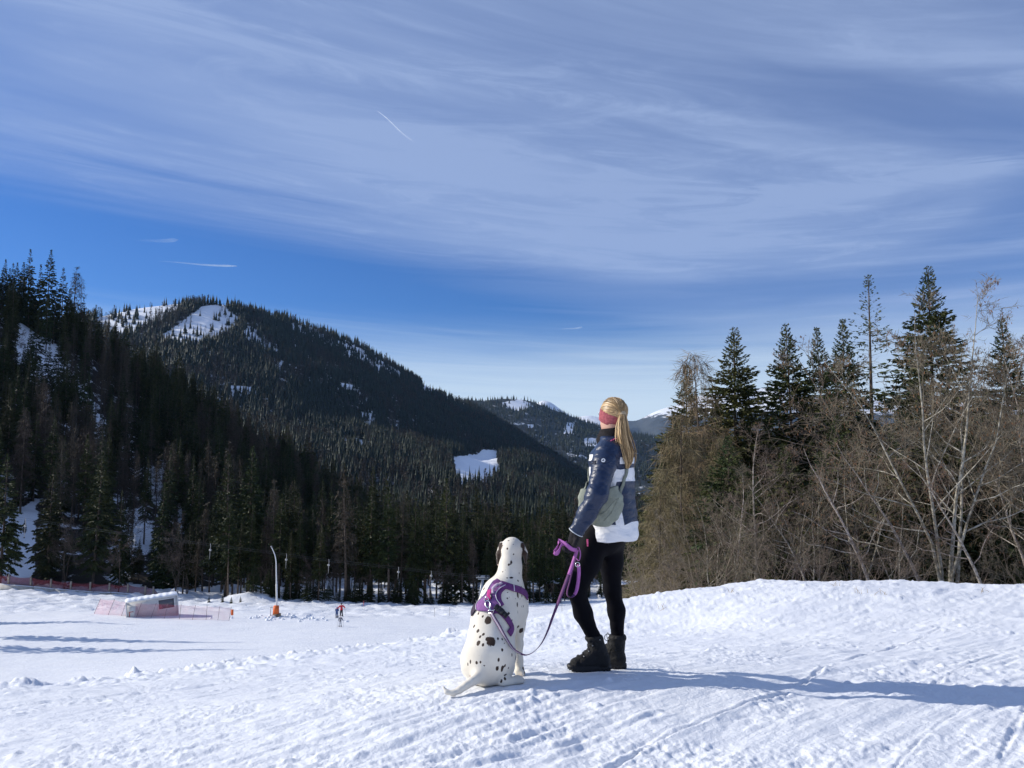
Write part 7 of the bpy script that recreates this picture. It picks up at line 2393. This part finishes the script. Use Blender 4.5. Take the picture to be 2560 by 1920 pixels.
def snow_slab(nx, ny, Lx, Ly, h, seed):
    X, Y = np.meshgrid(np.linspace(-1, 1, nx), np.linspace(-1, 1, ny), indexing='ij')
    e = np.maximum(np.minimum(1 - np.abs(X) ** 6, 1 - np.abs(Y) ** 6), 0) ** 0.5
    return np.stack([X * Lx / 2, Y * Ly / 2, e * (h + 0.25 * h * fbm(X * 3, Y * 3, 3, seed))], -1).reshape(-1, 3), grid_faces(nx, ny)
def station():
    b = P(1420, 1487, 158)
    b[2] = pz(b[0], b[1])
    root = empty('lift_shelter', tuple(b), label='open timber shelter with a snow-laden roof seen between dog and woman', cat='shelter')
    W, D, H = 9.4, 4.6, 2.15
    for x in (-4.2, -1.4, 1.4, 4.2):
        for y in (-1.9, 1.9):
            g = Geo(); g.box((x, y, H / 2 - 0.2), (0.22, 0.22, H + 0.4)); frm(root, 'post', g.mesh('shelter_post', M_WOOD, False))
    for x in (-2.8, 0, 2.8):
        g = Geo(); g.tube([(x - 1.2, -1.95, 0.9), (x, -1.95, H)], 0.07, 5); g.tube([(x + 1.2, -1.95, 0.9), (x, -1.95, H)], 0.07, 5); frm(root, 'brace', g.mesh('shelter_brace', M_WOOD))
    g = Geo(); g.box((0, 2.0, H / 2), (W - 0.6, 0.12, H)); frm(root, 'back_wall', g.mesh('shelter_wall', mat('dark_boards', (0.045, 0.032, 0.025), 0.85), False))
    g = Geo(); g.box((0, 0, H + 0.12), (W, D, 0.22)); rf = frm(root, 'roof', g.mesh('shelter_roof', M_WOOD, False))
    V, F = snow_slab(40, 16, W + 0.2, D + 0.2, 0.42, 4); V[:, 2] += H + 0.23
    g = Geo(); g.add(V, F); obj('snow_cover', g.mesh('shelter_snow', M_DRIFT), rf)
    g = Geo(); g.box((3.0, -1.2, 0.85), (0.8, 0.5, 1.7)); frm(root, 'red_cabinet', g.mesh('shelter_cabinet', mat('dull_red', (0.30, 0.06, 0.035), 0.7), False))
    # small shed half hidden by the brush
    c = P(1572, 1470, 150); c[2] = pz(c[0], c[1])
    r = empty('garden_shed', tuple(c), 0.2, label='low shed with snowy roof half hidden behind the brush', cat='shed')
    hh = P(1572, 1459, 150)[2] - c[2]
    g = Geo(); g.box((0, 0, hh / 2 - 0.2), (3.6, 2.4, hh + 0.4)); frm(r, 'wall', g.mesh('shed_wall', mat('dark_boards', (0.045, 0.032, 0.025), 0.85), False))
    g = Geo(); g.box((0, 0, hh + 0.05), (4.4, 3.2, 0.12)); rf = frm(r, 'roof', g.mesh('shed_roof', M_WOOD, False))
    V, F = snow_slab(24, 12, 4.4, 3.2, 0.32, 8); V[:, 2] += hh + 0.12
    g = Geo(); g.add(V, F); obj('snow_cover', g.mesh('shed_snow', M_DRIFT), rf)
    # snowmobile
    q = meet(1343, 1494, 150)
    r = empty('snowmobile', tuple(q), 0.6, label='dark blue snowmobile parked before the shelter', cat='snowmobile')
    blue = mat('dark_blue_shell', (0.02, 0.05, 0.14), 0.35, 0.5)
    g = Geo(); g.box((0, 0, 0.30), (2.3, 0.45, 0.36), None, 0, 0.92); frm(r, 'track', g.mesh('sled_track', M_DARK, False))
    g = Geo(); g.ball((0.75, 0, 0.72), (0.62, 0.42, 0.34)); frm(r, 'hood', g.mesh('sled_hood', blue))
    g = Geo(); g.box((-0.45, 0, 0.68), (1.2, 0.38, 0.28), None, 0, 0.85); frm(r, 'seat', g.mesh('sled_seat', M_DARK, False))
    g = Geo(); g.box((0.62, 0, 1.12), (0.06, 0.55, 0.42), np.array(((0.87, 0, -0.5), (0, 1, 0), (0.5, 0, 0.87)))); frm(r, 'windshield', g.mesh('sled_windshield', mat('smoked_screen', (0.05, 0.07, 0.10), 0.15, 0.6), False))
    g = Geo(); g.tube([(0.45, -0.35, 1.05), (0.45, 0.35, 1.05)], 0.03, 6); frm(r, 'handlebar', g.mesh('sled_handlebar', M_DARK))
    for s in (-1, 1):
        x = np.linspace(0.4, 1.75, 9)
        g = Geo(); ribbon(g, np.stack([x, 0 * x + s * 0.48, 0.06 + 0.5 * np.maximum(x - 1.45, 0) ** 1.1], 1), np.array((0, 1.0, 0)), 0.15, 0.03); g.tube([(0.95, s * 0.3, 0.55), (0.95, s * 0.48, 0.10)], 0.03, 5); frm(r, 'runner', g.mesh('sled_runner', M_DARK, False))
    # snow-covered beam
    q = meet(1326, 1487, 152)
    r = empty('barrier_beam', tuple(q), 0.05, label='snow-covered barrier beam right behind the dog', cat='barrier')
    g = Geo(); g.box((0, 0, 0.25), (3.2, 0.4, 0.5)); frm(r, 'beam', g.mesh('barrier_beam', M_WOOD, False))
    V, F = snow_slab(20, 8, 3.3, 0.6, 0.22, 12); V[:, 2] += 0.5
    g = Geo(); g.add(V, F); frm(r, 'snow_cover', g.mesh('beam_snow', M_DRIFT))
    # white notice
    q = meet(1498, 1499, 140)
    r = empty('notice_board', tuple(q), label='small white notice with a dark figure standing in the snow beyond the legs', cat='sign')
    g = Geo(); g.box((0, 0, 0.55), (0.46, 0.05, 0.62)); frm(r, 'board', g.mesh('notice_board', M_FRAME, False))
    g = Geo(); g.box((0.0, -0.03, 0.62), (0.16, 0.02, 0.22)); g.box((-0.02, -0.03, 0.42), (0.10, 0.02, 0.12)); frm(r, 'figure_mark', g.mesh('notice_mark', M_DARK, False))
    g = Geo(); g.tube([(0, 0.05, -0.3), (0, 0.05, 0.8)], 0.03, 6); frm(r, 'post', g.mesh('notice_post', M_STEEL))
station()

def markers():
    for px, y0, y1, m, lab in ((909, 1528, 1502, 'rw', 'thin red and white marker pole right of the skiers'), (1086, 1543, 1521, 'd', 'dark marker pole in the shaded snow left of the dog'), (1124, 1539, 1519, 'd', 'second dark marker pole closest to the dog'), (1405, 1536, 1510, 'd', 'dark marker pole behind the leash')):
        b = meet(px, y0, 130)
        t_ = P(px, y1, b[1]); h = t_[2] - b[2]
        r = empty('marker_pole', tuple(b), label=lab, cat='pole', group='marker poles on the piste')
        if m == 'rw':
            g = Geo(); g.tube([(0, 0, -0.2), (0, 0, h * 0.5)], 0.035, 6); frm(r, 'white_part', g.mesh('pole_white', M_FRAME)); g = Geo(); g.tube([(0, 0, h * 0.5), (0, 0, h)], 0.035, 6); frm(r, 'red_part', g.mesh('pole_red', M_RED))
        else:
            g = Geo(); g.tube([(0, 0, -0.2), (0, 0, h)], 0.022, 6); frm(r, 'shaft', g.mesh('pole_dark', M_DARK)); g = Geo(); g.tube([(0, 0, h), (0, 0, h + 0.08)], 0.03, 6); frm(r, 'tip', g.mesh('pole_tip', M_DARK))
markers()

def saplings():
    R = np.random.default_rng(5)
    lst = [(522, 1506, 15), (556, 1508, 20), (578, 1508, 15), (601, 1508, 16), (708, 1497, 9), (722, 1498, 10), (640, 1500, 8)]
    where = ['leftmost young fir before the wood by the pink net', 'tallest young fir before the wood by the pink net', 'young fir squeezed beside the tallest young fir', 'young fir right of the tallest young fir', 'tiny fir on the snow bank behind the lance', 'tiny fir right of the other one on the bank', 'tiny fir left of the snow lance']
    for (px, py, hp), w in zip(lst, where):
        b = meet(px, py, 140); s = hp / F_PX * b[1] / H0
        tm, cm = MID_SPRUCE[4]
        tree_thing('young_fir', tm, cm, (b[0], b[1], b[2] - 0.1), R.uniform(0, 6), (s * 1.9, s * 1.9, s * 1.15), w, 'tree', 'young firs at the edge of the piste')
    # dark thicket along the foot of the wood
    for px in range(640, 1560, 22):
        Y = (140.5 if px < 1400 else 149) + R.uniform(-1, 3)
        x = P(px + R.uniform(-8, 8), 1495, Y)[0]
        z = ground_z(x, Y); h = R.uniform(2.0, 5.0); s = h / H0
        tm, cm = MID_SPRUCE[int(R.choice((0, 4)))]
        tree_thing('young_fir', tm, cm, (x, Y, z - 0.2), R.uniform(0, 6), (s * 2.3, s * 2.3, s), 'low dark young fir at the foot of the treeline ' + [w for lim, w in ((780, 'near the snow lance'), (960, 'above the skiers'), (1160, 'left of the lift pylon'), (1320, 'behind the dog'), (9999, 'behind the leash')) if px < lim][0], 'tree', 'thicket at the foot of the treeline')
saplings()

def stalks():
    R = np.random.default_rng(9)
    M_STRAW = mat('dry_straw', (0.33, 0.25, 0.14), 0.8)
    for i, (px, py, lab) in enumerate(((1655, 1520, 'dry stalks poking through the snow crest below the larches'), (1830, 1480, 'dry stalks on the rising snow crest'), (2150, 1488, 'pair of dry stalks below the leaning alder'), (2200, 1492, 'short dry stalks in the snow right of the pair'), (2460, 1478, 'dry stalks in the snow near the right picture edge'), (2090, 1470, 'dry stalks on the top of the snow crest'))):
        Y = 14.0
        for _ in range(40):
            p = P(px, py, Y); z = float(fore(np.array([p[0]]), np.array([Y]))[0])
            Y += (Y * (CAM_Z - z) / (CAM_Z - p[2]) - Y) * 0.4
            Y = min(max(Y, 6), 16)
        p = P(px, py, Y)
        z = float(fore_z(np.array([p[0]]), np.array([Y]))[0])
        r = empty('dry_stalks', (p[0], Y, z), label=lab, cat='plant', group='dry stalks in the snow')
        for k in range(5):
            d = np.array((R.normal(0, 0.25), R.normal(0, 0.2), 1.0)); h = R.uniform(0.06, 0.15)
            g = Geo(); o_ = np.array((R.normal(0, 0.05), R.normal(0, 0.05), -0.03))
            g.tube(spline([o_, o_ + d * h * 0.5, o_ + d * h + np.array((R.normal(0, 0.03), 0, -0.01))], 5), [0.0035, 0.003, 0.0028, 0.0022, 0.0012], 4); frm(r, 'stalk', g.mesh('dry_stalk', M_STRAW))
stalks()

# ------------------------------------------------------------------ contrails, far up and outside the haze
def contrails():
    m = bpy.data.materials.new('contrail_ice')
    m.use_nodes = True
    t = m.node_tree; L = t.links.new
    b = t.nodes['Principled BSDF']; b.inputs['Base Color'].default_value = (0.9, 0.92, 0.95, 1); b.inputs['Roughness'].default_value = 1.0
    tr = N(t, 'ShaderNodeBsdfTransparent'); mx = N(t, 'ShaderNodeMixShader')
    tc = N(t, 'ShaderNodeTexCoord'); n = N(t, 'ShaderNodeTexNoise', ins={'Scale': 0.004, 'Detail': 4.0})
    L(tc.outputs['Object'], n.inputs[0])
    at = N(t, 'ShaderNodeAttribute', attribute_name='dense')
    L(math_node(t, 'MULTIPLY', at.outputs['Fac'], math_node(t, 'MULTIPLY_ADD', n.outputs[0], 0.8, 0.2)), mx.inputs[0])
    L(tr.outputs[0], mx.inputs[1]); L(b.outputs[0], mx.inputs[2]); L(mx.outputs[0], t.nodes['Material Output'].inputs[0])
    for a, c, Y0, Y1, r0, r1, de, lab in (((944, 278), (1040, 360), 23000, 20500, 8, 22, (0.55, 0.0), 'short straight contrail high in the sky above the mountain'), ((380, 653), (592, 666), 39000, 38000, 14, 52, (0.0, 0.5), 'long thin contrail low over the left summit'), ((1404, 824), (1456, 818), 52000, 52000, 24, 50, (0.15, 0.3), 'tiny contrail low in the sky above the woman'), ((330, 603), (445, 600), 40000, 40000, 30, 110, (0.0, 0.16), 'faint smudge of contrail above the long thin one')):
        p0, p1 = P(*a, Y0), P(*c, Y1)
        s = np.linspace(0, 1, 24)
        g = Geo(); g.tube(p0 + (p1 - p0) * s[:, None] + np.stack([0 * s, 0 * s, 25 * np.sin(s * 7)], 1), np.interp(s, [0, 0.1, 0.9, 1], [r0 * 0.3, r0, r1, r1 * 0.2]), 8, 0, False)
        me = g.mesh('contrail', m); attr(me, 'dense', np.repeat(np.interp(s, [0, 1], de), 8))
        obj('contrail', me, label=lab, cat='contrail', group='contrails in the sky')
contrails()

# ------------------------------------------------------------------ the air of the valley
def haze():
    m = bpy.data.materials.new('valley_air')
    m.use_nodes = True
    t = m.node_tree
    t.nodes.clear()
    o = N(t, 'ShaderNodeOutputMaterial'); v = N(t, 'ShaderNodeVolumePrincipled')
    v.inputs['Color'].default_value = (0.36, 0.62, 1.0, 1)
    v.inputs['Density'].default_value = 2.0e-5
    v.inputs['Anisotropy'].default_value = 0.15
    t.links.new(v.outputs[0], o.inputs['Volume'])
    g = Geo(); g.box((0, 0, 654.0), (34600, 34600, 1692.0))
    obj('haze', g.mesh('haze', m, False), kind='stuff', label='thin bluish air filling the valley')
haze()
